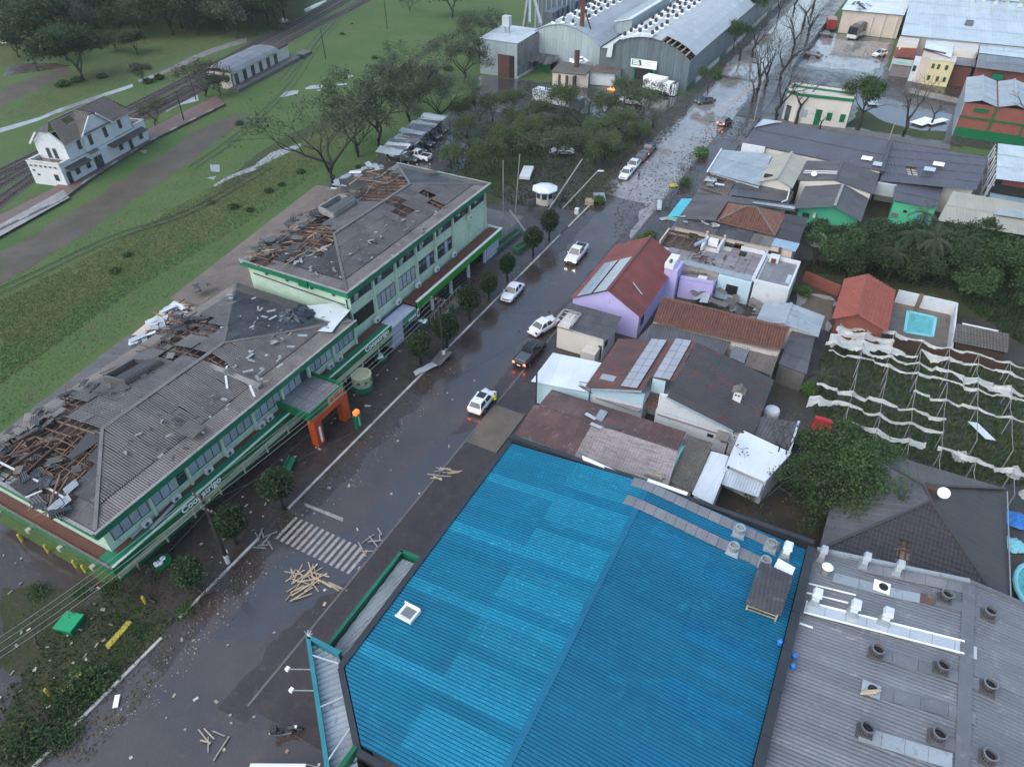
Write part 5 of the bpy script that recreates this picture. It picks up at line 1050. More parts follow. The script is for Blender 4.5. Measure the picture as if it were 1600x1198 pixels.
SKY = thing('roof_hatch','white framed hatch box lying on the left slope of the blue roof','hatch',(-19.5,21.6,5.8)); MB().hull8([(-20.15,21.15,5.75),(-18.9,21.05,5.85),(-18.8,22.15,5.85),(-20.05,22.25,5.75),(-20.2,21.1,6.05),(-18.9,21.0,6.2),(-18.8,22.2,6.2),(-20.1,22.3,6.05)]).build('body','white_paint',SKY); MB().hull8([(-19.95,21.3,6.08),(-19.05,21.2,6.19),(-19.0,21.95,6.19),(-19.9,22.05,6.08),(-19.95,21.3,6.1),(-19.05,21.2,6.21),(-19.0,21.95,6.21),(-19.9,22.05,6.1)]).build('lid','slab_grey',SKY)
for y in (21.0,22.2): MB().bar((-20.2,y + .05,6.1),(-18.85,y - .05,6.23),.1,.1).build('frame','letter_white',SKY)
MB().hull8([(-9.9,41.1,5.9),(-9.6,40.7,5.9),(-14.5,40.9,6.0),(-14.7,41.2,6.0),(-9.9,41.1,5.98),(-9.6,40.7,5.98),(-14.5,40.9,6.4),(-14.7,41.2,6.4)]).build('torn_flashing','letter_white',BR); MB().bar((-5.4,41.2,6.3),(-8.8,41.2,6.25),.35,.06).build('torn_flashing','letter_white',BR)
for k,(x,y) in enumerate(((4.0,31.3),(5.1,31.0),(5.15,30.2))): tag(MB().lathe((x,y,6.0 if k == 0 else 5.6),[(.16,0),(.18,.35),(.08,.5),(.05,.6)],10).build('gas_bottle','blue_bright'),'small blue bottle resting on the dark parapet between the two big roofs','bottle','blue bottles on the parapet')
# side canopies of the store
GC = thing('green_side_canopy','green edged side canopy with grey ribbed roof along the blue store','canopy',(-23.2,22,0)); roof(GC,[(-23.9,17.8,3.15),(-21.5,17.2,3.15),(-21.5,27.0,3.3),(-23.9,26.8,3.3)],'zinc_pale',w=1.1,L=2.6,pitch=.3,amp=.05)
MB().bar((-24.1,17.6,3.4),(-24.1,27.2,3.4),.25,.9).build('fascia','green_trim',GC); MB().bar((-24.2,27.15,3.4),(-21.6,27.3,3.4),.25,.9).build('fascia','green_trim',GC); MB().box(-23.9,-21.5,18,26.9,0,2.9).build('wall','concrete',GC)
BC = thing('blue_corner_canopy','teal edged corner canopy with pale ribbed roof at the bottom of the picture','canopy',(-20,13,0)); M('teal_trim',(.02,.16,.2),(.03,.2,.22),rough=.4)
cq = [P(486,1000,5.1),P(531,1026,5.1),P(556,1172,5.1),P(566,1250,5.1),P(522,1250,5.1)]; roof(BC,cq,'zinc_pale',w=1.2,L=14,pitch=.36,amp=.07,eave=cq[3] - cq[0])
ct = [P(481,994,5.7),P(531,1020,5.7),P(519,1250,5.7)]
for a,b in ((ct[0],ct[1]),(ct[0],ct[2])): MB().bar(a - V((0,0,.55)),b - V((0,0,.55)),.28,1.2).build('fascia','teal_trim',BC)
for f in (.13,.48,.8): p = ct[0].lerp(ct[2],f); q = cq[1].lerp(cq[2],f); MB().bar(p,q + V((0,0,.5)),.09).build('tie_bar','zinc_new',BC)
MB().prism([(p.x,p.y,0) for p in cq],(0,0,4.7)).build('wall','timber',BC); a,b = P(556,1165,5.9),P(520,1215,5.9); MB().bar(a - V((0,0,.6)),b - V((0,0,.6)),.3,1.3).build('green_panel','green_sign',BC)
for k in range(5): a = k * .7; MB().bar(ct[0],ct[0] + V((math.cos(a) * .35,math.sin(a) * .35,.25)),.03).build('spike','zinc_new',BC)
for k,(x,y) in enumerate(((-27.3,16.4),(-26.0,15.3))):
    t = thing('flood_lamp',('upper flood lamp on an arm by the teal corner canopy','lower flood lamp on an arm by the teal corner canopy')[k],'lamp',(x,y,3.9),0,'flood lamps on arms'); p = P(*((450,1045),(456,1078))[k],4.2); q = p + V((1.9,.9,.1)); MB().bar(p,q,.06).build('arm','zinc_pale',t); MB().box(p.x - .16,p.x + .1,p.y - .14,p.y + .14,p.z - .1,p.z + .12).build('head','letter_white',t)
# ---------------------------------------------------------------- big grey metal roof, right foreground
GK = thing('grey_metal_hall','wide hall with weathered grey ribbed roof full of vents in the right foreground','warehouse',(12,32,0)); MB().prism([(5,2,0),(30,2,0),(30,38,0),(19,42,0),(15,42.2,0),(5,40.8,0)],(0,0,5)).build('wall','concrete_dark',GK)
roof(GK,[(4.9,2,5.15),(4.9,41.1,5.15),(15.2,42.5,6.1),(14.9,2,6.1)],'zinc',w=1.1,L=5.2,pitch=.28,amp=.018,eave=(0,1,0),lift=.03)
roof(GK,[(32,2,4.7),(32,37,4.7),(19.2,42.4,5.75),(15.2,42.5,6.1),(14.9,2,6.1)],'zinc',w=1.1,L=5.2,pitch=.28,amp=.018,eave=(0,1,0),lift=.03)
MB().bar((14.95,2,6.2),(15.2,42.5,6.2),.8,.05).build('ridge_cap','zinc',GK); MB().bar((5.0,41.2,5.35),(15.2,42.55,6.25),.3,.3).build('verge_trim','zinc_pale',GK); MB().bar((15.2,42.55,6.25),(19.3,42.45,5.9),.3,.2).build('verge_trim','zinc',GK)
zk = lambda x: 5.15 + (x - 4.9) * .0945 if x < 15 else 6.1 - (x - 15) * .0825
def kstrip(x0,x1,y0,y1,wd,mat,name='skylight_strip',edge=False):
    n = max(1,round((x1 - x0) / 1.4))
    for k in range(n):
        a,b = x0 + (x1 - x0) * k / n,x0 + (x1 - x0) * (k + .985) / n; ya,yb = y0 + (y1 - y0) * k / n,y0 + (y1 - y0) * (k + 1) / n; za,zb = zk(a) + .09,zk(b) + .09
        MB().hull8([(a,ya - wd / 2,za),(b,yb - wd / 2,zb),(b,yb + wd / 2,zb),(a,ya + wd / 2,za)] + [(p[0],p[1],p[2] + .05) for p in ((a,ya - wd / 2,za),(b,yb - wd / 2,zb),(b,yb + wd / 2,zb),(a,ya + wd / 2,za))]).build(name,mat,GK)
    if edge:
        for s in (-1,1): MB().bar((x0,y0 + s * wd / 2,zk(x0) + .16),(min(x1,15),y1 + s * wd / 2,zk(min(x1,15)) + .16),.1,.08).build('strip_edge','letter_white',GK)
kstrip(6.5,10,39.1,39.3,.9,'zinc_pale'); kstrip(10,12.2,39.3,39.6,.85,'zinc_pale'); kstrip(12.2,13.1,39.7,39.8,.85,'rust_roof'); kstrip(13.2,16.4,39.9,40.1,.9,'zinc')
kstrip(5.1,15.8,35.6,36.6,1.0,'zinc_new',edge=True); kstrip(9.4,17,33.8,34.3,.85,'zinc'); kstrip(9.7,15.8,30.9,31.7,.9,'zinc'); kstrip(9.6,14.6,27.7,28.2,1.0,'zinc_pale'); kstrip(13.5,16.8,29.2,29.4,.8,'zinc')
kstrip(5.0,8.2,37.8,38.1,.12,'letter_white','sealing_strip'); kstrip(5.0,7.8,36.9,37.2,.12,'letter_white','sealing_strip'); kstrip(5.0,5.9,34.1,34.1,.14,'letter_white','sealing_strip')
kstrip(8.3,15.2,40.9,41.8,.9,'slab_grey','eave_flashing')
names = ('uppermost left','middle','right end','upper row near the ridge','upper row beyond the ridge','lowest left','lowest middle','lowest right')
for (x,y),nm in zip(((9.9,33.7),(13.7,34.2),(16.4,34.2),(13.7,40.2),(16.4,40.1),(9.9,27.9),(13.7,29.3),(16.4,29.3)),('left vent of the middle strip','middle vent of the middle strip','right vent of the middle strip','vent beside the rusty patch near the ridge','vent of the top row beyond the ridge','left vent at the bottom edge','middle vent at the bottom edge','right vent at the bottom edge')): turbine(x,y,zk(x) + .2,'dark open turbine ' + nm + ' of the grey hall','zinc_dark',.4,.6,dark=True)
for (x,y),nm in zip(((5.6,36.2),(8.1,36.3),(10.1,36.5)),('left','middle','right')): chimney_box(x,y,zk(x) + .2,nm + ' square white vent on the bright skylight strip',grp='square white vents')
for (x,y),nm in zip(((8.3,41.0),(10.5,41.2),(5.4,40.4)),('middle silver vent at the far edge of the grey hall','right silver vent at the far edge of the grey hall','leftmost silver vent at the far edge of the grey hall')): chimney_box(x,y,zk(x) + .15,nm,.8,'zinc_new')
t = thing('pipe_vent','single white capped pipe vent near the dark parapet','roof vent',(5.9,39.2,5.3)); MB().lathe((5.9,39.2,5.1),[(.28,0),(.26,1.0)],12).build('pipe','concrete',t); MB().lathe((5.9,39.2,6.1),[(.4,0),(.42,.06),(.3,.16)],12).build('cap','letter_white',t)
for (x,y,lab) in ((9.7,39.5,'white plate with open hole where a vent was torn off'),(9.9,30.9,'grey plate with open hole half covered by boards')):
    t = thing('vent_opening',lab,'roof opening',(x,y,zk(x))); z = zk(x) + .16; MB().hull8([(x - .55,y - .5,z),(x + .55,y - .5,z + .05),(x + .55,y + .5,z + .05),(x - .55,y + .5,z),(x - .55,y - .5,z + .06),(x + .55,y - .5,z + .11),(x + .55,y + .5,z + .11),(x - .55,y + .5,z + .06)]).build('plate',G['letter_white' if y > 35 else 'zinc_pale'],t); MB().lathe((x + .1,y,z + .05),[(.3,0),(.32,.1)],12).build('hole','void',t)
for k in range(3): tag(MB().bar((9.3 + k * .12,30.2 + k * .16,zk(9.6) + .35),(10.2 + k * .12,30.7 + k * .16,zk(9.8) + .4),.13,.05).build('board','timber_pale'),'pale board lying over the vent opening on the grey roof','board','boards over the vent opening')
# ---------------------------------------------------------------- station, rail shed
SA = math.atan2(4.9,21.1); ST0 = V((-117.8,65.3,0)); SM = Matrix.Translation(ST0) @ Matrix.Rotation(SA,4,'Z')
S = thing('station_house','white two storey railway station with steep tiled gables and balconies','station',ST0,SA)
def sl(x,y,z): return SM @ V((x,y,z))
class LMB(MB):
    def build(s,name,mat,par=None,**k):
        s.v = [tuple(SM @ V(p)) for p in s.v]; return MB.build(s,name,mat,par,**k)
WW = 'white_wall'
LMB().box(-6.4,0,0,21.6,0,3.4).build('ground_floor_wall',WW,S)
LMB().box(-6.3,-.15,.15,21.4,3.42,3.5).build('terrace_floor','paving_tan',S)
for b in ((-6.4,0,-.05,.2),(-6.4,-6.15,.2,3),(-.25,.05,.2,2.6),(-6.4,0,21.4,21.65),(-6.4,-6.15,18.4,21.4),(-.25,.05,18.9,21.4)): LMB().box(*b,3.4,3.95).build('balcony_parapet',WW,S); LMB().box(b[0] - .1,b[1] + .1,b[2] - .1,b[3] + .1,3.95,4.05).build('parapet_coping','cream_pale',S)
for k in range(6): LMB().box(-5.9 + k * .95,-5.6 + k * .95,-.2,-.04,3.2,3.45).build('corbel','concrete_dark',S)
LMB().box(-6.1,-.2,2.7,18.6,3.5,6.2).build('upper_wall',WW,S); LMB().box(-5.9,-.5,3,18,6.21,6.3).build('attic_floor','timber_dark',S)
for y in (2.6,18.5): m = LMB(); m.prism([(-6.1,y,3.5),(-.2,y,3.5),(-.2,y,6.4),(-2.5,y,8.3),(-3.8,y,8.3),(-6.1,y,6.4)],(0,.1,0)); m.build('gable_wall',WW,S)
m = LMB(); m.prism([(-.2,6.6,3.5),(-.2,13.4,3.5),(-.2,13.4,6.4),(-.2,10.6,8.6),(-.2,9.4,8.6),(-.2,6.6,6.4)],(.25,0,0)); m.build('cross_gable_wall',WW,S)
def sroof(pts,**k): roof(S,[sl(*p) for p in pts],'clay_grey',w=2,L=.42,pitch=.4,amp=.05,prof='k',one=True,name='roof_tiles',lift=.09,**k)
hs = [[Z(20,140,6.654)(*a) for a in ((510,310),(600,280),(620,330),(560,360))],[Z(20,140,6.654)(*a) for a in ((720,290),(760,280),(770,330),(730,340))]]
zr_ = 9.1
sroof([(.25,2.1,6.15),(.25,18.9,6.15),(-3.1,17.6,zr_),(-3.1,4.2,zr_)],holes=hs); sroof([(-6.5,2.1,6.15),(-6.5,18.9,6.15),(-3.1,17.6,zr_),(-3.1,4.2,zr_)])
sroof([(-1.9,2.2,8.05),(-4.4,2.2,8.05),(-3.1,4.2,zr_)]); sroof([(-.4,18.9,7),(-5.8,18.9,7),(-3.1,17.6,zr_)])
sroof([(.3,6.1,6.2),(-3.1,9.6,zr_),(.3,9.6,8.9)],eave=(1,0,0)); sroof([(.3,13.9,6.2),(-3.1,10.4,zr_),(.3,10.4,8.9)],eave=(1,0,0))
LMB().bar((-3.1,9.9,9.2),(.2,10.0,8.95),.3,.12).build('ridge_cap','clay_grey',S); LMB().bar((-3.1,4.2,9.22),(-3.1,17.6,9.22),.3,.12).build('ridge_cap','clay_grey',S)
for a,b in (((.35,6.1,6.1),(.35,9.2,8.7)),((.35,13.9,6.1),(.35,10.8,8.7)),((.3,2.1,6.05),(-2.0,2.1,8.1)),((-6.5,2.1,6.05),(-4.4,2.1,8.1))): LMB().bar(a,b,.16,.3).build('barge_board',WW,S)
for y0,y1 in ((.8,5.6),(11.2,20.6)):
    m = LMB(); m.hull8([(0,y0,3.0),(1.3,y0,2.6),(1.3,y1,2.6),(0,y1,3.0),(0,y0,3.1),(1.3,y0,2.7),(1.3,y1,2.7),(0,y1,3.1)]); m.build('platform_awning','tile_dark',S)
m = LMB(); m.hull8([(0,6.4,3.5),(.8,6.4,3.3),(.8,8.4,3.3),(0,8.4,3.5),(0,6.4,3.6),(.8,6.4,3.4),(.8,8.4,3.4),(0,8.4,3.6)]); m.build('door_awning','concrete_dark',S)
def swin(face,a0,a1,z0,z1,name='window'):
    if face == 'x': q = [(.03,a0,z0),(.09,a0,z0),(.09,a1,z0),(.03,a1,z0)]
    elif face == 'g': q = [(.06,a0,z0),(.12,a0,z0),(.12,a1,z0),(.06,a1,z0)]
    elif face == 'u': q = [(-.18,a0,z0),(-.12,a0,z0),(-.12,a1,z0),(-.18,a1,z0)]
    elif face == 'b': q = [(a0,2.5,z0),(a1,2.5,z0),(a1,2.59,z0),(a0,2.59,z0)]
    else: q = [(a0,-.08,z0),(a1,-.08,z0),(a1,-.01,z0),(a0,-.01,z0)]
    m = LMB(); m.hull8(q + [(x,y,z1) for x,y,z in q]); o = m.build(name,'concrete_dark',S)
    cx = sum(p[0] for p in q) / 4; cy = sum(p[1] for p in q) / 4; q2 = [(cx + (x - cx) * (.86 if face in 'yb' else 1.3),cy + (y - cy) * (1.3 if face in 'yb' else .86),z0 + .08) for x,y,z in q]
    for j in range(2):
        m = LMB(); h = (z1 - z0 - .2) / 2; m.hull8([(x,y,z + j * (h + .04)) for x,y,z in q2] + [(x,y,z + j * (h + .04) + h) for x,y,z in q2]); m.build('pane','glass',o)
for a in (2.6,5.2,13.6,19.2): swin('x',a,a + .95,1.1,2.2)
for a,n in ((.6,'door'),(7.2,'door'),(8.2,'door'),(16.2,'door')): swin('x',a,a + .9,.1,2.3,n)
for a in (7.6,11.3): swin('g',a,a + .85,4.3,6.0)
swin('u',5.2,6.0,4.4,5.9); swin('u',15.4,16.2,4.4,5.9); swin('y',-1.9,-1.1,1.0,2.1); swin('y',-5.8,-5.4,2.3,2.6); swin('y',-5.2,-4.7,1.6,1.9)
for a in (-4.2,-2.9): swin('b',a,a + .65,3.7,5.4,'balcony_door')
PF = thing('station_platform','brown brick platform with stone edge in front of the station','platform',ST0)
pts = [P(*a) for a in ((-20,372),(95,317),(140,283),(235,223),(352,165),(338,152),(232,205),(130,262),(80,300),(-20,350))]
m = MB(); m.prism([(p.x,p.y,0) for p in pts],(0,0,.35)); m.build('deck',M('brick_deck',(.16,.085,.07),(.11,.07,.06),(.1,.1,.09),rough=.5,sc=.6,fine=.35),PF)
for a,b in zip(pts[:4],pts[1:5]):
    n = max(1,int((b - a).length / 1.8))
    for k in range(n): MB().bar(a.lerp(b,k / n) + V((0,0,.4)),a.lerp(b,(k + .94) / n) + V((0,0,.4)),.5,.14).build('edge_stone',G['concrete_dark' if k % 3 else 'concrete'],PF)
pxpoly('concrete_apron',[(-20,366),(100,300),(110,312),(-20,385)],.37,'concrete')
ls = thing('goods_shed','long white goods shed with curved grey roof beside the tracks','shed',(-134,128,0)); la = math.atan2(4.9,24.4); lm = Matrix.Translation(V((-131.4,117,0))) @ Matrix.Rotation(la,4,'Z')
q = lambda x,y,z: lm @ V((x,y,z))
m = MB(); m.hull8([q(*p) for p in ((-6,0,0),(0,0,0),(0,24.5,0),(-6,24.5,0),(-6,0,3.4),(0,0,3.4),(0,24.5,3.4),(-6,24.5,3.4))]); m.build('wall','cream_pale',ls)
for k in range(5):
    a0,a1 = -math.pi * .5 + .15 + k * (math.pi - .3) / 5,-math.pi * .5 + .15 + (k + 1) * (math.pi - .3) / 5; f = lambda a: (-3 + 3.9 * math.sin(a),3.3 + 1.1 * math.cos(a)); (xa,za),(xb,zb) = f(a0),f(a1)
    roof(ls,[q(xa,-.6,za),q(xa,19.5,za),q(xb,19.5,zb),q(xb,-.6,zb)],'zinc',w=2,L=2,pitch=.5,amp=.02)
for k in range(6): m = MB(); y = 1.2 + k * 3.3; m.hull8([q(*p) for p in ((-.02,y,.4),(.08,y,.4),(.08,y + 1.3,.4),(-.02,y + 1.3,.4),(-.02,y,2.8),(.08,y,2.8),(.08,y + 1.3,2.8),(-.02,y + 1.3,2.8))]); m.build('door','glass',ls)
m = MB(); m.hull8([q(*p) for p in ((-6,19.6,3.4),(.2,19.6,3.4),(.2,24.6,3.4),(-6,24.6,3.4),(-6,19.6,3.7),(.2,19.6,3.7),(.2,24.6,3.7),(-6,24.6,3.7))]); m.build('open_end','timber_dark',ls)
m = MB(); m.hull8([q(*p) for p in ((0.1,-2,0),(2.6,-2,0),(2.6,31,0),(.1,31,0),(0.1,-2,.7),(2.6,-2,.7),(2.6,31,.7),(.1,31,.7))]); m.build('loading_platform','concrete_dark',ls)
# ---------------------------------------------------------------- arched warehouses and the sheds in front of them
def arched(name,label,x0,x1,y0,y1,hw,hr,wallm,segs=9,hole=None,roofm='arch_roof',Ls=6):
    t = thing(name,label,'warehouse',((x0 + x1) / 2,y0,0)); pr = [(x0 + (x1 - x0) * k / segs,hw + (hr - hw) * math.sin(math.pi * k / segs) ** .8) for k in range(segs + 1)]
    for k in range(segs):
        (xa,za),(xb,zb) = pr[k],pr[k + 1]
        roof(t,[(xa,y0,za),(xa,y1,za),(xb,y1,zb),(xb,y0,zb)],G[roofm],w=2.2,L=9,pitch=.55,amp=.02,prof='t',holes=hole or (),eave=(0,1,0))
    n = 12
    for k in range(n):
        a,b = k / n,(k + 1) / n; xa,xb = x0 + (x1 - x0) * a,x0 + (x1 - x0) * b; z = lambda u: hw + (hr - hw) * math.sin(math.pi * min(max(u,0),1)) ** .8 - .12
        MB().prism([(xa + .02,y0 + .3,0),(xb - .02,y0 + .3,0),(xb - .02,y0 + .3,z(b)),(xa + .02,y0 + .3,z(a))],(0,.1 + .02 * (k % 2),0)).build('wall_sheet',G[wallm],t)
    return t
A1 = arched('arched_warehouse','left arched warehouse with pale front and rows of roof vents',-82,-63,164,300,6.3,10,'galv_wall_pale')
h2 = [[Z(920,0,6.142)(*a) for a in ((640,370),(790,380),(1040,515),(960,575),(800,460))]]
A2 = arched('arched_warehouse','right arched warehouse with torn roof corner and green white sign',-62,-41.2,161.6,300,6.6,10.2,'galv_wall',hole=h2)
for k in range(40): y = 162 + k * 3.4; MB().box(-41.3,-41.16 + .02 * (k % 2),y,y + 3.38,1.1,6.5).build('wall_sheet','galv_wall',A2)
for k in range(20): y = 162 + k * 6.8; MB().box(-41.3,-41.0,y,y + 6.7,0,1.05).build('plinth',G['cream_pale' if k % 4 else 'green_sign'],A2)
for k in range(8): a = .55 + k * .055; x = -62 + 20.8 * a; z = 6.6 + 3.6 * math.sin(math.pi * a) ** .8 - .35; MB().bar((x,161.9,z),(x,168,z),.2,.3).build('rafter','timber_pale',A2)
for k in range(3): MB().bar((-52,162.2 + k * 2,9.7),(-41.6,162.2 + k * 2,6.5),.2,.3).build('truss','timber_dark',A2)
MB().prism([(-61.6,161.4,6.9),(-57.8,161.4,9.2),(-57.2,161.4,9.4),(-58.5,161.4,8.2),(-59.2,161.4,7)],(0,.08,0)).build('peeled_sheet','steel_white',A2); MB().hull8([(-60.2,161.1,5.2),(-59,161.1,5.2),(-59,161.3,5.2),(-60.2,161.3,5.2),(-59.9,161.0,8),(-58.7,161.0,8.4),(-58.7,161.3,8.4),(-59.9,161.3,8)]).build('peeled_sheet','steel_white',A2)
for k in range(7): a = .22 + k * .05; x = -62 + 20.8 * a; z = 6.6 + 3.6 * math.sin(math.pi * a) ** .8; MB().hull8([(x,161.3,z),(x + 1.1,161.3,z + .1),(x + 1.1,164.5,z + .2),(x,164.5,z + .1),(x,161.3,z + .06),(x + 1.1,161.3,z + .2 + R() * .3),(x + 1.1,164.5,z + .3),(x,164.5,z + .2)]).build('peeled_sheet','steel_white',A2)
MB().box(-53.4,-49,161.5,161.88,0,3.9).build('gateway','void',A2); MB().box(-53.6,-53.2,161.3,161.9,0,4).build('gate_jamb','green_trim',A2); MB().box(-49.0,-48.6,161.3,161.9,0,4).build('gate_jamb','green_trim',A2)
SG = thing('warehouse_sign','green and white sign board above the warehouse gateway','sign',(-51,161.3,4)); MB().box(-54.3,-48.3,161.15,161.28,3.9,5.6).build('board','letter_white',SG); MB().prism([(-54.1,161.1,4.35),(-51.7,161.1,4.35),(-52,161.1,5.5),(-54,161.1,5.5)],(0,.04,0)).build('green_field','green_trim',SG)
for z,l in ((5.2,1.3),(4.85,1.5),(4.5,1.6)): MB().box(-53.8,-53.8 + l,161.06,161.1,z,z + .22).build('faded_line','letter_white',SG)
for z,l in ((5.2,1.5),(4.8,1.2),(4.4,1.4)): MB().box(-50.9,-50.9 + l,161.12,161.15,z,z + .12).build('faded_line','zinc_pale',SG)
# the raised link between the two arches
LK = thing('raised_link','raised pale metal strip of roof between the two arches','warehouse',(-62,188,0)); MB().prism([(-64,176,6.5),(-60,176,7),(-60,205,7),(-64,205,6.5)],(0,0,3.2)).build('wall','galv_wall_pale',LK); MB().hull8([(-64.4,175.6,9.1),(-59.8,175.6,10.2),(-59.8,205,10.2),(-64.4,205,9.1),(-64.4,175.6,9.3),(-59.8,175.6,10.4),(-59.8,205,10.4),(-64.4,205,9.3)]).build('roof_sheet','steel_white',LK)
def mini_vents(x0,x1,y0,y1,nx,ny,zf,grp,lab):
    first = None
    for i in range(nx):
        for j in range(ny):
            x = x0 + (x1 - x0) * i / max(1,nx - 1) + U(-.2,.2); y = y0 + (y1 - y0) * j / max(1,ny - 1) + (i % 2) * 1.2
            if first is None:
                t = thing('roof_vent',lab,'roof vent',(0,0,0),0,grp); MB().box(-.6,.6,-.5,.5,-.1,.15).build('base','letter_white',t); m = MB().lathe((0,0,.15),[(.3,0),(.42,.35),(.35,.75),(.12,.85)],8); m.build('drum','black_steel',t); first = t; place(t,(x,y,zf(x)))
            else: dup(first,(x,y,zf(x)))
za1 = lambda x: 6.3 + 3.7 * math.sin(math.pi * (x + 82) / 19) ** .8 + .1; za2 = lambda x: 6.6 + 3.6 * math.sin(math.pi * (x + 62) / 20.8) ** .8 + .1
mini_vents(-75.5,-70,172,250,4,20,za1,'small dark drum vents on the left arch','small dark drum vent on the left arched roof'); mini_vents(-56.5,-51,180,228,4,11,za2,'small dark drum vents on the right arch','small dark drum vent on the right arched roof'); mini_vents(-57,-51,163.5,174,3,4,za2,'drum vents near the torn edge','dark drum vent near the torn front edge of the right arch')
for k in range(3): t = thing('roof_vent',('left','middle','right')[k] + ' white vent at the front edge of the left arch','roof vent',(-75.5 + 2.4 * k,165.6,za1(-75 + 2.4 * k))); x = -75.5 + 2.4 * k; MB().box(x - .5,x + .5,165.1,166.1,za1(x),za1(x) + .3).build('base','letter_white',t); MB().lathe((x,165.6,za1(x) + .3),[(.3,0),(.4,.4),(.2,.8)],8).build('drum','black_steel',t)
RT = thing('rusty_tower','rusty elevator leg standing on the left arched roof','tower',(-69,167,9.6)); MB().bar((-69,167,9.4),(-69.2,167.4,17),1.0,.8).build('leg','rust_wall',RT); MB().bar((-66.5,166.4,9.2),(-68.9,167.2,13.5),.25).build('brace','timber_dark',RT); MB().box(-70.4,-67.6,166.4,168.4,15.5,18).build('head','rust_wall',RT)
SI = thing('grain_silo','tall ribbed steel silo with conveyor legs beyond the left arch','silo',(-88,187,0)); m = MB(); n = 28
m = MB(); m.lathe((-86.5,190,0),[(5.2,0),(5.2,11),(.6,13.2)],24); m.build('drum','galv_wall',SI)
for k in range(24): a = k * math.pi / 12; MB().bar((-86.5 + 5.22 * math.cos(a),190 + 5.22 * math.sin(a),0),(-86.5 + 5.22 * math.cos(a),190 + 5.22 * math.sin(a),11),.18).build('rib','galv_wall_pale',SI)
for a,b in (((-92.5,182.5,0),(-90,182,14)),((-84,170,8),(-90,182,13.5)),((-80,168,8.5),(-89.5,182,13))): MB().bar(a,b,.6).build('conveyor','zinc_pale',SI)
SI2 = thing('silo_hall','dark ribbed steel hall wall behind the left arch','warehouse',(-83,205,0)); MB().box(-84,-81.6,178,300,0,9).build('wall','galv_wall',SI2)
for k in range(30): MB().box(-81.6,-81.35,178 + k * 3,178.5 + k * 3,0,9).build('rib','black_steel',SI2)
MS = thing('metal_shed','tall pale metal shed with brown sliding door and twin pipe vent','shed',(-83,158,0)); 
for k in range(8): a,b = -88.4 + 9.7 * k / 8,-88.4 + 9.7 * (k + .99) / 8; MB().prism([(a,153,0),(b,153.1,0),(b,153.1,7.6),(a,153,7.6)],(0,.12,0)).build('wall_sheet','galv_wall_pale',MS)
for k in range(8): a,b = 153.2 + 12.6 * k / 8,153.2 + 12.6 * (k + .99) / 8; MB().box(-78.8,-78.68,a,b,.5,7.6).build('wall_sheet','slab_grey',MS)
MB().box(-78.95,-78.55,153.2,165.8,0,.5).build('plinth','cream_pale',MS); MB().box(-88.3,-78.9,153.3,166,0,7.4).build('core','galv_wall',MS)
roof(MS,[(-88.6,152.8,7.65),(-78.5,152.8,7.65),(-78.9,166.2,7.9),(-89.2,166.2,7.9)],'zinc_new',w=2,L=6,pitch=.5,amp=.015); MB().box(-83.6,-80.6,152.85,153.0,0,4.9).build('door','rust_wall',MS); MB().box(-80.6,-79.4,152.9,153.02,0,4.9).build('door_gap','void',MS)
for dx in (-.5,.5): MB().tube([(-85 + dx,160,7.6),(-85 + dx,160,9.2)],.3,8).build('pipe','zinc_pale',MS)
MB().box(-85.9,-84.1,159.3,160.7,9.2,11.4).build('vent_head','zinc_new',MS)
LN = thing('collapsed_lean_to','collapsed lean-to of buckled sheets against the left arch','shed',(-77,165,0))
for k in range(14): x,y = -81 + (k % 7) * 1.2,163.2 - (k // 7) * 2.2; roof(LN,[(x,y - 2,2.4 + U(-.4,.3)),(x + 1.15,y - 2,2.4 + U(-.4,.3)),(x + 1.15,y,3.4),(x,y,3.4)],G['fibre' if k % 3 else 'concrete_dark'],w=1.2,L=3,jit=.03)
MB().box(-81,-73.5,163.4,163.8,0,3.2).build('wall','timber_dark',LN); MB().box(-77.4,-74,160.9,161.1,0,2.2).build('green_panel','green_sign',LN)
SK = thing('cream_shack','small cream shack with broken white sheets on top beneath the arch','shed',(-66,156,0)); MB().prism([(-69.5,152.6,0),(-66,152.6,0),(-61.6,154.6,0),(-63.5,160,0),(-70.5,159.5,0)],(0,0,2.7)).build('wall','cream',SK); roof(SK,[(-69.9,152.2,2.8),(-62,153.6,2.8),(-62.5,160,3.2),(-70.8,159.8,3.2)],'clay_grey',w=1.2,L=1.6,pitch=.3,jit=.02); loose_sheets(SK,[Z(740,0,7.26)(*a) for a in ((1080,680),(1200,660),(1310,700),(1150,740))],3.3,9,'letter_white',size=(1,2.4)); MB().tube([(-66,158,3),(-66.2,158.3,6.5)],.6,10).build('dark_stack','timber_dark',SK)
for x in (-68,-66.2,-64.5): MB().box(x,x + .5,152.4,152.7 + (x + 68) * .25,0,2.6).build('post','timber_dark',SK)
AX = thing('white_annex','white annex with flat grey roof at the foot of the warehouse front','shed',(-59,159,0)); MB().prism([(-62.3,157.2,0),(-56.8,158.4,0),(-56.6,161.5,0),(-62.2,161.5,0)],(0,0,2.8)).build('wall','white_wall',AX); roof(AX,[(-62.6,156.4,2.85),(-56.3,157.6,2.85),(-56.4,161.6,3.1),(-62.5,161.6,3.1)],'fibre_old',w=1.2,L=3,pitch=.3); MB().bar((-56.2,157.6,.1),(-56.8,159,2.7),.2).build('brace','timber',AX)
FR = thing('rubbish_fire','small glowing fire in front of the white annex','fire',(-56.3,155.8,0)); 
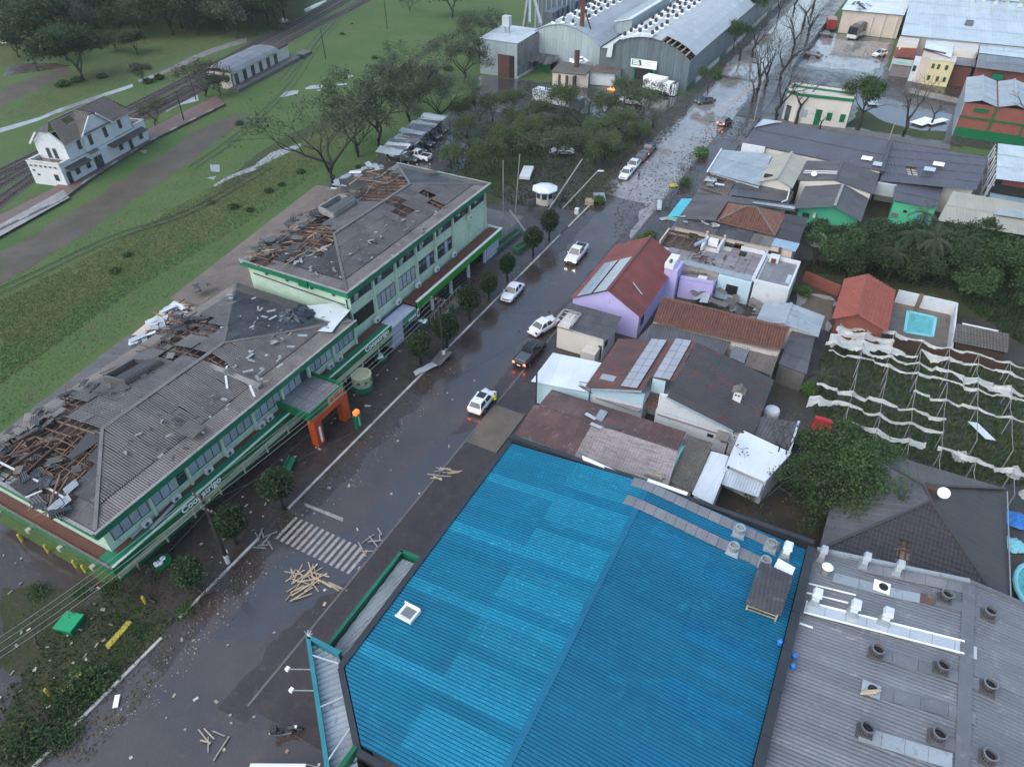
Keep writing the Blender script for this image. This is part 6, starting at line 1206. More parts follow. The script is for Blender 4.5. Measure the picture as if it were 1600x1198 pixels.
for k in range(4): x,y = -57 + k * .4,155.5 + U(0,.4); MB().hull8([(x - .3,y - .15,0),(x + .3,y - .15,0),(x + .3,y + .15,0),(x - .3,y + .15,0),(x - .05,y,.3 + R() * .5),(x + .05,y,.3),(x + .05,y + .02,.3),(x - .05,y + .02,.4)]).build('flame',M('flame',(1,.25,.06),emit=1.3),FR)
# ---------------------------------------------------------------- cross street corner and the yards beyond
CB = thing('cream_corner_house','cream corner house with green cornice, green door and shutters','house',(-12,155,0)); MB().prism([(-18.9,154.0,0),(-16.4,153.0,0),(-6.7,154.2,0),(-6.7,158.2,0),(-18.5,158,0)],(0,0,5.2)).build('wall','cream_pale',CB)
pts = [(-18.9,154.0),(-16.4,153.0),(-6.7,154.2),(-6.7,158.2),(-18.5,158)]
for i in range(5): a,b = pts[i],pts[(i + 1) % 5]; MB().bar((*a,5.5),(*b,5.5),.35,.55).build('cornice','green_trim',CB); MB().bar((*a,5.95),(*b,5.95),.25,.35).build('parapet','cream_pale',CB)
MB().prism([(p[0],p[1],5.25) for p in pts],(0,0,.1)).build('flat_roof','cream_pale',CB)
def skew(a,b,pts,name,mat):  # a panel on the slanted street front
    d = (V((*pts[1],0)) - V((*pts[0],0))); p,q = V((*pts[0],0)) + d * a[0],V((*pts[0],0)) + d * a[1]; n = V((d.y,-d.x,0)).normalized() * .06
    MB().hull8([p + n,q + n,q - n,p - n] and [v + V((0,0,b[0])) for v in (p + n,q + n,q - n,p - n)] + [v + V((0,0,b[1])) for v in (p + n,q + n,q - n,p - n)]).build(name,mat,CB)
fr = ((-16.4,153.0),(-6.7,154.2)); skew((.12,.23),(1.3,2.8),fr,'window','glass_sky'); skew((.38,.5),(.1,3.1),fr,'door','green_sign'); skew((.6,.7),(1.2,2.7),fr,'shutter','green_sign'); skew((.85,.95),(1.2,2.7),fr,'shutter','green_sign'); fr2 = ((-18.9,154.0),(-16.4,153.0)); skew((.2,.6),(.1,3),fr2,'door','glass')
OB = thing('brick_hall','orange brick hall with green base and pale blue sheet roofs','hall',(18,168,0)); MB().box(12.2,34,160.2,177,0,6.2).build('wall','brick_orange',OB); MB().box(12.1,34,160.05,160.19,0,1.7).build('base_band','green_sign',OB); MB().box(12.05,12.19,160,177,0,6.4).build('side_trim','zinc_pale',OB)
for x in (17.4,22.6): MB().box(x,x + .3,160.02,160.2,1.7,6.2).build('pilaster','green_sign',OB)
MB().box(12.1,34,160.0,160.19,3.6,3.85).build('band','green_sign',OB); MB().box(14,16.4,159.98,160.19,4.9,5.5).build('sign_board','green_sign',OB)
for x0,x1 in ((12.0,17.4),(17.7,23),(23.2,34)): gable(OB,x0,x1,159.8,177.4,6.25,7.0,'zinc_pale',oh=0,w=1.3,L=6,pitch=.5,amp=.015)
FA = thing('factory_hall','very large pale metal roofed factory with dark vents along its ridge','factory',(15,222,0)); MB().box(-2.4,60,206.5,300,0,6.6).build('wall','cream_pale',FA)
roof(FA,[(-2.8,205.2,6.8),(60,208.5,6.8),(60,246,9.5),(-3.8,240,9.5)],'zinc_new',w=3.2,L=9,pitch=.8,amp=.02,prof='t'); roof(FA,[(-3.8,240,9.5),(60,246,9.5),(60,300,6),(-3.8,290,6)],'zinc_new',w=3.2,L=9,pitch=.8,amp=.02,prof='t')
MB().hull8([(10,218,7.9),(11.9,218,7.9),(12,222,8.15),(10.3,222,8.15),(10,218,8.0),(11.9,218,8.0),(12,222,8.25),(10.3,222,8.25)]).build('dark_skylight','concrete_dark',FA)
for k in range(11): x = 0 + k * 2.7; y = 238.5 + (k % 2) * 2.5; t = chimney_box(x,y,9.5,'pale box vent along the ridge of the factory roof',1.6,'zinc_pale','vents along the factory ridge',2.0)
LO = thing('factory_lean_to','lower grey sheet roof in front of the factory at the right edge','shed',(24,199,0)); MB().box(14.2,60,191,206,0,5.4).build('wall','brick_orange',LO); roof(LO,[(13.8,189.5,5.4),(60,189.8,5.4),(60,199,6.1),(14,199,6.1)],'zinc',w=2,L=5,pitch=.5); roof(LO,[(14,199.1,6.15),(60,199.1,6.15),(60,206.3,6.5),(14.2,206.3,6.5)],'zinc_new',w=2,L=4,pitch=.5); MB().box(17.5,19.5,189.3,190.9,3.5,4.6).build('green_panel','green_trim',LO)
CF = thing('cream_factory_wing','tall plain cream wing between the white roof and the grey lean-to','building',(11,204,0)); MB().box(8.9,13.8,199,206,0,6.4).build('wall','cream_pale',CF); roof(CF,[(8.8,194,4.4),(14,194,4.4),(14,199,4.9),(8.8,199,4.9)],'zinc',w=1.5,L=4,pitch=.5); MB().box(9,13.6,194.4,199,0,4.2).build('porch_wall','rust_wall',CF)
WW_ = thing('white_roofed_workshop','workshop with stained white metal roof and broken front parapet','workshop',(6,199,0)); MB().box(3,8.7,193,206.4,0,5.6).build('wall','cream',WW_); roof(WW_,[(3,198.6,5.9),(8.8,193.6,5.9),(8.9,207.2,6.4),(2.8,206.8,6.4)],'steel_white',w=1.5,L=5,pitch=.5,amp=.012); MB().bar((2.8,198,6),(7.5,196,6),.4,.3).build('broken_parapet','timber_dark',WW_)
YB = thing('yellow_house','pale yellow two storey house with small dark windows','house',(7,196,0)); MB().box(4.9,9.8,192.5,197,0,5.2).build('wall',M('pale_yellow',(.6,.55,.3),(.5,.46,.27),rough=.6,sc=.5),YB); MB().box(4.8,9.9,192.4,197,5.2,5.5).build('cornice','cream_pale',YB)
for x in (5.5,6.6,8.2): win(YB,'y-',192.5,x,x + .6,3.5,4.5,1)
for x in (5.4,7.2,8.6): win(YB,'y-',192.5,x,x + .6,1.0,2.0,1)
PW = thing('white_front_house','low white house front with two dark square openings','house',(3.4,195,0)); MB().box(1.7,4.8,193.5,197,0,4.6).build('wall','white_wall',PW); win(PW,'y-',193.5,1.9,2.6,2.2,3.4,1,gm='void'); win(PW,'y-',193.5,3.0,4.2,2.0,3.2,1,gm='void')
OG = thing('orange_tiled_house','pink house with orange tiled lean-to and pale sign fascia','house',(-.6,198,0)); MB().box(-2.6,1.6,195.8,204,0,3.8).build('wall','slab_pink',OG); MB().box(-2.9,1.4,200.2,206.2,0,6.4).build('tall_wall','cream_pale',OG); roof(OG,[(-3.0,195.8,4.0),(1.8,196,4.0),(1.7,200.1,5.4),(-3,200.1,4.9)],'clay',w=2,L=.6,pitch=.45,amp=.05,prof='k',one=True,name='roof_tiles',lift=.08); MB().box(-2.7,1.6,195.4,195.78,2.7,3.9).build('sign_fascia','zinc_new',OG); MB().box(-2.0,.6,195.35,195.4,3.1,3.4).build('sign_mark','aqua',OG); a = ac(-2.3,199.4,4.9,lab='white air conditioner high on the pink cream wall')
WL = thing('white_roofed_depot','low depot with shining white roof behind the bus','warehouse',(-12,240,0)); MB().box(-19.2,-4.1,232.5,265,0,5.6).build('wall','cream',WL); roof(WL,[(-19.6,231.6,5.8),(-3.9,232,5.8),(-3.6,268,6.6),(-19.6,268,6.6)],'steel_white',w=2.4,L=8,pitch=.8,amp=.015,prof='t')
for x in (-11.5,-8.6,-5.4): MB().box(x,x + .4,232.1,232.5,0,5.4).build('pilaster','cream_pale',WL)
loose_sheets(WL,[Z(1250,0,7.985)(*a) for a in ((660,40),(860,20),(860,130),(680,120))],6.2,9,'black_steel',size=(1,3))
wall_run('street_fence','long leaning fence of white battens along the far kerb',[(-23.6,190),(-23.4,214),(-23.2,240)],1.6,'zinc_pale',.1,'fence')
wall_run('yard_wall','low stained wall with broken coping in front of the yellow house',[(2.5,184.5),(13.5,181)],1.0,'concrete',.3)
# far houses in the woods, top left
for k,(px,py,w_,d_,lab) in enumerate(((15,62,9,7,'half hidden house with pale sheet roof at the left edge'),(50,58,7,6,'small brick house with grey roof among the far trees'),(135,22,8,5,'pale roofed shed behind the far trees'),(360,14,12,5,'long white roofed shed at the top among the trees'),(195,8,10,6,'ruined pale house at the top left corner'))):
    p = P(px,py); h = thing('far_house',lab,'house',p); body(h,p.x - w_ / 2,p.x + w_ / 2,p.y - d_ / 2,p.y + d_ / 2,2.8,4,G['brick_orange' if k == 1 else 'cream_pale'],along='x'); gable(h,p.x - w_ / 2,p.x + w_ / 2,p.y - d_ / 2,p.y + d_ / 2,2.9,4.1,G['zinc_pale' if k != 1 else 'clay_grey'],along='x',w=1.6,L=3,pitch=.4,oh=.4); win(h,'y-',p.y - d_ / 2,p.x - 1,p.x,1,2,1)
# ---------------------------------------------------------------- wrecked carport, guard booth
CPT = thing('wrecked_carport','row of buckled pale carport roofs crushed behind the cooperative','carport',(-75,108,0))
for k in range(26):
    u = k / 25; x,y = -75.5 - 3.2 * u + U(-.3,.3),97.5 + 20.5 * u; z = U(1.9,2.8); r_ = U(-.25,.25)
    roof(CPT,[(x - 2.6,y - .5,z - .2 + U(-.4,.2)),(x + 2.4,y - .5 + r_,z + U(-.3,.3)),(x + 2.4,y + .9,z + .1 + U(-.3,.3)),(x - 2.6,y + .9,z + U(-.3,.3))],G[random.choice(('zinc_new','steel_white','zinc_pale','slab_grey'))],w=1.3,L=2,pitch=.3,jit=.06)
for k in range(8): y = 98 + k * 2.8; MB().bar((-73.2 - k * .3,y,0),(-73.4 - k * .3 + U(-.4,.4),y,2.3),.14).build('post','zinc',CPT)
GB = thing('guard_booth','octagonal cream guard booth with white faceted roof','booth',(-44.6,96.6,0)); m = MB(); m.lathe((-44.7,96.8,0),[(1.45,0),(1.45,2.4)],8); m.build('wall','cream_pale',GB); m = MB(); m.lathe((-44.7,96.8,2.4),[(2.1,0),(2.1,.18),(1.1,.55),(.05,.7)],8); m.build('roof','steel_white',GB)
for k in range(8):
    a = (k + .5) * math.pi / 4; c = V((-44.7 + 1.36 * math.cos(a),96.8 + 1.36 * math.sin(a),1.2)); e = V((-math.sin(a),math.cos(a),0)) * .38; n = V((math.cos(a),math.sin(a),0)) * .06
    MB().hull8([c - e - n,c + e - n,c + e + n,c - e + n] + [p + V((0,0,.85)) for p in (c - e - n,c + e - n,c + e + n,c - e + n)]).build('window','glass',GB)
wall_run('booth_wall','low dark stone wall beside the guard booth',[(-46.5,94.2),(-45.8,95.3)],1.2,'concrete_dark')
# ---------------------------------------------------------------- trees
def limb(rnd,mb,p,d,L,r,lev,mx,tips,sp,up,nb,sides):
    pts,rad = [p],[r]; k = 4; q = p.copy(); dd = d.copy()
    for i in range(k):
        dd = (dd + V((rnd.gauss(0,.16),rnd.gauss(0,.16),rnd.gauss(up * .12,.1)))).normalized(); q = q + dd * L / k; pts.append(q.copy()); rad.append(max(.02,r * (1 - .5 * (i + 1) / k)))
    mb.tube(pts,rad,sides,False)
    if lev >= mx: tips.append((pts[-1],dd)); tips.append((pts[2],dd)); return
    n = rnd.choice(nb)
    for i in range(n):
        a = rnd.uniform(0,6.28) if n > 1 else 0; a = i * 6.28 / n + rnd.uniform(-.5,.5)
        s = dd.cross(V((.3,.2,1))); s = s.normalized() if s.length > .05 else V((1,0,0)); t = dd.cross(s)
        nd = (dd + (s * math.cos(a) + t * math.sin(a)) * sp * rnd.uniform(.6,1.25) + V((0,0,up * .25))).normalized()
        st = pts[-1] if i < 2 else pts[3]
        limb(rnd,mb,st,nd,L * rnd.uniform(.6,.85),rad[-1] * .85,lev + 1,mx,tips,sp,up,nb,max(3,sides - 1))
def leaves(rnd,mb,c,size,nrm=None):
    a = V((rnd.gauss(0,1),rnd.gauss(0,1),rnd.gauss(0,.6))).normalized(); b = a.cross(V((rnd.gauss(0,1),rnd.gauss(0,1),rnd.gauss(0,1)))).normalized(); s = size * rnd.uniform(.6,1.3)
    mb.face([c - a * s * .6,c + b * s * .36,c + a * s * .6,c - b * s * .36])
def tree_proto(name,label,group,seed,h=8,trunk=.3,lev=3,sp=.7,up=.5,nb=(3,),leaf=0,lsize=.3,spread=.9,lmat='leaf_mid',bark='bark',t_h=.35,kids=3,cat='tree',white=False,droop=0):
    rnd = random.Random(seed); t = thing(name,label,cat,(0,0,0),0,group); mb = MB(); tips = []; z = h * t_h
    pts = [V((0,0,-.3))] + [V((rnd.gauss(0,.04) * h * k / 3 * .5,rnd.gauss(0,.04) * h * k / 3 * .5,z * k / 3)) for k in (1,2,3)]; mb.tube(pts,[trunk * 1.3,trunk,trunk * .85,trunk * .75],8,False)
    for i in range(kids):
        a = i * 6.28 / kids + rnd.uniform(-.4,.4); d = V((math.cos(a) * sp,math.sin(a) * sp,.6 + up * .4)).normalized(); limb(rnd,mb,pts[-1 - (i > 2)],d,h * (1 - t_h) * .48 * rnd.uniform(.85,1.15),trunk * .55,1,lev,tips,sp,up,nb,6)
    mb.build('trunk',G[bark],t,smooth=True,centre=False)
    if white: MB().tube([(0,0,.0),(0,0,.9)],[trunk * 1.33,trunk * 1.2],8).build('painted_base','whitewash',t)
    if leaf:
        lm = MB()
        for i in range(leaf):
            p,d = rnd.choice(tips); rr = spread * (rnd.random() ** .5); v = V((rnd.gauss(0,1),rnd.gauss(0,1),rnd.gauss(0,.8))).normalized() * rr; leaves(rnd,lm,p + v - V((0,0,droop * rnd.random())),lsize)
        lm.build('crown',G[lmat],t,centre=False)
    return t
def ball_proto(name,label,group,seed,r=1.4,rz=1.6,zc=2.9,trunk=.13,n=2600,ls=.2,lmat='leaf_topiary',white=False,lumps=9,fill=.55,cat='tree'):
    rnd = random.Random(seed); t = thing(name,label,cat,(0,0,0),0,group); mb = MB(); mb.tube([(0,0,-.2),(.04,.02,zc * .35),(.02,.05,zc)],[trunk * 1.2,trunk,trunk * .6],7)
    for k in range(6): a = k * 1.05; mb.tube([(0,0,zc * .55),(math.cos(a) * r * .5,math.sin(a) * r * .5,zc),(math.cos(a) * r * .75,math.sin(a) * r * .75,zc + rz * .4)],[trunk * .6,trunk * .4,.02],5)
    mb.build('trunk','bark_dark',t,smooth=True,centre=False)
    if white: MB().tube([(0,0,0),(0,0,1.0)],[trunk * 1.3,trunk * 1.2],8).build('painted_base','whitewash',t)
    L = [V((rnd.gauss(0,1),rnd.gauss(0,1),rnd.gauss(0,1))).normalized() for _ in range(lumps)]; lm = MB(); gp = [V((rnd.gauss(0,1),rnd.gauss(0,1),rnd.gauss(0,.7))).normalized() for _ in range(5)]
    for i in range(n):
        v = V((rnd.gauss(0,1),rnd.gauss(0,1),rnd.gauss(0,1))).normalized(); k = .82 + .2 * max(0,max(v.dot(l) for l in L) - .5) * 2; s = (fill + (1 - fill) * rnd.random()) * k * (1.12 if rnd.random() < .06 else 1)
        if max(v.dot(g_) for g_ in gp) > .93 and rnd.random() < .75: continue
        leaves(rnd,lm,V((v.x * r * s,v.y * r * s,zc + v.z * rz * s)),ls)
    lm.build('crown',G[lmat],t,centre=False); return t
def plant_at(proto,first,p,s=1,rz=None,label=None,group=None):
    rz = U(0,6.28) if rz is None else rz
    if first: place(proto,p,rz,s); o = proto
    else: o = dup(proto,p,rz,s)
    o.scale = (s * U(.9,1.12),s * U(.9,1.12),s * U(.9,1.14))
    if label: o['label'] = label
    if group: o['group'] = group
    return o
# clipped street trees in front of the cooperative
tp = ball_proto('street_tree','','clipped street trees along the cooperative kerb',1,n=3000)
rows = [((862,377),1.0,'clipped round street tree furthest up the row, next to the planter wall'),((837,400),.95,'clipped round street tree in front of the green planter'),((797,440),.85,'small clipped round street tree behind the parked white sedan'),((768,470),.92,'clipped round street tree just below the parked white sedan'),((738,502),1.0,'clipped round street tree beside the tan ramp'),((703,545),1.15,'big clipped street tree at the lilac lobby')]
for i,(p,s,l) in enumerate(rows): q = P(*p,.1); plant_at(tp,i == 0,(q.x - .4,q.y,.1),s,label=l)
tq = ball_proto('street_tree','','clipped street trees along the cooperative kerb',5,r=1.5,rz=1.4,zc=2.5,n=2600,ls=.24,lmat='leaf_dark',fill=.25)
for i,(p,s,l) in enumerate((((668,572),1.1,'ragged street tree below the big clipped tree'),((455,800),1.15,'ragged street tree above the zebra crossing'),((383,855),1.1,'ragged street tree left of the zebra crossing'),((318,925),.95,'ragged bushy tree at the corner of the pavement'))): q = P(*p,.1); plant_at(tq,i == 0,(q.x - .9,q.y,.1),s,label=l)
# large storm stripped trees behind the cooperative
bt = tree_proto('stripped_tree','large dark stripped tree leaning left at the edge of the rear roof','storm stripped trees behind the cooperative',21,h=12,trunk=.42,lev=4,sp=.85,up=.35,nb=(2,3),leaf=1500,lsize=.3,spread=1.1,lmat='leaf_grey',bark='bark_dark',t_h=.22,kids=4)
bt2 = tree_proto('stripped_tree','wide thinned tree with grey green leaves behind the wrecked carport','storm stripped trees behind the cooperative',22,h=11,trunk=.38,lev=4,sp=.8,up=.4,nb=(3,),leaf=6500,lsize=.3,spread=1.2,lmat='leaf_grey',bark='bark_dark',t_h=.25,kids=4)
plant_at(bt,True,P(520,285),1.15,.3); plant_at(bt2,True,P(592,228),1.1,1.0)
plant_at(bt,False,P(655,160),1.05,2.2,'tall stripped tree standing alone nearest the tall pale metal shed'); plant_at(bt2,False,P(560,245),.95,2.5,'thinned tree between the leaning stripped tree and the carport'); plant_at(bt2,False,P(690,195),.85,4.0,'thinned tree at the far end of the wrecked carport'); plant_at(bt2,False,P(750,95),.9,5.0,'thinned tree at the left corner of the pale metal shed'); plant_at(bt2,False,P(725,130),.8,.6,'lower thinned tree left of the wet warehouse yard'); plant_at(bt2,False,P(640,190),.95,3.2,'thinned tree above the middle of the wrecked carport')
# park trees
pk = tree_proto('park_tree','feathery green tree in the park between cooperative and warehouses','park trees',31,h=6.5,trunk=.2,lev=3,sp=.9,up=.35,nb=(3,4),leaf=5200,lsize=.24,spread=1.15,lmat='leaf_olive',bark='bark_dark',t_h=.28,kids=4)
pk2 = tree_proto('park_tree','half bare twisted tree in the park between cooperative and warehouses','park trees',33,h=7,trunk=.22,lev=4,sp=.9,up=.3,nb=(2,3),leaf=1500,lsize=.24,spread=1.0,lmat='leaf_grey',bark='bark_dark',t_h=.25,kids=4)
PKP = [(705,262),(735,240),(760,275),(730,215),(770,225),(800,245),(830,235),(865,265),(800,205),(840,200),(880,215),(905,240),(930,225),(905,200),(950,240),(965,215),(985,190),(945,190),(880,185),(840,180),(1005,175),(975,165),(920,172),(800,178),(770,190),(1020,200),(995,225),(940,262),(750,195),(720,190),(870,245),(1015,160)]
f1 = f2 = True
for i,p in enumerate(PKP):
    if i % 3 == 1: plant_at(pk2,f2,P(*p),U(.75,1.05)); f2 = False
    else: plant_at(pk,f1,P(*p),U(.6,.95)); f1 = False
# bare street trees along the far road and the corner house
br = tree_proto('bare_tree','dark bare tree','bare trees along the far street',41,h=9.5,trunk=.4,lev=4,sp=.75,up=.4,nb=(3,),bark='bark_dark',t_h=.3,kids=3)
br2 = tree_proto('bare_tree','dark bare tree','bare trees along the far street',42,h=9,trunk=.34,lev=4,sp=.85,up=.3,nb=(2,3),bark='bark_dark',t_h=.38,kids=3)
BT = [(br,(1212,188),1.1,'dark bare tree at the left end of the cream corner house'),(br2,(1243,194),.95,'dark bare tree in front of the cream corner house'),(br2,(1340,204),1.0,'bare tree at the right end of the cream corner house'),(br,(1410,214),1.0,'broad bare tree on the grass right of the cream corner house'),(br,(1238,84),1.0,'tall bare tree by the leaning white fence'),(br2,(1175,160),.7,'small bare tree on the kerb beside the red tail lights'),(br,(1182,148),1.25,'large tangled bare tree above the road'),(br,(1195,140),1.0,'second tangled bare tree above the road'),(br2,(1592,222),1.0,'bare tree in front of the orange brick hall'),(br2,(1280,204),.5,'tiny bare sapling before the green door'),(br,(1262,60),1.0,'bare tree at the left of the red truck'),(br2,(1255,40),1.0,'far bare tree near the top of the road'),(br,(1175,90),.9,'bare tree against the flank of the right arch'),(br2,(1155,95),.8,'slender bare tree at the warehouse verge'),(br,(1240,20),1.0,'bare tree at the very top of the road'),(br2,(1270,15),1.0,'bare tree beyond the red truck'),(br,(1215,30),.8,'bare tree on the left verge at the top of the road'),(br2,(1455,195),.6,'low bare tree by the loose white panels'),(br,(1218,130),1.0,'bare tree between the road and the wet parking lot')]
fr = {}
for pr,p,s,l in BT: plant_at(pr,id(pr) not in fr,P(*p),s,label=l); fr[id(pr)] = 1
gt = tree_proto('leafy_tree','single green crowned tree beside the cream corner house',None,51,h=8.5,trunk=.2,lev=3,sp=.7,up=.4,nb=(3,),leaf=4500,lsize=.32,spread=1.3,lmat='leaf_mid',bark='bark',t_h=.45,kids=3)
plant_at(gt,True,P(1338,200),1.15)
gt2 = dup(gt,P(1175,45),1.2,1.1,'dark leafy tree at the top between the right arch and the road'); dup(gt,P(1145,85),2.2,.9,'leafy tree pressed against the flank of the right arch'); dup(gt,P(1105,150),3.0,.7,'green bushy tree at the front corner of the right arch'); dup(gt,P(1190,20),4.0,1.1,'leafy tree at the very top of the warehouse verge')
# woods, upper left
dw = tree_proto('woodland_tree','dark leafy tree of the woods beyond the railway','woodland trees beyond the railway',61,h=9,trunk=.3,lev=3,sp=.8,up=.35,nb=(3,4),leaf=6000,lsize=.5,spread=1.7,lmat='leaf_dark',bark='bark_dark',t_h=.25,kids=4)
dw2 = tree_proto('woodland_tree','grey green loose tree of the woods beyond the railway','woodland trees beyond the railway',62,h=8,trunk=.25,lev=4,sp=.8,up=.35,nb=(2,3),leaf=5500,lsize=.45,spread=1.5,lmat='leaf_grey',bark='bark_dark',t_h=.25,kids=4)
WD = [(100,60),(60,40),(140,45),(175,30),(210,45),(250,30),(285,45),(320,30),(355,50),(390,35),(420,20),(20,20),(30,90),(75,12),(120,8),(160,4),(225,8),(265,5),(300,12),(340,5),(380,8),(440,8),(5,45),(230,25),(190,60),(310,55),(130,125),(370,60),(270,55),(110,30),(400,55),(445,30),(88,75),(345,25),(0,8),(48,0),(205,20),(420,40),(360,35)] + [(20 + 23 * k + 9 * (k % 3),66 - 1.4 * k - 14 * (k % 4)) for k in range(20)]
f1 = f2 = True
for i,p in enumerate(WD):
    if i % 4 == 3: plant_at(dw2,f2,P(*p),U(.8,1.3)); f2 = False
    else: plant_at(dw,f1,P(*p),U(.75,1.35)); f1 = False
for y in range(14): plant_at(dw,False,V((U(-330,-200),U(215,330),0)),U(1,1.5))
dd = dup(dw,P(707,28),1,1.0,'round dark tree standing alone in the green field near the top',''); dup(dw,P(215,85),2,.62,'low round tree with visible trunk left of the goods shed',''); dup(dw,P(182,80),3,.5,'small round tree beside the low round tree',''); dup(dw,P(105,95),3,.9,'large dark tree between the dirt lane and the woods','')
for o in (dd,): pass
br3 = tree_proto('red_twig_tree','bare reddish twigged tree beside the goods shed',None,71,h=8.5,trunk=.28,lev=4,sp=.8,up=.4,nb=(3,),leaf=1600,lsize=.3,spread=1.0,lmat='leaf_brown',bark='bark',t_h=.2,kids=5); plant_at(br3,True,P(322,152),1.0,1.0)
dup(br3,P(243,197),2.0,.6,'small reddish bare tree at the far end of the station'); dup(dw2,P(345,150),1.0,.5,'green bush at the corner of the goods shed',''); dup(dw2,P(225,128),1.0,.45,'low green tree beside the pale flooded lane',''); dup(br3,P(640,18),1.0,.55,'small brown tree near the top of the green field')
# shrubs and garden trees
sh = ball_proto('shrub','low dark shrub in the field','shrubs in the fields',81,r=1.5,rz=.7,zc=.45,n=900,ls=.34,lmat='leaf_mid',fill=.05,cat='shrub')
SHP = [(160,122,0.9),(100,135,1.2),(120,128,1.1),(95,85,1),(470,92,0.8),(430,45,1),(440,48,0.8),(232,130,1),(250,124,1),(450,40,0.7),(375,195,0.7),(390,330,0.54),(365,325,0.66),(330,318,0.48),(420,300,0.54),(200,400,0.48),(180,425,0.6),(440,290,0.48),(470,270,0.6),(560,262,0.48),(580,262,0.54),(535,55,0.5),(585,92,0.6),(550,38,0.3),(700,110,1),(735,160,1)]
for i,(x,y,s) in enumerate(SHP): plant_at(sh,i == 0,P(x,y),s)
gd = tree_proto('garden_tree','dense dark green tree in the back garden','trees of the back garden',91,h=7,trunk=.22,lev=3,sp=.85,up=.3,nb=(3,4),leaf=6500,lsize=.34,spread=1.15,lmat='leaf_dark',bark='bark_dark',t_h=.25,kids=5)
gm = tree_proto('garden_tree','bright green loose tree in the back garden','trees of the back garden',92,h=6,trunk=.18,lev=3,sp=.85,up=.3,nb=(3,),leaf=3200,lsize=.3,spread=1.1,lmat='leaf_mid',bark='bark',t_h=.25,kids=4)
GD = [(1290,400),(1330,405),(1365,410),(1310,425),(1350,420),(1400,412),(1390,425),(1435,418),(1480,415),(1270,415),(1345,440),(1430,440),(1480,440),(1520,470),(1560,440),(1540,400),(1600,400),(1515,410),(1580,470),(1620,450),(1610,500),(1512,402)]
GMI = (3,9,13,14,17,18,20)
f1 = f2 = True
for i,p in enumerate(GD):
    if i in GMI: plant_at(gm,f2,P(*p),U(.7,1.0)); f2 = False
    else: plant_at(gd,f1,P(*p),U(.6,.95)); f1 = False
def palm_proto(name,label,group,seed,h=5,n=16,L=2.6):
    rnd = random.Random(seed); t = thing(name,label,'palm',(0,0,0),0,group); MB().tube([(0,0,-.2),(.1,0,h * .5),(.05,.1,h)],[.2,.16,.13],8).build('trunk','bark',t,centre=False); m = MB()
    for k in range(n):
        a = k * 2.4 + rnd.uniform(-.2,.2); el = rnd.uniform(-.2,1.0); pts = []; p = V((.05,.1,h)); d = V((math.cos(a) * math.cos(el),math.sin(a) * math.cos(el),math.sin(el)))
        for i in range(8): pts.append(p.copy()); p = p + d * L / 7; d = (d + V((0,0,-.24))).normalized()
        for i in range(1,8):
            s = (pts[i] - pts[i - 1]).normalized().cross(V((0,0,1))).normalized()
            for sg in (-1,1):
                for q in range(3): c = pts[i - 1].lerp(pts[i],q / 3); e = c + s * sg * .55 * (1 - abs(i - 4) / 6) + V((0,0,-.32)); m.face([c,c + (pts[i] - pts[i - 1]) * .22,e])
    m.build('fronds','palm_leaf',t,centre=False); return t
pm = palm_proto('palm_tree','drooping palm among the garden trees','palms of the back garden',7)
for i,(x,y,s) in enumerate(((1405,425,1.1),(1440,430,1.2),(1465,425,1.1),(1385,440,.8),(1425,390,1.0),(1490,415,.9))): plant_at(pm,i == 0,P(x,y),s)
bn = palm_proto('banana_plant','leafy palm like plant at the corner of the torn greenhouse',None,9,h=1.6,n=14,L=2.2); plant_at(bn,True,P(1278,610),1)
# tree mass between the white roofs and the dark hipped roof
mA = tree_proto('yard_tree','large twisted bare tree over the white flat roof',None,101,h=8,trunk=.35,lev=4,sp=.95,up=.15,nb=(2,3),leaf=500,lsize=.22,spread=.8,lmat='leaf_brown',bark='bark_dark',t_h=.22,kids=5); plant_at(mA,True,P(1228,770),1.0,2.0)
mB = tree_proto('yard_tree','bright leafy tree beside the dark hipped roof','leafy trees of the yard beside the dark hipped roof',102,h=7,trunk=.25,lev=3,sp=.8,up=.3,nb=(3,4),leaf=3600,lsize=.26,spread=.95,lmat='leaf_mid',bark='bark',t_h=.25,kids=5)
for i,(x,y,s,l) in enumerate(((1345,800,1.0,'tallest bright leafy tree beside the dark hipped roof'),(1290,830,.8,'leafy tree nearest the dark parapet corner'),(1330,760,.85,'leafy tree on the grey slope side of the hipped roof'),(1265,790,.75,'leafy tree under the twisted bare tree'),(1300,790,.8,'leafy tree in the middle of the yard clump'),(1385,830,.6,'low leafy tree at the foot of the hipped roof'))): plant_at(mB,i == 0,P(x,y),s,label=l)
mC = dup(gm,P(1290,720),1,.8,'loose olive tree between greenhouse and yard clump',''); dup(gd,P(1265,745),2,.6,'dark round tree beside the white house wall',''); dup(gm,P(1330,700),3,.4,'small loose tree at the tip of the hipped roof','')
bs = ball_proto('bush','bright green bush under the eave of the dark hipped roof','garden bushes',111,r=1.2,rz=.9,zc=.8,n=1300,ls=.22,lmat='leaf_bright',fill=.3,cat='bush')
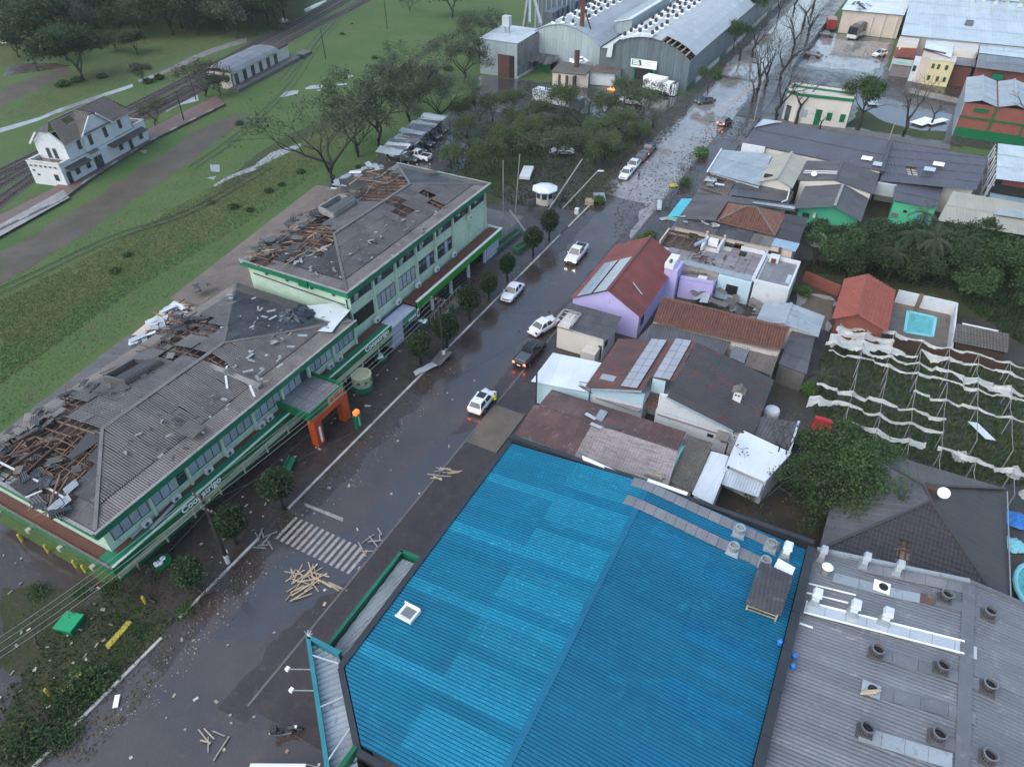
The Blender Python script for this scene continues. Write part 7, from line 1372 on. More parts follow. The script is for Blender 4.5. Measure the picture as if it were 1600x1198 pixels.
for i,(x,y,s,l) in enumerate(((1480,925,1.1,'bright green bush at the lower eave of the dark hipped roof'),(1505,935,.9,'second bright bush at the lower eave of the dark hipped roof'),(1175,775,.8,'bright bush under the corrugated awning'),(1410,735,.7,'bush between the greenhouse and the hipped roof'),(1262,615,.9,'bush beside the leafy palm like plant'),(1240,690,.8,'bush behind the white house end wall'),(1455,470,.6,'bush at the right end of the pool wall'),(1480,480,.6,'bush against the pool side wall'),(1255,462,.8,'bush beside the grey terrace wall'),(1215,460,.9,'dry weeds bush behind the tile roof'),(1195,455,.8,'second dry weeds bush behind the tile roof'),(1235,455,.8,'third dry weeds bush behind the tile roof'),(1070,290,.9,'bush in the debris by the cyan canopy'),(1015,375,1.0,'fallen green branches beside the purple house'),(1000,380,.8,'second fallen green branch by the purple house'),(1095,245,1.2,'bush under the blue street sign'),(935,318,.9,'fallen branches beside the pale board on the verge'),(1520,560,.5,'weed clump beneath the torn film'),(770,880,.01,''))):
    if l: plant_at(bs,i == 0,P(x,y),s,label=l)
# uprooted greenery, lower left
fb = ball_proto('fallen_branches','heap of torn green branches','heaps of fallen branches',121,r=2.2,rz=.7,zc=.35,n=1500,ls=.2,lmat='leaf_mid',fill=.02,cat='branches')
for i,(x,y,s,l) in enumerate(((140,1070,1.1,'bright heap of fallen branches at the kerb tip of the island'),(110,1095,.9,'fallen branches behind the kerb tip heap'),(40,1170,1.1,'large heap of fallen branches in the bottom left corner'),(100,1150,.8,'fallen branches next to the bottom left heap'),(215,985,.45,'low heap of branches beside the yellow kerb block'),(60,925,.6,'dark heap of branches near the green crate'),(130,925,.5,'heap of branches between crate and canopy'),(290,955,.5,'dark branches on the damp island corner'),(175,920,.6,'sparse branches under the canopy corner'))): plant_at(fb,i == 0,P(x,y),s,label=l)
ft = tree_proto('broken_limb','tangle of broken dark limbs','tangles of broken limbs',131,h=5,trunk=.12,lev=3,sp=.9,up=-.2,nb=(3,),leaf=300,lsize=.2,spread=.7,lmat='leaf_dark',bark='bark',t_h=.2,kids=5,cat='branches')
for i,(x,y,l) in enumerate(((60,1010,'tangle of broken limbs right of the bottom left wires'),(150,960,'tangle of broken limbs by the green crate'),(95,1130,'tangle of broken limbs in the bottom left corner'),(240,940,'tangle of broken limbs near the yellow bollard'),(310,940,'tangle of broken limbs at the pavement corner'),(1040,325,'tangle of broken limbs by the cyan canopy'),(1060,300,'tangle of broken limbs beside the yellow warning sign'),(1085,262,'tangle of broken limbs below the blue road sign'),(930,305,'tangle of broken limbs on the verge below the white cars'))):
    o = plant_at(ft,i == 0,P(x,y,.3),.7,label=l); o.rotation_euler = (U(1.2,1.6),0,U(0,6))
# grass and weeds as one uncountable cover each
def cover(name,n,where,hgt,mat,w_=.12):
    m = MB()
    for i in range(n):
        p = where(); h = hgt * U(.5,1.4); a = U(0,6.28); d = V((math.cos(a),math.sin(a),0)) * w_ * U(.6,1.4); l = V((U(-.5,.5),U(-.5,.5),1)) * h; m.face([p - d,p + d,p + l])
    o = m.build(name,mat); o['kind'] = 'stuff'; return o
fp = [(0,470),(150,395),(300,310),(420,240),(500,180),(600,160),(520,250),(400,340),(200,460),(0,600)]
def in_poly(poly):
    xs = [p[0] for p in poly]; ys = [p[1] for p in poly]
    def f():
        while True:
            x,y = U(min(xs),max(xs)),U(min(ys),max(ys))
            if inside(poly,x,y): return P(x,y,0)
    return f
cover('tall_weeds',14000,in_poly(fp),.22,'grass_blade',.075)
cover('field_grass',11000,in_poly([(0,440),(200,330),(400,200),(480,130),(560,20),(790,10),(740,150),(560,260),(430,330),(0,670)]),.13,'grass_blade',.08)
cover('greenhouse_weeds',9000,in_poly([(1280,560),(1330,520),(1600,570),(1600,760),(1450,740),(1270,650)]),.35,'leaf_mid',.12)
cover('garden_weeds',9000,in_poly([(1255,425),(1300,365),(1600,370),(1600,540),(1508,480),(1492,455),(1405,442)]),.4,'leaf_dark',.16)
cover('park_weeds',8000,in_poly([(690,270),(760,190),(1000,170),(1020,210),(900,330),(800,320)]),.3,'leaf_dark',.14)
cover('island_weeds',2500,in_poly([(20,1198),(165,1090),(270,975),(330,920),(300,890),(215,905),(110,960),(0,1090),(0,1198)]),.28,'leaf_mid',.09)
def rank_labels(key,marks,text_):
    os_ = [o for o in C.objects if o.get('label') == key]
    for o in os_:
        L = min(marks,key=lambda k: math.dist(marks[k],o.location[:2])); r = sorted(math.dist(marks[L],q.location[:2]) for q in os_).index(math.dist(marks[L],o.location[:2])) + 1
        o['label'] = text_ + (', nearest to ' if r == 1 else ', ' + nth(r) + ' nearest to ') + L
pkm = {'the guard booth': (-44.7,96.8),'the warehouse sign': (-51,161),'the wrecked carport': (-76,108),'the parked white cars': (-37,118),'the metal shed': (-80,155)}
gdm = {'the red tiled house': (4.2,83.5),'the mesh dish': (-3.6,96.6),'the beige flat roof': (12,110),'the brown tiled shed': (17,83)}
wdm = {'the station': (-121,76),'the goods shed': (-134,128),'the red dirt lane': (-165,95),'the top of the railway': (-163,204)}
for k,m_,t_ in (('feathery green tree in the park between cooperative and warehouses',pkm,'feathery green park tree'),('half bare twisted tree in the park between cooperative and warehouses',pkm,'half bare twisted park tree'),('dense dark green tree in the back garden',gdm,'dense dark back garden tree'),('bright green loose tree in the back garden',gdm,'bright loose back garden tree'),('drooping palm among the garden trees',gdm,'drooping palm among garden trees'),('dark leafy tree of the woods beyond the railway',wdm,'dark leafy tree of the woods'),('grey green loose tree of the woods beyond the railway',wdm,'grey green loose tree of the woods'),('low dark shrub in the field',{**wdm,'the cooperative': (-66,48),'the wrecked carport': (-76,108)},'low shrub in the field')): rank_labels(k,m_,t_)
# ---------------------------------------------------------------- vehicles
def strut(m,a,b,w=.04): m.bar(a,b,w)
def car(name,label,kind,paint,on=None,group=None):
    """kind: sedan, hatch, pickup, van. Built round the origin, nose towards +Y."""
    t = thing(name,label,'van' if kind == 'van' else 'pickup' if kind == 'pickup' else 'car',(0,0,0),0,group)
    pm_ = G[paint]
    L,Wd = {'sedan': (4.4,1.74),'hatch': (3.8,1.68),'pickup': (5.2,1.85),'van': (5.2,2.0)}[kind]; hw = Wd / 2; h = L / 2; zb = .28
    if kind == 'sedan': prof = [(-h,.55,.86),(-h + .12,.78,.95),(-h + .9,.92,1),(-.3,.9,1),(h - 1.25,.9,1),(h - .5,.8,.97),(h - .12,.66,.9),(h,.5,.78)]; cab = [(-h + .75,.9),(-h + 1.35,1.4),(.35,1.43),(h - 1.2,.88)]
    elif kind == 'hatch': prof = [(-h,.6,.88),(-h + .08,.9,.95),(-.5,.94,1),(h - 1.2,.94,1),(h - .5,.84,.96),(h - .1,.68,.88),(h,.5,.78)]; cab = [(-h + .1,.95),(-h + .45,1.48),(.2,1.52),(h - 1.05,.92)]
    elif kind == 'van': prof = [(-h,.9,.95),(-h + .05,1.15,.98),(h - .9,1.15,1),(h - .3,.95,.95),(h,.6,.85)]; cab = [(-h + .03,1.14),(-h + .12,2.05),(h - 1.5,2.1),(h - .6,1.1)]
    else: prof = [(-h,.95,.96),(-h + .05,1.02,.98),(-.55,1.04,1),(h - 1.5,1.04,1),(h - .5,.96,.96),(h - .1,.8,.9),(h,.6,.82)]; cab = [(-.75,1.02),(-.45,1.68),(.55,1.7),(h - 1.35,1.02)]
    b = MB(); rows = []
    for x,z,w_ in prof: W_ = hw * w_; rows.append([(-W_ * .9,x,zb),(-W_,x,zb + .2),(-W_,x,z - .14),(-W_ * .9,x,z),(W_ * .9,x,z),(W_,x,z - .14),(W_,x,zb + .2),(W_ * .9,x,zb),(-W_ * .9,x,zb)])
    b.strip(rows); b.face(rows[0][:-1]); b.face(list(reversed(rows[-1][:-1])))
    body_ = b.build('body',pm_,t)
    (y0,z0),(y1,z1),(y2,z2),(y3,z3) = cab; w0,w1 = hw * .9,hw * .72
    g = MB(); B = [(-w0,y0,z0),(w0,y0,z0),(w0,y3,z3),(-w0,y3,z3)]; T = [(-w1,y1,z1),(w1,y1,z1),(w1,y2,z2),(-w1,y2,z2)]; g.hull8([V(p) - V((0,0,.03)) for p in B] + T); g.build('cabin',pm_,t)
    def pane(nm,q,k=.9):
        q = [V(p) for p in q]; c = sum(q,V()) / 4; n = (q[1] - q[0]).cross(q[3] - q[0]).normalized()
        if n.dot(c - V((0,(y1 + y2) / 2,.9))) < 0: n = -n
        q = [c + (p - c) * k + n * .012 for p in q]; MB().face(q).build(nm,'car_glass',t)
    pane('windscreen',[B[3],B[2],T[2],T[3]],.9); pane('rear_window',[B[0],B[1],T[1],T[0]],.86)
    for s,(i,j) in ((-1,(0,3)),(1,(1,2))):
        b0,b1,t1,t0 = V(B[i]),V(B[j]),V(T[j]),V(T[i])
        if kind == 'van': pane('side_window',[b0.lerp(b1,.7),b1,t1,t0.lerp(t1,.72)],.85)
        else:
            pane('side_window',[b0,b0.lerp(b1,.48),t0.lerp(t1,.48),t0],.84); pane('side_window',[b0.lerp(b1,.5),b1,t1,t0.lerp(t1,.52)],.84)
    for sx in (-1,1):
        for yy in (h - .78,-h + .82):
            m = MB(); m.tube([(sx * (hw - .2),yy,.32),(sx * (hw + .015),yy,.32)],.33,14); wt = m.build('wheel','tyre',t); m = MB(); m.tube([(sx * (hw + .01),yy,.32),(sx * (hw + .028),yy,.32)],.2,12); m.build('rim','rim',wt)
        MB().box(sx * (hw + .02) - .09,sx * (hw + .02) + .09,y3 - .35,y3 - .2,z3,z3 + .14).build('mirror',pm_,t)
        fl = MB().box(sx * hw * .62 - .2,sx * hw * .62 + .2,h - .17,h - .03,.58,.72); fl.build('headlight',G['lamp_on' if on and 'h' in on else 'lamp_clear'],t)
        MB().box(sx * hw * .76 - .13,sx * hw * .76 + .13,-h - .02,-h + .12,.66,.86).build('taillight',G['tail_on' if on and 't' in on else 'lamp_red'],t)
    MB().box(-hw * .8,hw * .8,h - .08,h + .05,.34,.52).build('front_bumper',pm_ if kind != 'pickup' else 'trim_black',t); MB().box(-hw * .84,hw * .84,-h - .06,-h + .08,.36,.56).build('rear_bumper',pm_ if kind != 'pickup' else 'trim_black',t)
    MB().box(-.45,.45,h - .03,h + .015,.54,.64).build('grille','trim_black',t); MB().box(-.22,.22,-h - .075,-h - .06,.5,.62).build('number_plate','letter_white',t)
    if kind == 'pickup':
        MB().box(-hw * .78,hw * .78,-h + .16,-.85,1.02,1.055).build('load_bed','trim_black',t)
        for s in (-1,1): MB().bar((s * hw * .86,-h + .1,1.08),(s * hw * .86,-.8,1.08),.1,.1).build('bed_rail',pm_,t)
    return t
vs = car('parked_car','white sedan parked at the kerb beside the clipped trees','sedan','car_white',group='white cars on the street'); p = P(801,456,.5); place(vs,(p.x,p.y,.012),math.pi + .05)
vp = car('pickup_truck','white pickup truck with glowing headlights driving down the road','pickup','car_white','h'); p = P(901,396,.6); place(vp,(p.x,p.y,.012),math.pi + .05)
v = dup(vs,(0,0,0),0,1,'white sedan parked askew before the small white house'); p = P(850,508,.6); place(v,(p.x,p.y,.012),-.28)
vb = car('pickup_truck','black pickup truck with covered bed parked below the white sedan','pickup','car_black','t'); p = P(828,550,.7); place(vb,(p.x,p.y,.012),-.04); MB().hull8([(-.72,-2.4,1.05),(.72,-2.4,1.05),(.72,-.8,1.05),(-.72,-.8,1.05),(-.68,-2.35,1.13),(.68,-2.35,1.13),(.68,-.8,1.16),(-.68,-.8,1.16)]).build('bed_cover','car_grey',vb).matrix_parent_inverse = Matrix()
for s in (-.55,.55): MB().bar((s,-.4,1.76),(s,.5,1.77),.05).build('roof_rail','zinc',vb).matrix_parent_inverse = Matrix()
vh = car('hatchback_car','white hatchback with red tail lights lit stopped in the road','hatch','car_white','t'); p = P(754,627,.5); place(vh,(p.x,p.y,.012),.02); MB().box(-.45,.45,-.6,.3,1.5,1.53).build('roof_panel','car_glass',vh).matrix_parent_inverse = Matrix()
vr = car('driving_car','dark car with bright red tail lights far up the road','hatch','car_grey','t'); p = P(1133,191,.5); place(vr,(p.x,p.y,.012),-.25)
vg = car('parked_car','grey car standing at the warehouse verge under the cables','sedan','car_grey'); p = P(1102,158,.5); place(vg,(p.x,p.y,.012),math.pi - .7)
for pxx,lab in (((979,271),'nearest white car of the row parked along the far kerb'),((990,258),'second white car of the row parked along the far kerb')): p = P(*pxx,.5); v = dup(vs,(p.x,p.y,.012),math.pi + .06,1,lab)
vd = dup(vg,(0,0,0),0,1,'first dark car behind the white cars at the far kerb'); p = P(1003,245,.5); place(vd,(p.x,p.y,.012),.05); vd2 = dup(vb,(0,0,0),0,1,'black pickup at the far end of the kerb row'); p = P(1013,234,.5); place(vd2,(p.x,p.y,.012),.05)
vw = car('parked_car','white and green marked car half hidden under the park trees','sedan','car_white'); p = P(878,236,.5); place(vw,(p.x,p.y,.012),math.pi / 2 + .45)
for s in (-1,1): MB().box(s * .885 - .01,s * .885 + .01,-1.6,1.4,.5,.72).build('green_stripe','green_trim',vw).matrix_parent_inverse = Matrix()
v = dup(vh,(0,0,0),0,1,'white compact car parked by the orange tiled house'); p = P(1374,85,.5); place(v,(p.x,p.y,.016),math.pi / 2 + 1.0)
v = dup(vg,(0,0,0),0,1,'dark car parked by the leaning white fence'); p = P(1271,86,.5); place(v,(p.x,p.y,.016),math.pi / 2 - .3); v = dup(vg,(0,0,0),0,1,'dark car parked in front of the red truck'); p = P(1289,54,.5); place(v,(p.x,p.y,.016),math.pi / 2)
for pxx,l in (((655,248),'silver pickup under the near end of the wrecked carport'),((625,246),'silver pickup beside the roof corner')): p = P(*pxx,.6); o = dup(vp,(p.x - 1,p.y + 1,.014),math.pi / 2 + U(-.1,.1),1,l)
for k in range(5): u = k / 4; dup(vg,(-74 - 3 * u,101 + 15 * u,.014),-math.pi / 2 + U(-.1,.1),1,('first','second','third','fourth','fifth')[k] + ' grey car crushed under the buckled carport counted from the cooperative','cars under the wrecked carport')
for pxx,l,a in (((892,155),'white pickup by the glowing fire',1.2),((985,158),'white pickup behind the park trees before the gateway',1.6)): p = P(*pxx,.6); dup(vp,(p.x,p.y,.018),a,1,l)
vv = car('white_van','white van just entering at the bottom edge of the picture','van','car_white'); p = P(452,1222,1.0); place(vv,(p.x,p.y,.012),-1.1)
BU = thing('bus','dark roofed coach with white skirt parked in the wet lot','bus',(0,0,0)); m = MB(); m.hull8([(-1.25,-6,.4),(1.25,-6,.4),(1.25,6,.4),(-1.25,6,.4),(-1.25,-6,1.3),(1.25,-6,1.3),(1.25,6,1.3),(-1.25,6,1.3)]); m.build('lower_body','cream_pale',BU); m = MB(); m.hull8([(-1.24,-5.95,1.3),(1.24,-5.95,1.3),(1.24,5.95,1.3),(-1.24,5.95,1.3),(-1.15,-5.8,3.1),(1.15,-5.8,3.1),(1.15,5.8,3.1),(-1.15,5.8,3.1)]); m.build('window_band','car_glass',BU); MB().box(-1.1,1.1,-5.7,5.7,3.1,3.25).build('roof','concrete_dark',BU); MB().box(-.6,.6,-2,1,3.25,3.5).build('air_conditioner','concrete',BU)
for sx in (-1.2,1.2):
    for yy in (-3.6,3.8): m = MB(); m.tube([(sx - .12,yy,.5),(sx + .12,yy,.5)],.5,14); m.build('wheel','tyre',BU)
    MB().box(sx * .7 - .15,sx * .7 + .15,-6.04,-5.95,.8,1.0).build('headlight','lamp_clear',BU)
place(BU,(-13.6,231.4,.014),-.22)
RTK = thing('red_truck','red box truck parked under the bare trees at the far lot','truck',(0,0,0)); MB().box(-1.25,1.25,-2.6,2.2,.9,3.2).build('cargo_box','car_red',RTK); MB().box(-1.1,1.1,2.3,4.0,.6,2.5).build('cab','car_grey',RTK); MB().box(-1.0,1.0,3.7,4.05,1.5,2.3).build('windscreen','car_glass',RTK); MB().box(-1.1,1.1,-2.5,2.3,.6,.9).build('chassis','trim_black',RTK)
for sx in (-1.05,1.05):
    for yy in (-1.6,3.0): m = MB(); m.tube([(sx - .12,yy,.48),(sx + .12,yy,.48)],.48,12); m.build('wheel','tyre',RTK)
place(RTK,(-21.6,233.8,.014),.2)
WT = thing('white_box_truck','white box truck parked against the torn warehouse corner','truck',(0,0,0)); MB().box(-1.3,1.3,-2.2,2.6,.9,3.3).build('cargo_box','letter_white',WT); MB().box(-1.2,1.2,-3.9,-2.3,.7,2.7).build('cab','letter_white',WT); MB().box(-1.05,1.05,-3.95,-3.6,1.6,2.4).build('windscreen','car_glass',WT); MB().box(-1.1,1.1,-3.7,2.5,.5,.9).build('chassis','trim_black',WT)
for sx in (-1.1,1.1):
    for yy in (-2.9,1.5): m = MB(); m.tube([(sx - .12,yy,.48),(sx + .12,yy,.48)],.48,12); m.build('wheel','tyre',WT)
    MB().box(sx * .75 - .15,sx * .75 + .15,-3.95,-3.88,.9,1.1).build('headlight','lamp_clear',WT)
place(WT,(-47.2,158.6,.02),math.pi / 2 - .15)
CT = thing('scrap_container','white slatted container beside the box truck','container',(-44,158.2,0)); MB().box(-45.2,-42.4,157.4,159.4,.2,2.6).build('body','letter_white',CT)
for k in range(5): MB().box(-45 + k * .55,-44.8 + k * .55,157.3,157.4,.2,2.6).build('slat','slab_grey',CT)
MB().box(-45.1,-42.5,157.5,159.3,2.6,2.7).build('load','rubble',CT)
LTK = thing('long_truck','long white topped truck behind the park trees in the wet yard','truck',(0,0,0)); MB().box(-1.3,1.3,-4,5,1.0,3.2).build('cargo_box','steel_white',LTK); MB().box(-1.2,1.2,-6.2,-4.2,.7,2.9).build('cab','car_silver',LTK); MB().box(-1.1,1.1,-6,4.8,.5,1.0).build('chassis','trim_black',LTK)
for sx in (-1.1,1.1):
    for yy in (-5,2.5,4): m = MB(); m.tube([(sx - .12,yy,.5),(sx + .12,yy,.5)],.5,12); m.build('wheel','tyre',LTK)
p = P(868,168); place(LTK,(p.x,p.y,.02),math.pi / 2 - .1)
MC = thing('motorcycle','black motorcycle parked at the bottom by the teal canopy','motorcycle',(0,0,0))
for yy in (-.68,.68):
    m = MB(); n = 18; m.tube([(0,yy + .3 * math.cos(k * 6.2832 / n),.32 + .3 * math.sin(k * 6.2832 / n)) for k in range(n + 1)],.055,6); wl = m.build('wheel','tyre',MC); m = MB(); m.tube([(-.04,yy,.32),(.04,yy,.32)],.1,8); m.build('hub','rim',wl)
    for k in range(6): a = k * math.pi / 3; MB().bar((0,yy,.32),(0,yy + .27 * math.cos(a),.32 + .27 * math.sin(a)),.02).build('spoke','rim',wl)
MB().hull8([(-.12,-.1,.35),(.12,-.1,.35),(.12,.35,.3),(-.12,.35,.3),(-.12,-.1,.6),(.12,-.1,.6),(.12,.35,.6),(-.12,.35,.6)]).build('engine','zinc_dark',MC); MB().hull8([(-.14,0,.68),(.14,0,.68),(.1,.5,.72),(-.1,.5,.72),(-.1,.02,.9),(.1,.02,.9),(.08,.45,.95),(-.08,.45,.95)]).build('fuel_tank','car_black',MC); MB().hull8([(-.14,-.75,.74),(.14,-.75,.74),(.1,.05,.7),(-.1,.05,.7),(-.14,-.8,.84),(.14,-.8,.84),(.11,.04,.8),(-.11,.04,.8)]).build('saddle','trim_black',MC); MB().box(-.25,.25,-1.1,-.68,.8,1.15).build('top_box','trim_black',MC)
for s in (-1,1): MB().tube([(s * .08,.7,.32),(s * .1,.52,.8),(s * .1,.45,1.02)],.03,5).build('fork','rim',MC); MB().tube([(s * .1,.45,1.02),(s * .38,.38,1.08)],.025,5).build('handlebar','trim_black',MC)
MB().tube([(.16,.2,.3),(.2,-.4,.3),(.2,-.9,.4)],.05,6).build('exhaust','rim',MC); MB().box(-.1,.1,.5,.66,.82,.98).build('headlight','lamp_clear',MC)
place(MC,(-24.2,13.0,.012),-.95).rotation_euler = (0,.14,-.95)
# the person in the yellow vest at the car's side
def person(name,label,loc,rz,top,legs):
    t = thing(name,label,'person',(0,0,0)); J = {'pel': (0,0,.93),'sp': (0,.02,1.15),'ch': (0,.05,1.38),'nk': (0,.08,1.52),'hd': (0,.11,1.66),'top': (0,.11,1.76)}
    E = [('pel','sp'),('sp','ch'),('ch','nk'),('nk','hd'),('hd','top')]; rad = {'pel': .16,'sp': .15,'ch': .17,'nk': .065,'hd': .105,'top': .07}
    for s,n in ((-1,'l'),(1,'r')):
        J.update({n + 'hip': (s * .1,0,.88),n + 'kn': (s * .12,.05 + .06 * s,.48),n + 'an': (s * .13,.02 * s,.08),n + 'to': (s * .15,.16 + .02 * s,.04),n + 'sh': (s * .2,.05,1.42),n + 'el': (s * .28,.12,1.17),n + 'wr': (s * .2,.33,1.1),n + 'ha': (s * .17,.42,1.12)})
        rad.update({n + 'hip': .1,n + 'kn': .065,n + 'an': .045,n + 'to': .04,n + 'sh': .075,n + 'el': .05,n + 'wr': .035,n + 'ha': .04}); E += [('pel',n + 'hip'),(n + 'hip',n + 'kn'),(n + 'kn',n + 'an'),(n + 'an',n + 'to'),('ch',n + 'sh'),(n + 'sh',n + 'el'),(n + 'el',n + 'wr'),(n + 'wr',n + 'ha')]
    ks = list(J); me = bpy.data.meshes.new('person_skeleton'); me.from_pydata([J[k] for k in ks],[(ks.index(a),ks.index(b)) for a,b in E],[]); o = bpy.data.objects.new('tmp',me); C.objects.link(o)
    md = o.modifiers.new('s','SKIN'); sv = me.skin_vertices[0].data
    for i,k in enumerate(ks): sv[i].radius = (rad[k],rad[k]); sv[i].use_root = (k == 'pel')
    o.modifiers.new('u','SUBSURF').levels = 2; dg = bpy.context.evaluated_depsgraph_get(); m2 = bpy.data.meshes.new_from_object(o.evaluated_get(dg)); bpy.data.objects.remove(o)
    for mm in (top,legs,'skin','cloth_dark'): m2.materials.append(G[mm])
    for f in m2.polygons:
        z = f.center.z; f.use_smooth = True; f.material_index = (2 if z > 1.5 or (f.center.y > .3 and z > 1) else 0 if z > .92 else 1 if z > .12 else 3)
        if z > 1.68: f.material_index = 3
    m2.name = 'body'; b = bpy.data.objects.new('body',m2); C.objects.link(b); b.parent = t
    for s in (-1,1):
        for k in range(5): a = (k - 2) * .022; MB().tube([(s * .17 + a,.42,1.12),(s * .17 + a * 1.3,.5 - abs(k - 2) * .012,1.1),(s * .17 + a * 1.2,.53 - abs(k - 2) * .012,1.06)],.01,5).build('finger','skin',t)
    place(t,loc,rz); return t
p = P(774,634); person('person','person in a yellow high visibility vest standing beside the white hatchback',(p.x,p.y,.012),1.2,'hi_vis','cloth_dark')
p = P(998,280); person('person','person in dark clothes standing on the wet road near the parked white cars',(p.x,p.y,.02),2.5,'car_grey','cloth_dark')
# ---------------------------------------------------------------- torn greenhouse: posts, wires and rags of film
GX = [5.2,8.1,11.0,13.85,16.75,19.8,22.7]; GY = [79.7,77.6,75.2,72.6,69.7,64.2,61.4,57.9]
GHF = thing('greenhouse_frame','bare post frame of the storm torn greenhouse beside the pool','greenhouse',(12,70,0))
for x in GX:
    for y in GY:
        if y < 60 and x < 12: continue
        MB().tube([(x,y,0),(x + U(-.06,.06),y + U(-.06,.06),2.6)],.05,6).build('post','pole_grey',GHF)
    for a,b in zip(GY,GY[1:]):
        if R() < .75: MB().tube([(x,a,2.6),(x + U(-.1,.1),(a + b) / 2,2.6 - U(.02,.35)),(x,b,2.6)],.03,5).build('cross_wire','concrete',GHF)
def film(y,x0,x1,wfun,label,sag=.35,seed=0):
    rnd = random.Random(seed); m = MB(); rows = []; n = int((x1 - x0) / .22); ph = rnd.uniform(0,6); bs_ = [rnd.uniform(.3,1.9) for _ in range(12)]; bw_ = [rnd.uniform(.55,1.5) for _ in range(12)]
    for i in range(n + 1):
        x = x0 + (x1 - x0) * i / n; k = ((x - 5.2) / 2.9) % 1; bi = int((x + 2) / 2.9); s = sag * bs_[bi] * 4 * k * (1 - k); wd = (bw_[bi] * (1 - k) + bw_[bi + 1] * k) * max(.16,.95 * wfun((x - x0) / (x1 - x0)) * (.85 + .3 * rnd.random())); row = []; yo = .25 * math.sin(x * .9 + ph) * k * (1 - k) * 4
        for j in range(7): v = j / 6; row.append((x + rnd.uniform(-.03,.03),y + yo - v * wd * .9 + rnd.uniform(-.02,.02),2.68 - s - v * wd * .4 * (1 + .3 * math.sin(x * 2.3 + ph)) + .05 * math.sin(v * 9 + x * 1.7) + rnd.uniform(-.02,.02)))
        rows.append(row)
    tag(m.strip(rows).build('plastic_film','plastic_film'),label,'plastic film','rags of film on the greenhouse wires')
film(79.9,2.3,8.3,lambda u: 1.35 * (1 - u) + .25,'wide pale film sheet nearest the red tiled house',.3,1); film(79.7,8.2,24,lambda u: .35,'long twisted film rope on the first wire by the pool wall',.25,2)
film(78.2,2.0,8.2,lambda u: 1.2 * (1 - .3 * u),'second pale film sheet below the red tiled house',.3,3); film(76.4,1.6,10.8,lambda u: 1.35 * (1 - u) + .25,'third pale film sheet tapering to the right',.35,4); film(75.0,1.4,24,lambda u: .35 + .25 * math.sin(u * 7) ** 2,'film rope on the wire below the pale sheets',.35,5)
film(77.7,11,24,lambda u: .25 + .9 * max(0,1 - abs(u - .15) * 7),'film rope with a hanging triangle under the pool wall',.3,6); film(73.0,1.9,24,lambda u: .25,'thin film rope on the middle wire',.3,7); film(74.4,16.8,20,lambda u: .3 + .8 * u,'broad film rag hanging at the right middle post',.25,12)
film(69.6,10.8,24,lambda u: .28,'thin film rope in the centre right of the greenhouse',.3,8); film(66.4,1.7,14,lambda u: .35 + .5 * max(0,1 - abs(u - .35) * 3),'slack film strip above the red seat',.35,9); film(64.1,1.4,13.8,lambda u: .35 + .8 * max(0,.3 - u) * 3,'film strip beginning as a wide rag above the red seat',.3,10)
film(61.5,5.0,12.5,lambda u: .28 + .25 * u,'lowest film rope near the hipped roof',.3,11); film(61.6,13.5,24,lambda u: .4,'film rope passing the tip of the hipped roof',.3,13)
for (x,y,l,sd_) in ((15.8,62.6,'small film bundle caught above the hipped roof',4),(20.3,62.5,'large film bundle caught at the right margin',5),(21.4,60,'hanging film bundle beside the dark roof corner',6)): c = crumple('film_bundle',(x,y,1.2),.7,.7,1.1,'plastic_film',l,'plastic film',sd_,9)
tag(MB().hull8([(16.6,69.7,.5),(17.5,69.9,.5),(19.0,67.3,.9),(18.1,67.1,.9),(16.6,69.7,.55),(17.5,69.9,.55),(19.0,67.3,.95),(18.1,67.1,.95)]).build('roof_panel','steel_white'),'pale blue white metal panel blown onto the greenhouse wires','panel')
RS = thing('lounge_chair','red plastic lounge chair at the corner of the torn greenhouse','chair',(3.4,61.7,0)); MB().hull8([(2.4,61,.1),(4.4,61,.1),(4.4,62,.1),(2.4,62,.1),(2.5,61.1,.55),(4.3,61.1,.55),(4.3,62,.55),(2.5,62,.55)]).build('seat','red_plastic',RS); MB().hull8([(2.4,62,.1),(4.4,62,.1),(4.4,62.5,.1),(2.4,62.5,.1),(2.5,62.1,1.2),(4.3,62.1,1.2),(4.3,62.6,1.2),(2.5,62.6,1.2)]).build('backrest','red_plastic',RS)
# ---------------------------------------------------------------- poles, cables
def pole(name,label,base,top,r,mat,cat='pole',arms=(),group=None):
    t = thing(name,label,cat,base,0,group); b,tp_ = V(base),V(top); MB().tube([b,b.lerp(tp_,.5),tp_],[r,r * .85,r * .7],8).build('shaft',G[mat],t)
    for z,l,ax in arms:
        c = b.lerp(tp_,z); d = V(ax).normalized() * l / 2; MB().bar(c - d,c + d,.12,.14).build('crossarm','timber_dark',t)
        for k in (-.9,-.3,.3,.9): q = c + d * k; MB().lathe((q.x,q.y,q.z + .07),[(.05,0),(.06,.1),(.03,.18)],6).build('insulator','concrete',t)
    return t
b1 = P(357,880); pole('utility_pole','dark utility pole with white painted foot at the pavement edge',(b1.x,b1.y,0),(b1.x - .3,b1.y + .2,8.2),.17,'bark_dark',arms=((.97,1.8,(1,.1,0)),(.8,1.2,(1,.1,0)))); o = MB().tube([(b1.x,b1.y,0),(b1.x,b1.y,1.1)],[.2,.19],8); tag(o.build('pole_wrap','whitewash'),'torn white wrapping at the foot of the dark utility pole','wrapping')
b2 = P(694,560); pole('utility_pole','dark utility pole standing in front of the lilac lobby',(b2.x,b2.y,0),(b2.x - .4,b2.y + .3,8.0),.16,'bark_dark',arms=((.97,1.8,(1,.1,0)),)); MB().tube([(b2.x,b2.y,.1),(b2.x,b2.y,1.2)],[.22,.2],8).build('painted_base','whitewash',bpy.data.objects['utility_pole.001'])
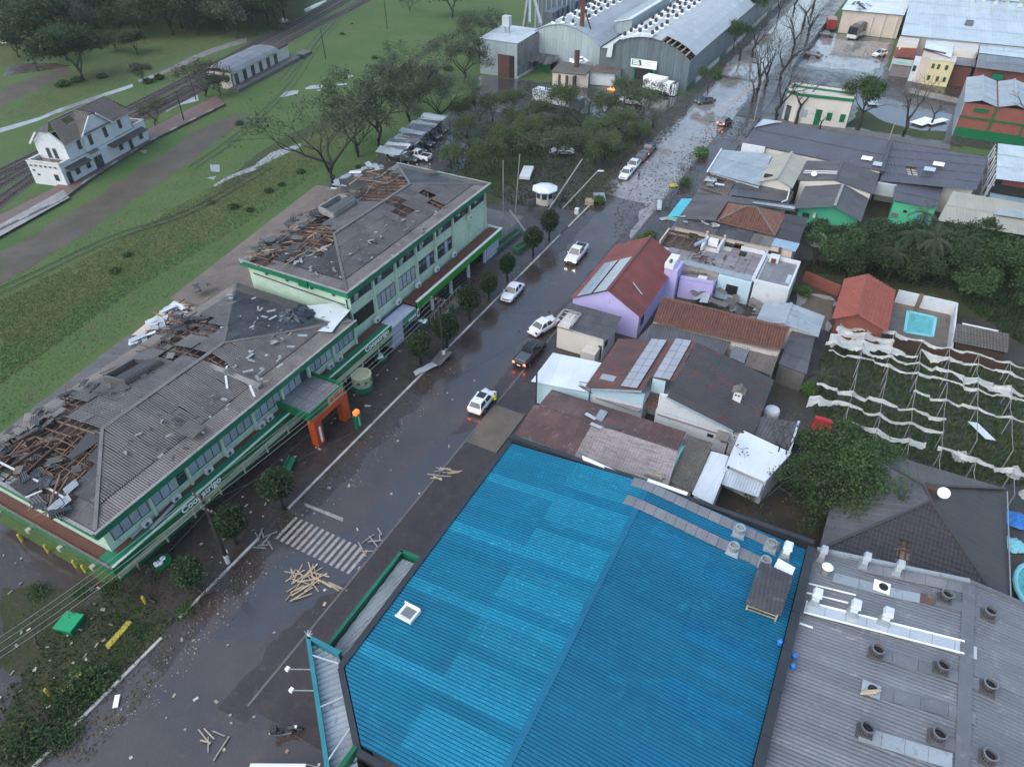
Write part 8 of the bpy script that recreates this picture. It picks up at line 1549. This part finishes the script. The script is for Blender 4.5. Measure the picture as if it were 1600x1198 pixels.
pole('flagpole','left tall flagpole behind the green planter wall',(-44.8,82.9,.1),(-44.7,82.9,12),.09,'pole_grey','flagpole'); pole('flagpole','right tall flagpole behind the green planter wall',(-45.0,86.8,.1),(-44.3,87.1,11.5),.09,'pole_grey','flagpole')
pole('fallen_lamp_post','grey post snapped over the small planter wall',(-44.5,84.4,0),(-44.5,84.4,4.1),.09,'pole_grey','pole'); pole('fallen_lamp_post','snapped grey beam leaning down to the street trees',(-44.5,84.4,4.1),(-40.1,82.6,1.4),.13,'pole_grey','pole')
pole('leaning_pole','concrete pole leaning far over the verge trees',(-42.6,91.8,0),(-40.7,101.8,6.2),.15,'pole_grey'); pole('leaning_pole','second leaning pole with a broken lamp arm on the verge',(-41.3,96.2,0),(-37.6,101,5.2),.12,'pole_grey'); MB().bar((-37.6,101,5.2),(-37.0,101.8,5.0),.3,.12).build('lamp_head','letter_white',bpy.data.objects['leaning_pole.001'])
for i,(x,y,zt,l) in enumerate(((605,45,8,'lone thin pole in the top of the green field'),(509,93,7,'thin pole beside the branch track'),(60,112,8,'thin pole beside the red dirt lane'),(288,190,6,'dark lamp post left of the goods shed'),(306,155,5,'short dark lamp post at the end of the stone platform'),(366,140,5,'short post at the goods shed corner'))): p = P(x,y); pole('field_pole',l,p,p + V((U(-.2,.2),0,zt)),.12,'bark_dark',group=None)
p = P(1388,222); pole('street_pole','thin grey pole between the bare trees of the cross street',p,(p.x,p.y,7.5),.11,'pole_grey'); p = P(1178,190); pole('street_pole','grey pole at the corner before the dark purple hall',p,(p.x,p.y,8),.12,'pole_grey'); p = P(1500,128); pole('street_pole','leaning grey pole before the yellow house',p,(p.x + 1.2,p.y + .5,7),.11,'pole_grey'); p = P(1545,125); pole('street_pole','grey pole before the grey lean-to',p,(p.x + .5,p.y,7),.11,'pole_grey')
def cable(a,b,sag,label,r=.022,mat='wire'):
    a,b = V(a),V(b); pts = [a.lerp(b,k / 24) - V((0,0,sag * 4 * (k / 24) * (1 - k / 24))) for k in range(25)]; tag(MB().tube(pts,r,4).build('cable',G[mat]),label,'cable','cables strung along the cooperative side')
lab = 'thin cable strung along the street above the cooperative pavement'
t1,t2 = V((b1.x - .3,b1.y + .2,8)),V((b2.x - .4,b2.y + .3,7.8)); s0 = P(-60,1050,8)
for k,dx in enumerate((-.8,-.3,.3,.8)): cable(s0 + V((dx,0,0)),t1 + V((dx,0,0)),.5,lab,.025,'pole_grey'); cable(t1 + V((dx,0,0)),t2 + V((dx,0,0)),.7,lab,.022,'pole_grey'); cable(t2 + V((dx,0,0)),(-39.5 + dx * .6,98,5.5),1.2,lab,.022)
cable(t1 - V((0,0,2)),P(700,470,6),1.2,lab); cable(P(0,1100,6),t1 - V((0,0,1.6)),.6,lab); cable(t1 - V((0,0,.8)),(-26,60,5.5),.8,'slack cable crossing the road'); cable(t2 - V((0,0,.5)),(-24.3,66,4),.8,'second slack cable crossing the road')
for k in range(3): cable((-37.5,157.5 + k,.5 + k * .1),(-62 + k,158.5 + k,3),.6,'cable lying low in front of the warehouse')
# ---------------------------------------------------------------- planters, crates, debris
def gplanter(pts,label):
    t = thing('planter_wall',label,'planter',(*pts[0],0))
    for a,b in zip(pts,pts[1:]):
        a,b = V((*a,.1)),V((*b,.1)); d = (b - a).normalized(); n = V((d.y,-d.x,0))
        for s in (-.5,.5): MB().bar(a + n * s + V((0,0,.3)),b + n * s + V((0,0,.3)),.15,.6).build('side','green_trim',t)
        MB().hull8([a - n * .42,b - n * .42,b + n * .42,a + n * .42] + [p + V((0,0,.5)) for p in (a - n * .42,b - n * .42,b + n * .42,a + n * .42)]).build('soil','garden',t)
        for q in (a,b): MB().bar(q - n * .55 + V((0,0,.3)),q + n * .55 + V((0,0,.3)),.15,.6).build('end','green_trim',t)
gplanter([(-44.2,79.2),(-43.7,85.8)],'long green planter wall at the feet of the flagpoles'); gplanter([(-41.4,80.4),(-40.9,83.8)],'short green planter wall beside the clipped trees')
AR = thing('arrow_sign','mint arrow shaped sign fallen at the end of the planter wall','sign',(-44,78,0)); MB().prism([(-44.9,78.9,.62),(-43.7,78.9,.62),(-43.7,78.4,.62),(-44.3,78.4,.62),(-44.0,77.4,.62),(-44.5,77.2,.62),(-44.8,78.2,.62)],(0,0,.12)).build('arrow','mint',AR); MB().box(-44.9,-43.9,77.9,78.7,.1,.6).build('base','green_trim',AR)
c = P(108,972,.5); CR = thing('green_crate','bright green square crate top lying among the branches','crate',(c.x,c.y,0)); M3 = Matrix.Rotation(.25,4,'Z'); m = MB(); m.hull8([c + (M3 @ V(p)) for p in ((-.75,-.75,-.45),(.75,-.75,-.45),(.75,.75,-.45),(-.75,.75,-.45),(-.75,-.75,.1),(.75,-.75,.1),(.75,.75,.1),(-.75,.75,.1))]); m.build('box','green_trim',CR); m = MB(); m.hull8([c + (M3 @ V(p)) for p in ((-.8,-.8,.1),(.8,-.8,.1),(.8,.8,.1),(-.8,.8,.1),(-.78,-.78,.18),(.78,-.78,.18),(.78,.78,.18),(-.78,.78,.18))]); m.build('lid',M('crate_green',(.01,.3,.12),rough=.4),CR)
for k,(x,y,l) in enumerate(((35,845,'leftmost yellow bollard below the canopy'),(76,862,'second yellow bollard below the canopy'),(120,886,'third yellow bollard below the canopy'),(134,893,'rightmost yellow bollard below the canopy'),(228,942,'single yellow bollard on the island'),(78,1086,'yellow bollard stub near the wires'))): p = P(x,y); MBb = MB().lathe((p.x,p.y,0),[(.13,0),(.13,.85),(.08,.95)],10); tag(MBb.build('bollard','yellow_paint'),l,'bollard','yellow bollards round the canopy corner')
for k in range(7): p = P(100 + k * 4.2 + U(-1,1),1078 - k * 4.4,.06); tag(MB().box(p.x - .2,p.x + .2,p.y - .12,p.y + .12,0,.15).build('kerb_piece','yellow_paint'),'broken yellow kerb piece in a line on the island','kerb block','broken yellow kerb pieces')
p = P(182,1095,.1); tag(MB().bar(p - V((.3,-.35,0)),p + V((.3,-.35,0)),.35,.12).build('white_board','letter_white'),'blue white board lying off the island kerb','board')
# crumpled sheet at the kerb, pale board on the verge, other single pieces
CS = thing('crumpled_sheet','long crumpled grey roof sheet lying across the white kerb','roof sheet',(-37.3,53.3,0)); roof(CS,[(-38.0,52.2,.35),(-36.7,52.6,.3),(-36.5,55.0,.75),(-37.9,54.8,.8)],'fibre_pale',w=2,L=4,pitch=.25,jit=.01,name='sheet'); roof(CS,[(-38.9,50.4,.2),(-38.3,49.9,.2),(-36.9,52.4,.4),(-37.8,52.6,.5)],'zinc_pale',w=2,L=4,pitch=.25,amp=.05,name='sheet')
def single(name,px,z,dims,rz,mat,label,cat):
    p = P(*px,z); M3 = Matrix.Rotation(rz,4,'Z'); a,b,c = dims; m = MB(); m.hull8([p + (M3 @ V(q)) for q in ((-a,-b,0),(a,-b,0),(a,b,.05),(-a,b,0),(-a,-b,c),(a,-b,c),(a,b,c + .05),(-a,b,c))]); return tag(m.build(name,G[mat]),label,cat)
single('pale_board',(937,308),.5,(.9,1.5,.08),.5,'zinc_pale','pale blue board tilted on the verge branches','board'); single('roof_panel',(823,272),.3,(.9,2.3,.5),.3,'steel_white','long white panel lying on the grass by the park trees','panel'); single('yellow_crate',(921,318),.1,(.7,.7,.6),.3,'timber_pale','tan broken crate on the verge beside the branches','crate')
single('white_stump',(901,335),0,(.3,.3,1.0),.1,'whitewash','white painted stump on the verge by the road','stump'); single('road_sign',(1096,237),.9,(.9,.7,.1),.3,'letter_white','white framed blue road sign fallen beside the bush','sign'); single('road_sign',(1096,237),1.02,(.6,.45,.03),.3,'cyan_sign','blue face of the fallen road sign','sign'); single('yellow_sign',(1052,290),.2,(.7,.6,.08),.7,'yellow_paint','yellow warning sign lying on the muddy road','sign')
single('roof_panel',(1443,190),.3,(1.3,2.6,.1),-.5,'letter_white','left white panel lying on the curved lane','panel'); single('roof_panel',(1464,190),.3,(.8,2.6,.1),-.6,'letter_white','right white panel lying on the curved lane','panel'); single('roof_panel',(1364,161),.3,(1.0,1.4,.1),.2,'zinc_new','pale panel lying at the start of the curved lane','panel'); single('roof_panel',(1030,322),.3,(.35,1.5,.3),.3,'zinc_new','bent pale sheet in the debris by the cyan canopy','panel'); single('door_leaf',(1040,342),.2,(.9,.4,.1),.8,'zinc_pale','pale door leaf lying on the muddy kerb','door')
def boards(n,poly,z,L,lab,grp,mats=('timber_pale',),spread=None,w_=.11):
    xs = [p[0] for p in poly]; ys = [p[1] for p in poly]; k = 0
    while k < n:
        x,y = U(min(xs),max(xs)),U(min(ys),max(ys))
        if not inside(poly,x,y): continue
        p = P(x,y,z + U(0,.15)); a = U(0,3.14) if spread is None else random.gauss(*spread); d = V((math.cos(a),math.sin(a),U(-.03,.03))) * U(*L) / 2; tag(MB().bar(p - d,p + d,w_ * U(.6,1.2),.04).build('board',G[random.choice(mats)]),lab,'board',grp); k += 1
boards(22,[(450,895),(500,888),(505,905),(490,915),(460,905)],.06,(.8,2.2),'pale splintered board in the star shaped pile below the zebra crossing','boards in the star shaped pile'); boards(5,[(500,905),(532,917),(530,920),(498,908)],.05,(1.5,2.4),'pale board trailing right from the star shaped pile','boards trailing from the pile',spread=(-.05,.1)); boards(7,[(458,915),(485,915),(480,932),(462,932)],.05,(1.2,2.2),'pale board trailing towards the viewer from the star shaped pile','boards pointing down from the pile',spread=(1.2,.35))
boards(16,[(680,735),(705,728),(715,738),(672,752)],.05,(.8,2),'pale board in the small pile at the right kerb','boards at the right kerb',('timber_pale','concrete'),spread=(.7,.4)); boards(6,[(318,1145),(350,1145),(345,1175),(320,1178)],.05,(.8,1.8),'board in the fan shaped pile at the bottom of the picture','boards in the fan shaped pile',('timber_pale','concrete')); boards(9,[(400,820),(425,815),(425,850),(395,860)],.05,(.7,1.6),'splintered board at the left end of the zebra crossing','boards at the left end of the crossing',('timber_pale','concrete')); boards(8,[(560,860),(585,825),(600,830),(575,880)],.05,(.6,1.8),'splintered board at the right end of the zebra crossing','boards at the right end of the crossing',('timber_pale','concrete'))
def bits(n,poly,lab,grp,mats=('litter',),size=(.05,.2),z=.03):
    xs = [p[0] for p in poly]; ys = [p[1] for p in poly]; k = 0
    while k < n:
        x,y = U(min(xs),max(xs)),U(min(ys),max(ys))
        if not inside(poly,x,y): continue
        p = P(x,y,z); a = U(0,6.28); l,w_ = U(*size),U(.04,.12); d,e = V((math.cos(a),math.sin(a),0)) * l,V((-math.sin(a),math.cos(a),0)) * w_
        tag(MB().hull8([p - d - e,p + d - e,p + d + e,p - d + e] + [q + V((0,0,U(.02,.08))) for q in (p - d - e,p + d - e * .6,p + d * .9 + e,p - d + e)]).build('debris_piece',G[random.choice(mats)]),lab,'debris',grp); k += 1
bits(40,[(120,1190),(340,930),(560,690),(720,560),(760,600),(640,800),(500,1000),(470,1198)],'small pale splinter scattered on the wet near road','splinters on the near road',('litter','litter','timber_pale','concrete')); bits(50,[(330,900),(580,640),(700,520),(660,500),(500,660),(250,900)],'small pale splinter scattered on the cooperative pavement','splinters on the pavement',z=.16); bits(45,[(0,860),(150,900),(240,960),(60,1180),(0,1190)],'small pale splinter among the island branches','splinters on the island',z=.08)
def litter_cover(name,n,poly,mat,size=(.1,.5),z=.03):
    m = MB(); f = in_poly(poly)
    for i in range(n):
        p = f(); p.z = z; a = U(0,6.28); s = U(*size); d,e = V((math.cos(a),math.sin(a),0)) * s,V((-math.sin(a),math.cos(a),0)) * s * U(.25,.8); m.face([p - d,p - e,p + d + V((0,0,U(0,.12))),p + e])
    o = m.build(name,mat); o['kind'] = 'stuff'
litter_cover('leaf_litter',1500,[(960,330),(1010,260),(1100,200),(1160,150),(1200,120),(1190,190),(1100,260),(1070,330),(1010,380),(960,380)],'leaf_litter',(.05,.26)); litter_cover('leaf_litter',1600,[(1020,330),(1120,180),(1180,200),(1100,290),(1050,340)],'leaf_litter',(.05,.28)); litter_cover('leaf_litter',700,[(1140,130),(1230,10),(1262,20),(1190,150)],'leaf_litter',(.06,.3)); litter_cover('leaf_litter',1200,[(60,1190),(320,890),(640,560),(700,560),(420,860),(140,1190)],'leaf_litter',(.05,.22)); litter_cover('fine_splinters',500,[(150,1150),(335,925),(700,560),(730,575),(400,930),(230,1120)],'litter',(.03,.1)); 
litter_cover('leaf_litter',1200,[(880,330),(1010,200),(1080,160),(1060,200),(960,300),(900,345)],'leaf_litter',(.1,.4),.05); litter_cover('leaf_litter',350,[(1290,60),(1420,70),(1380,120),(1280,130)],'leaf_litter',(.08,.3))
# small loose pieces on the cooperative roofs
def roof_bits(n,poly,z,par,mats,size):
    f = in_poly(poly)
    for i in range(n):
        p = f(); p = P(*pix(p),z + .1); a = U(0,6.28); l,w_ = U(*size),U(.05,.16); d,e = V((math.cos(a),math.sin(a),U(-.1,.1))) * l,V((-math.sin(a),math.cos(a),0)) * w_; MB().hull8([p - d - e,p + d - e,p + d + e,p - d + e] + [q + V((0,0,.05)) for q in (p - d - e,p + d - e,p + d + e,p - d + e)]).build('shard',G[random.choice(mats)],par)
roof_bits(60,[(330,560),(360,440),(480,520),(420,600)],8.1,LB,('fibre_pale','zinc_pale','concrete'),(.1,.5)); roof_bits(40,[(170,670),(300,590),(390,610),(230,760)],8.1,LB,('fibre_pale','tile_dark','concrete'),(.08,.35)); roof_bits(50,[(530,400),(600,330),(720,320),(600,420)],10.6,TB,('fibre_pale','concrete','tile_dark'),(.08,.4)); roof_bits(30,[(360,410),(440,400),(520,450),(540,440),(510,380)],10.4,TB,('fibre_pale','zinc_pale'),(.1,.5))
flush_rest()
# colour of each copy is its own; every script-made group of hidden prototypes is already in use
# ---------------------------------------------------------------- damp evening air
hz = MB().box(-420,130,-60,700,-1,52).build('haze',None); hz['kind'] = 'stuff'; hm = bpy.data.materials.new('air'); hm.use_nodes = True; hn = hm.node_tree; hn.nodes.remove(hn.nodes['Principled BSDF'])
pv = hn.nodes.new('ShaderNodeVolumePrincipled'); pv.inputs['Color'].default_value = (.86,.92,.95,1); pv.inputs['Density'].default_value = .00015; hn.links.new(pv.outputs[0],hn.nodes['Material Output'].inputs['Volume']); hz.data.materials.clear(); hz.data.materials.append(hm)
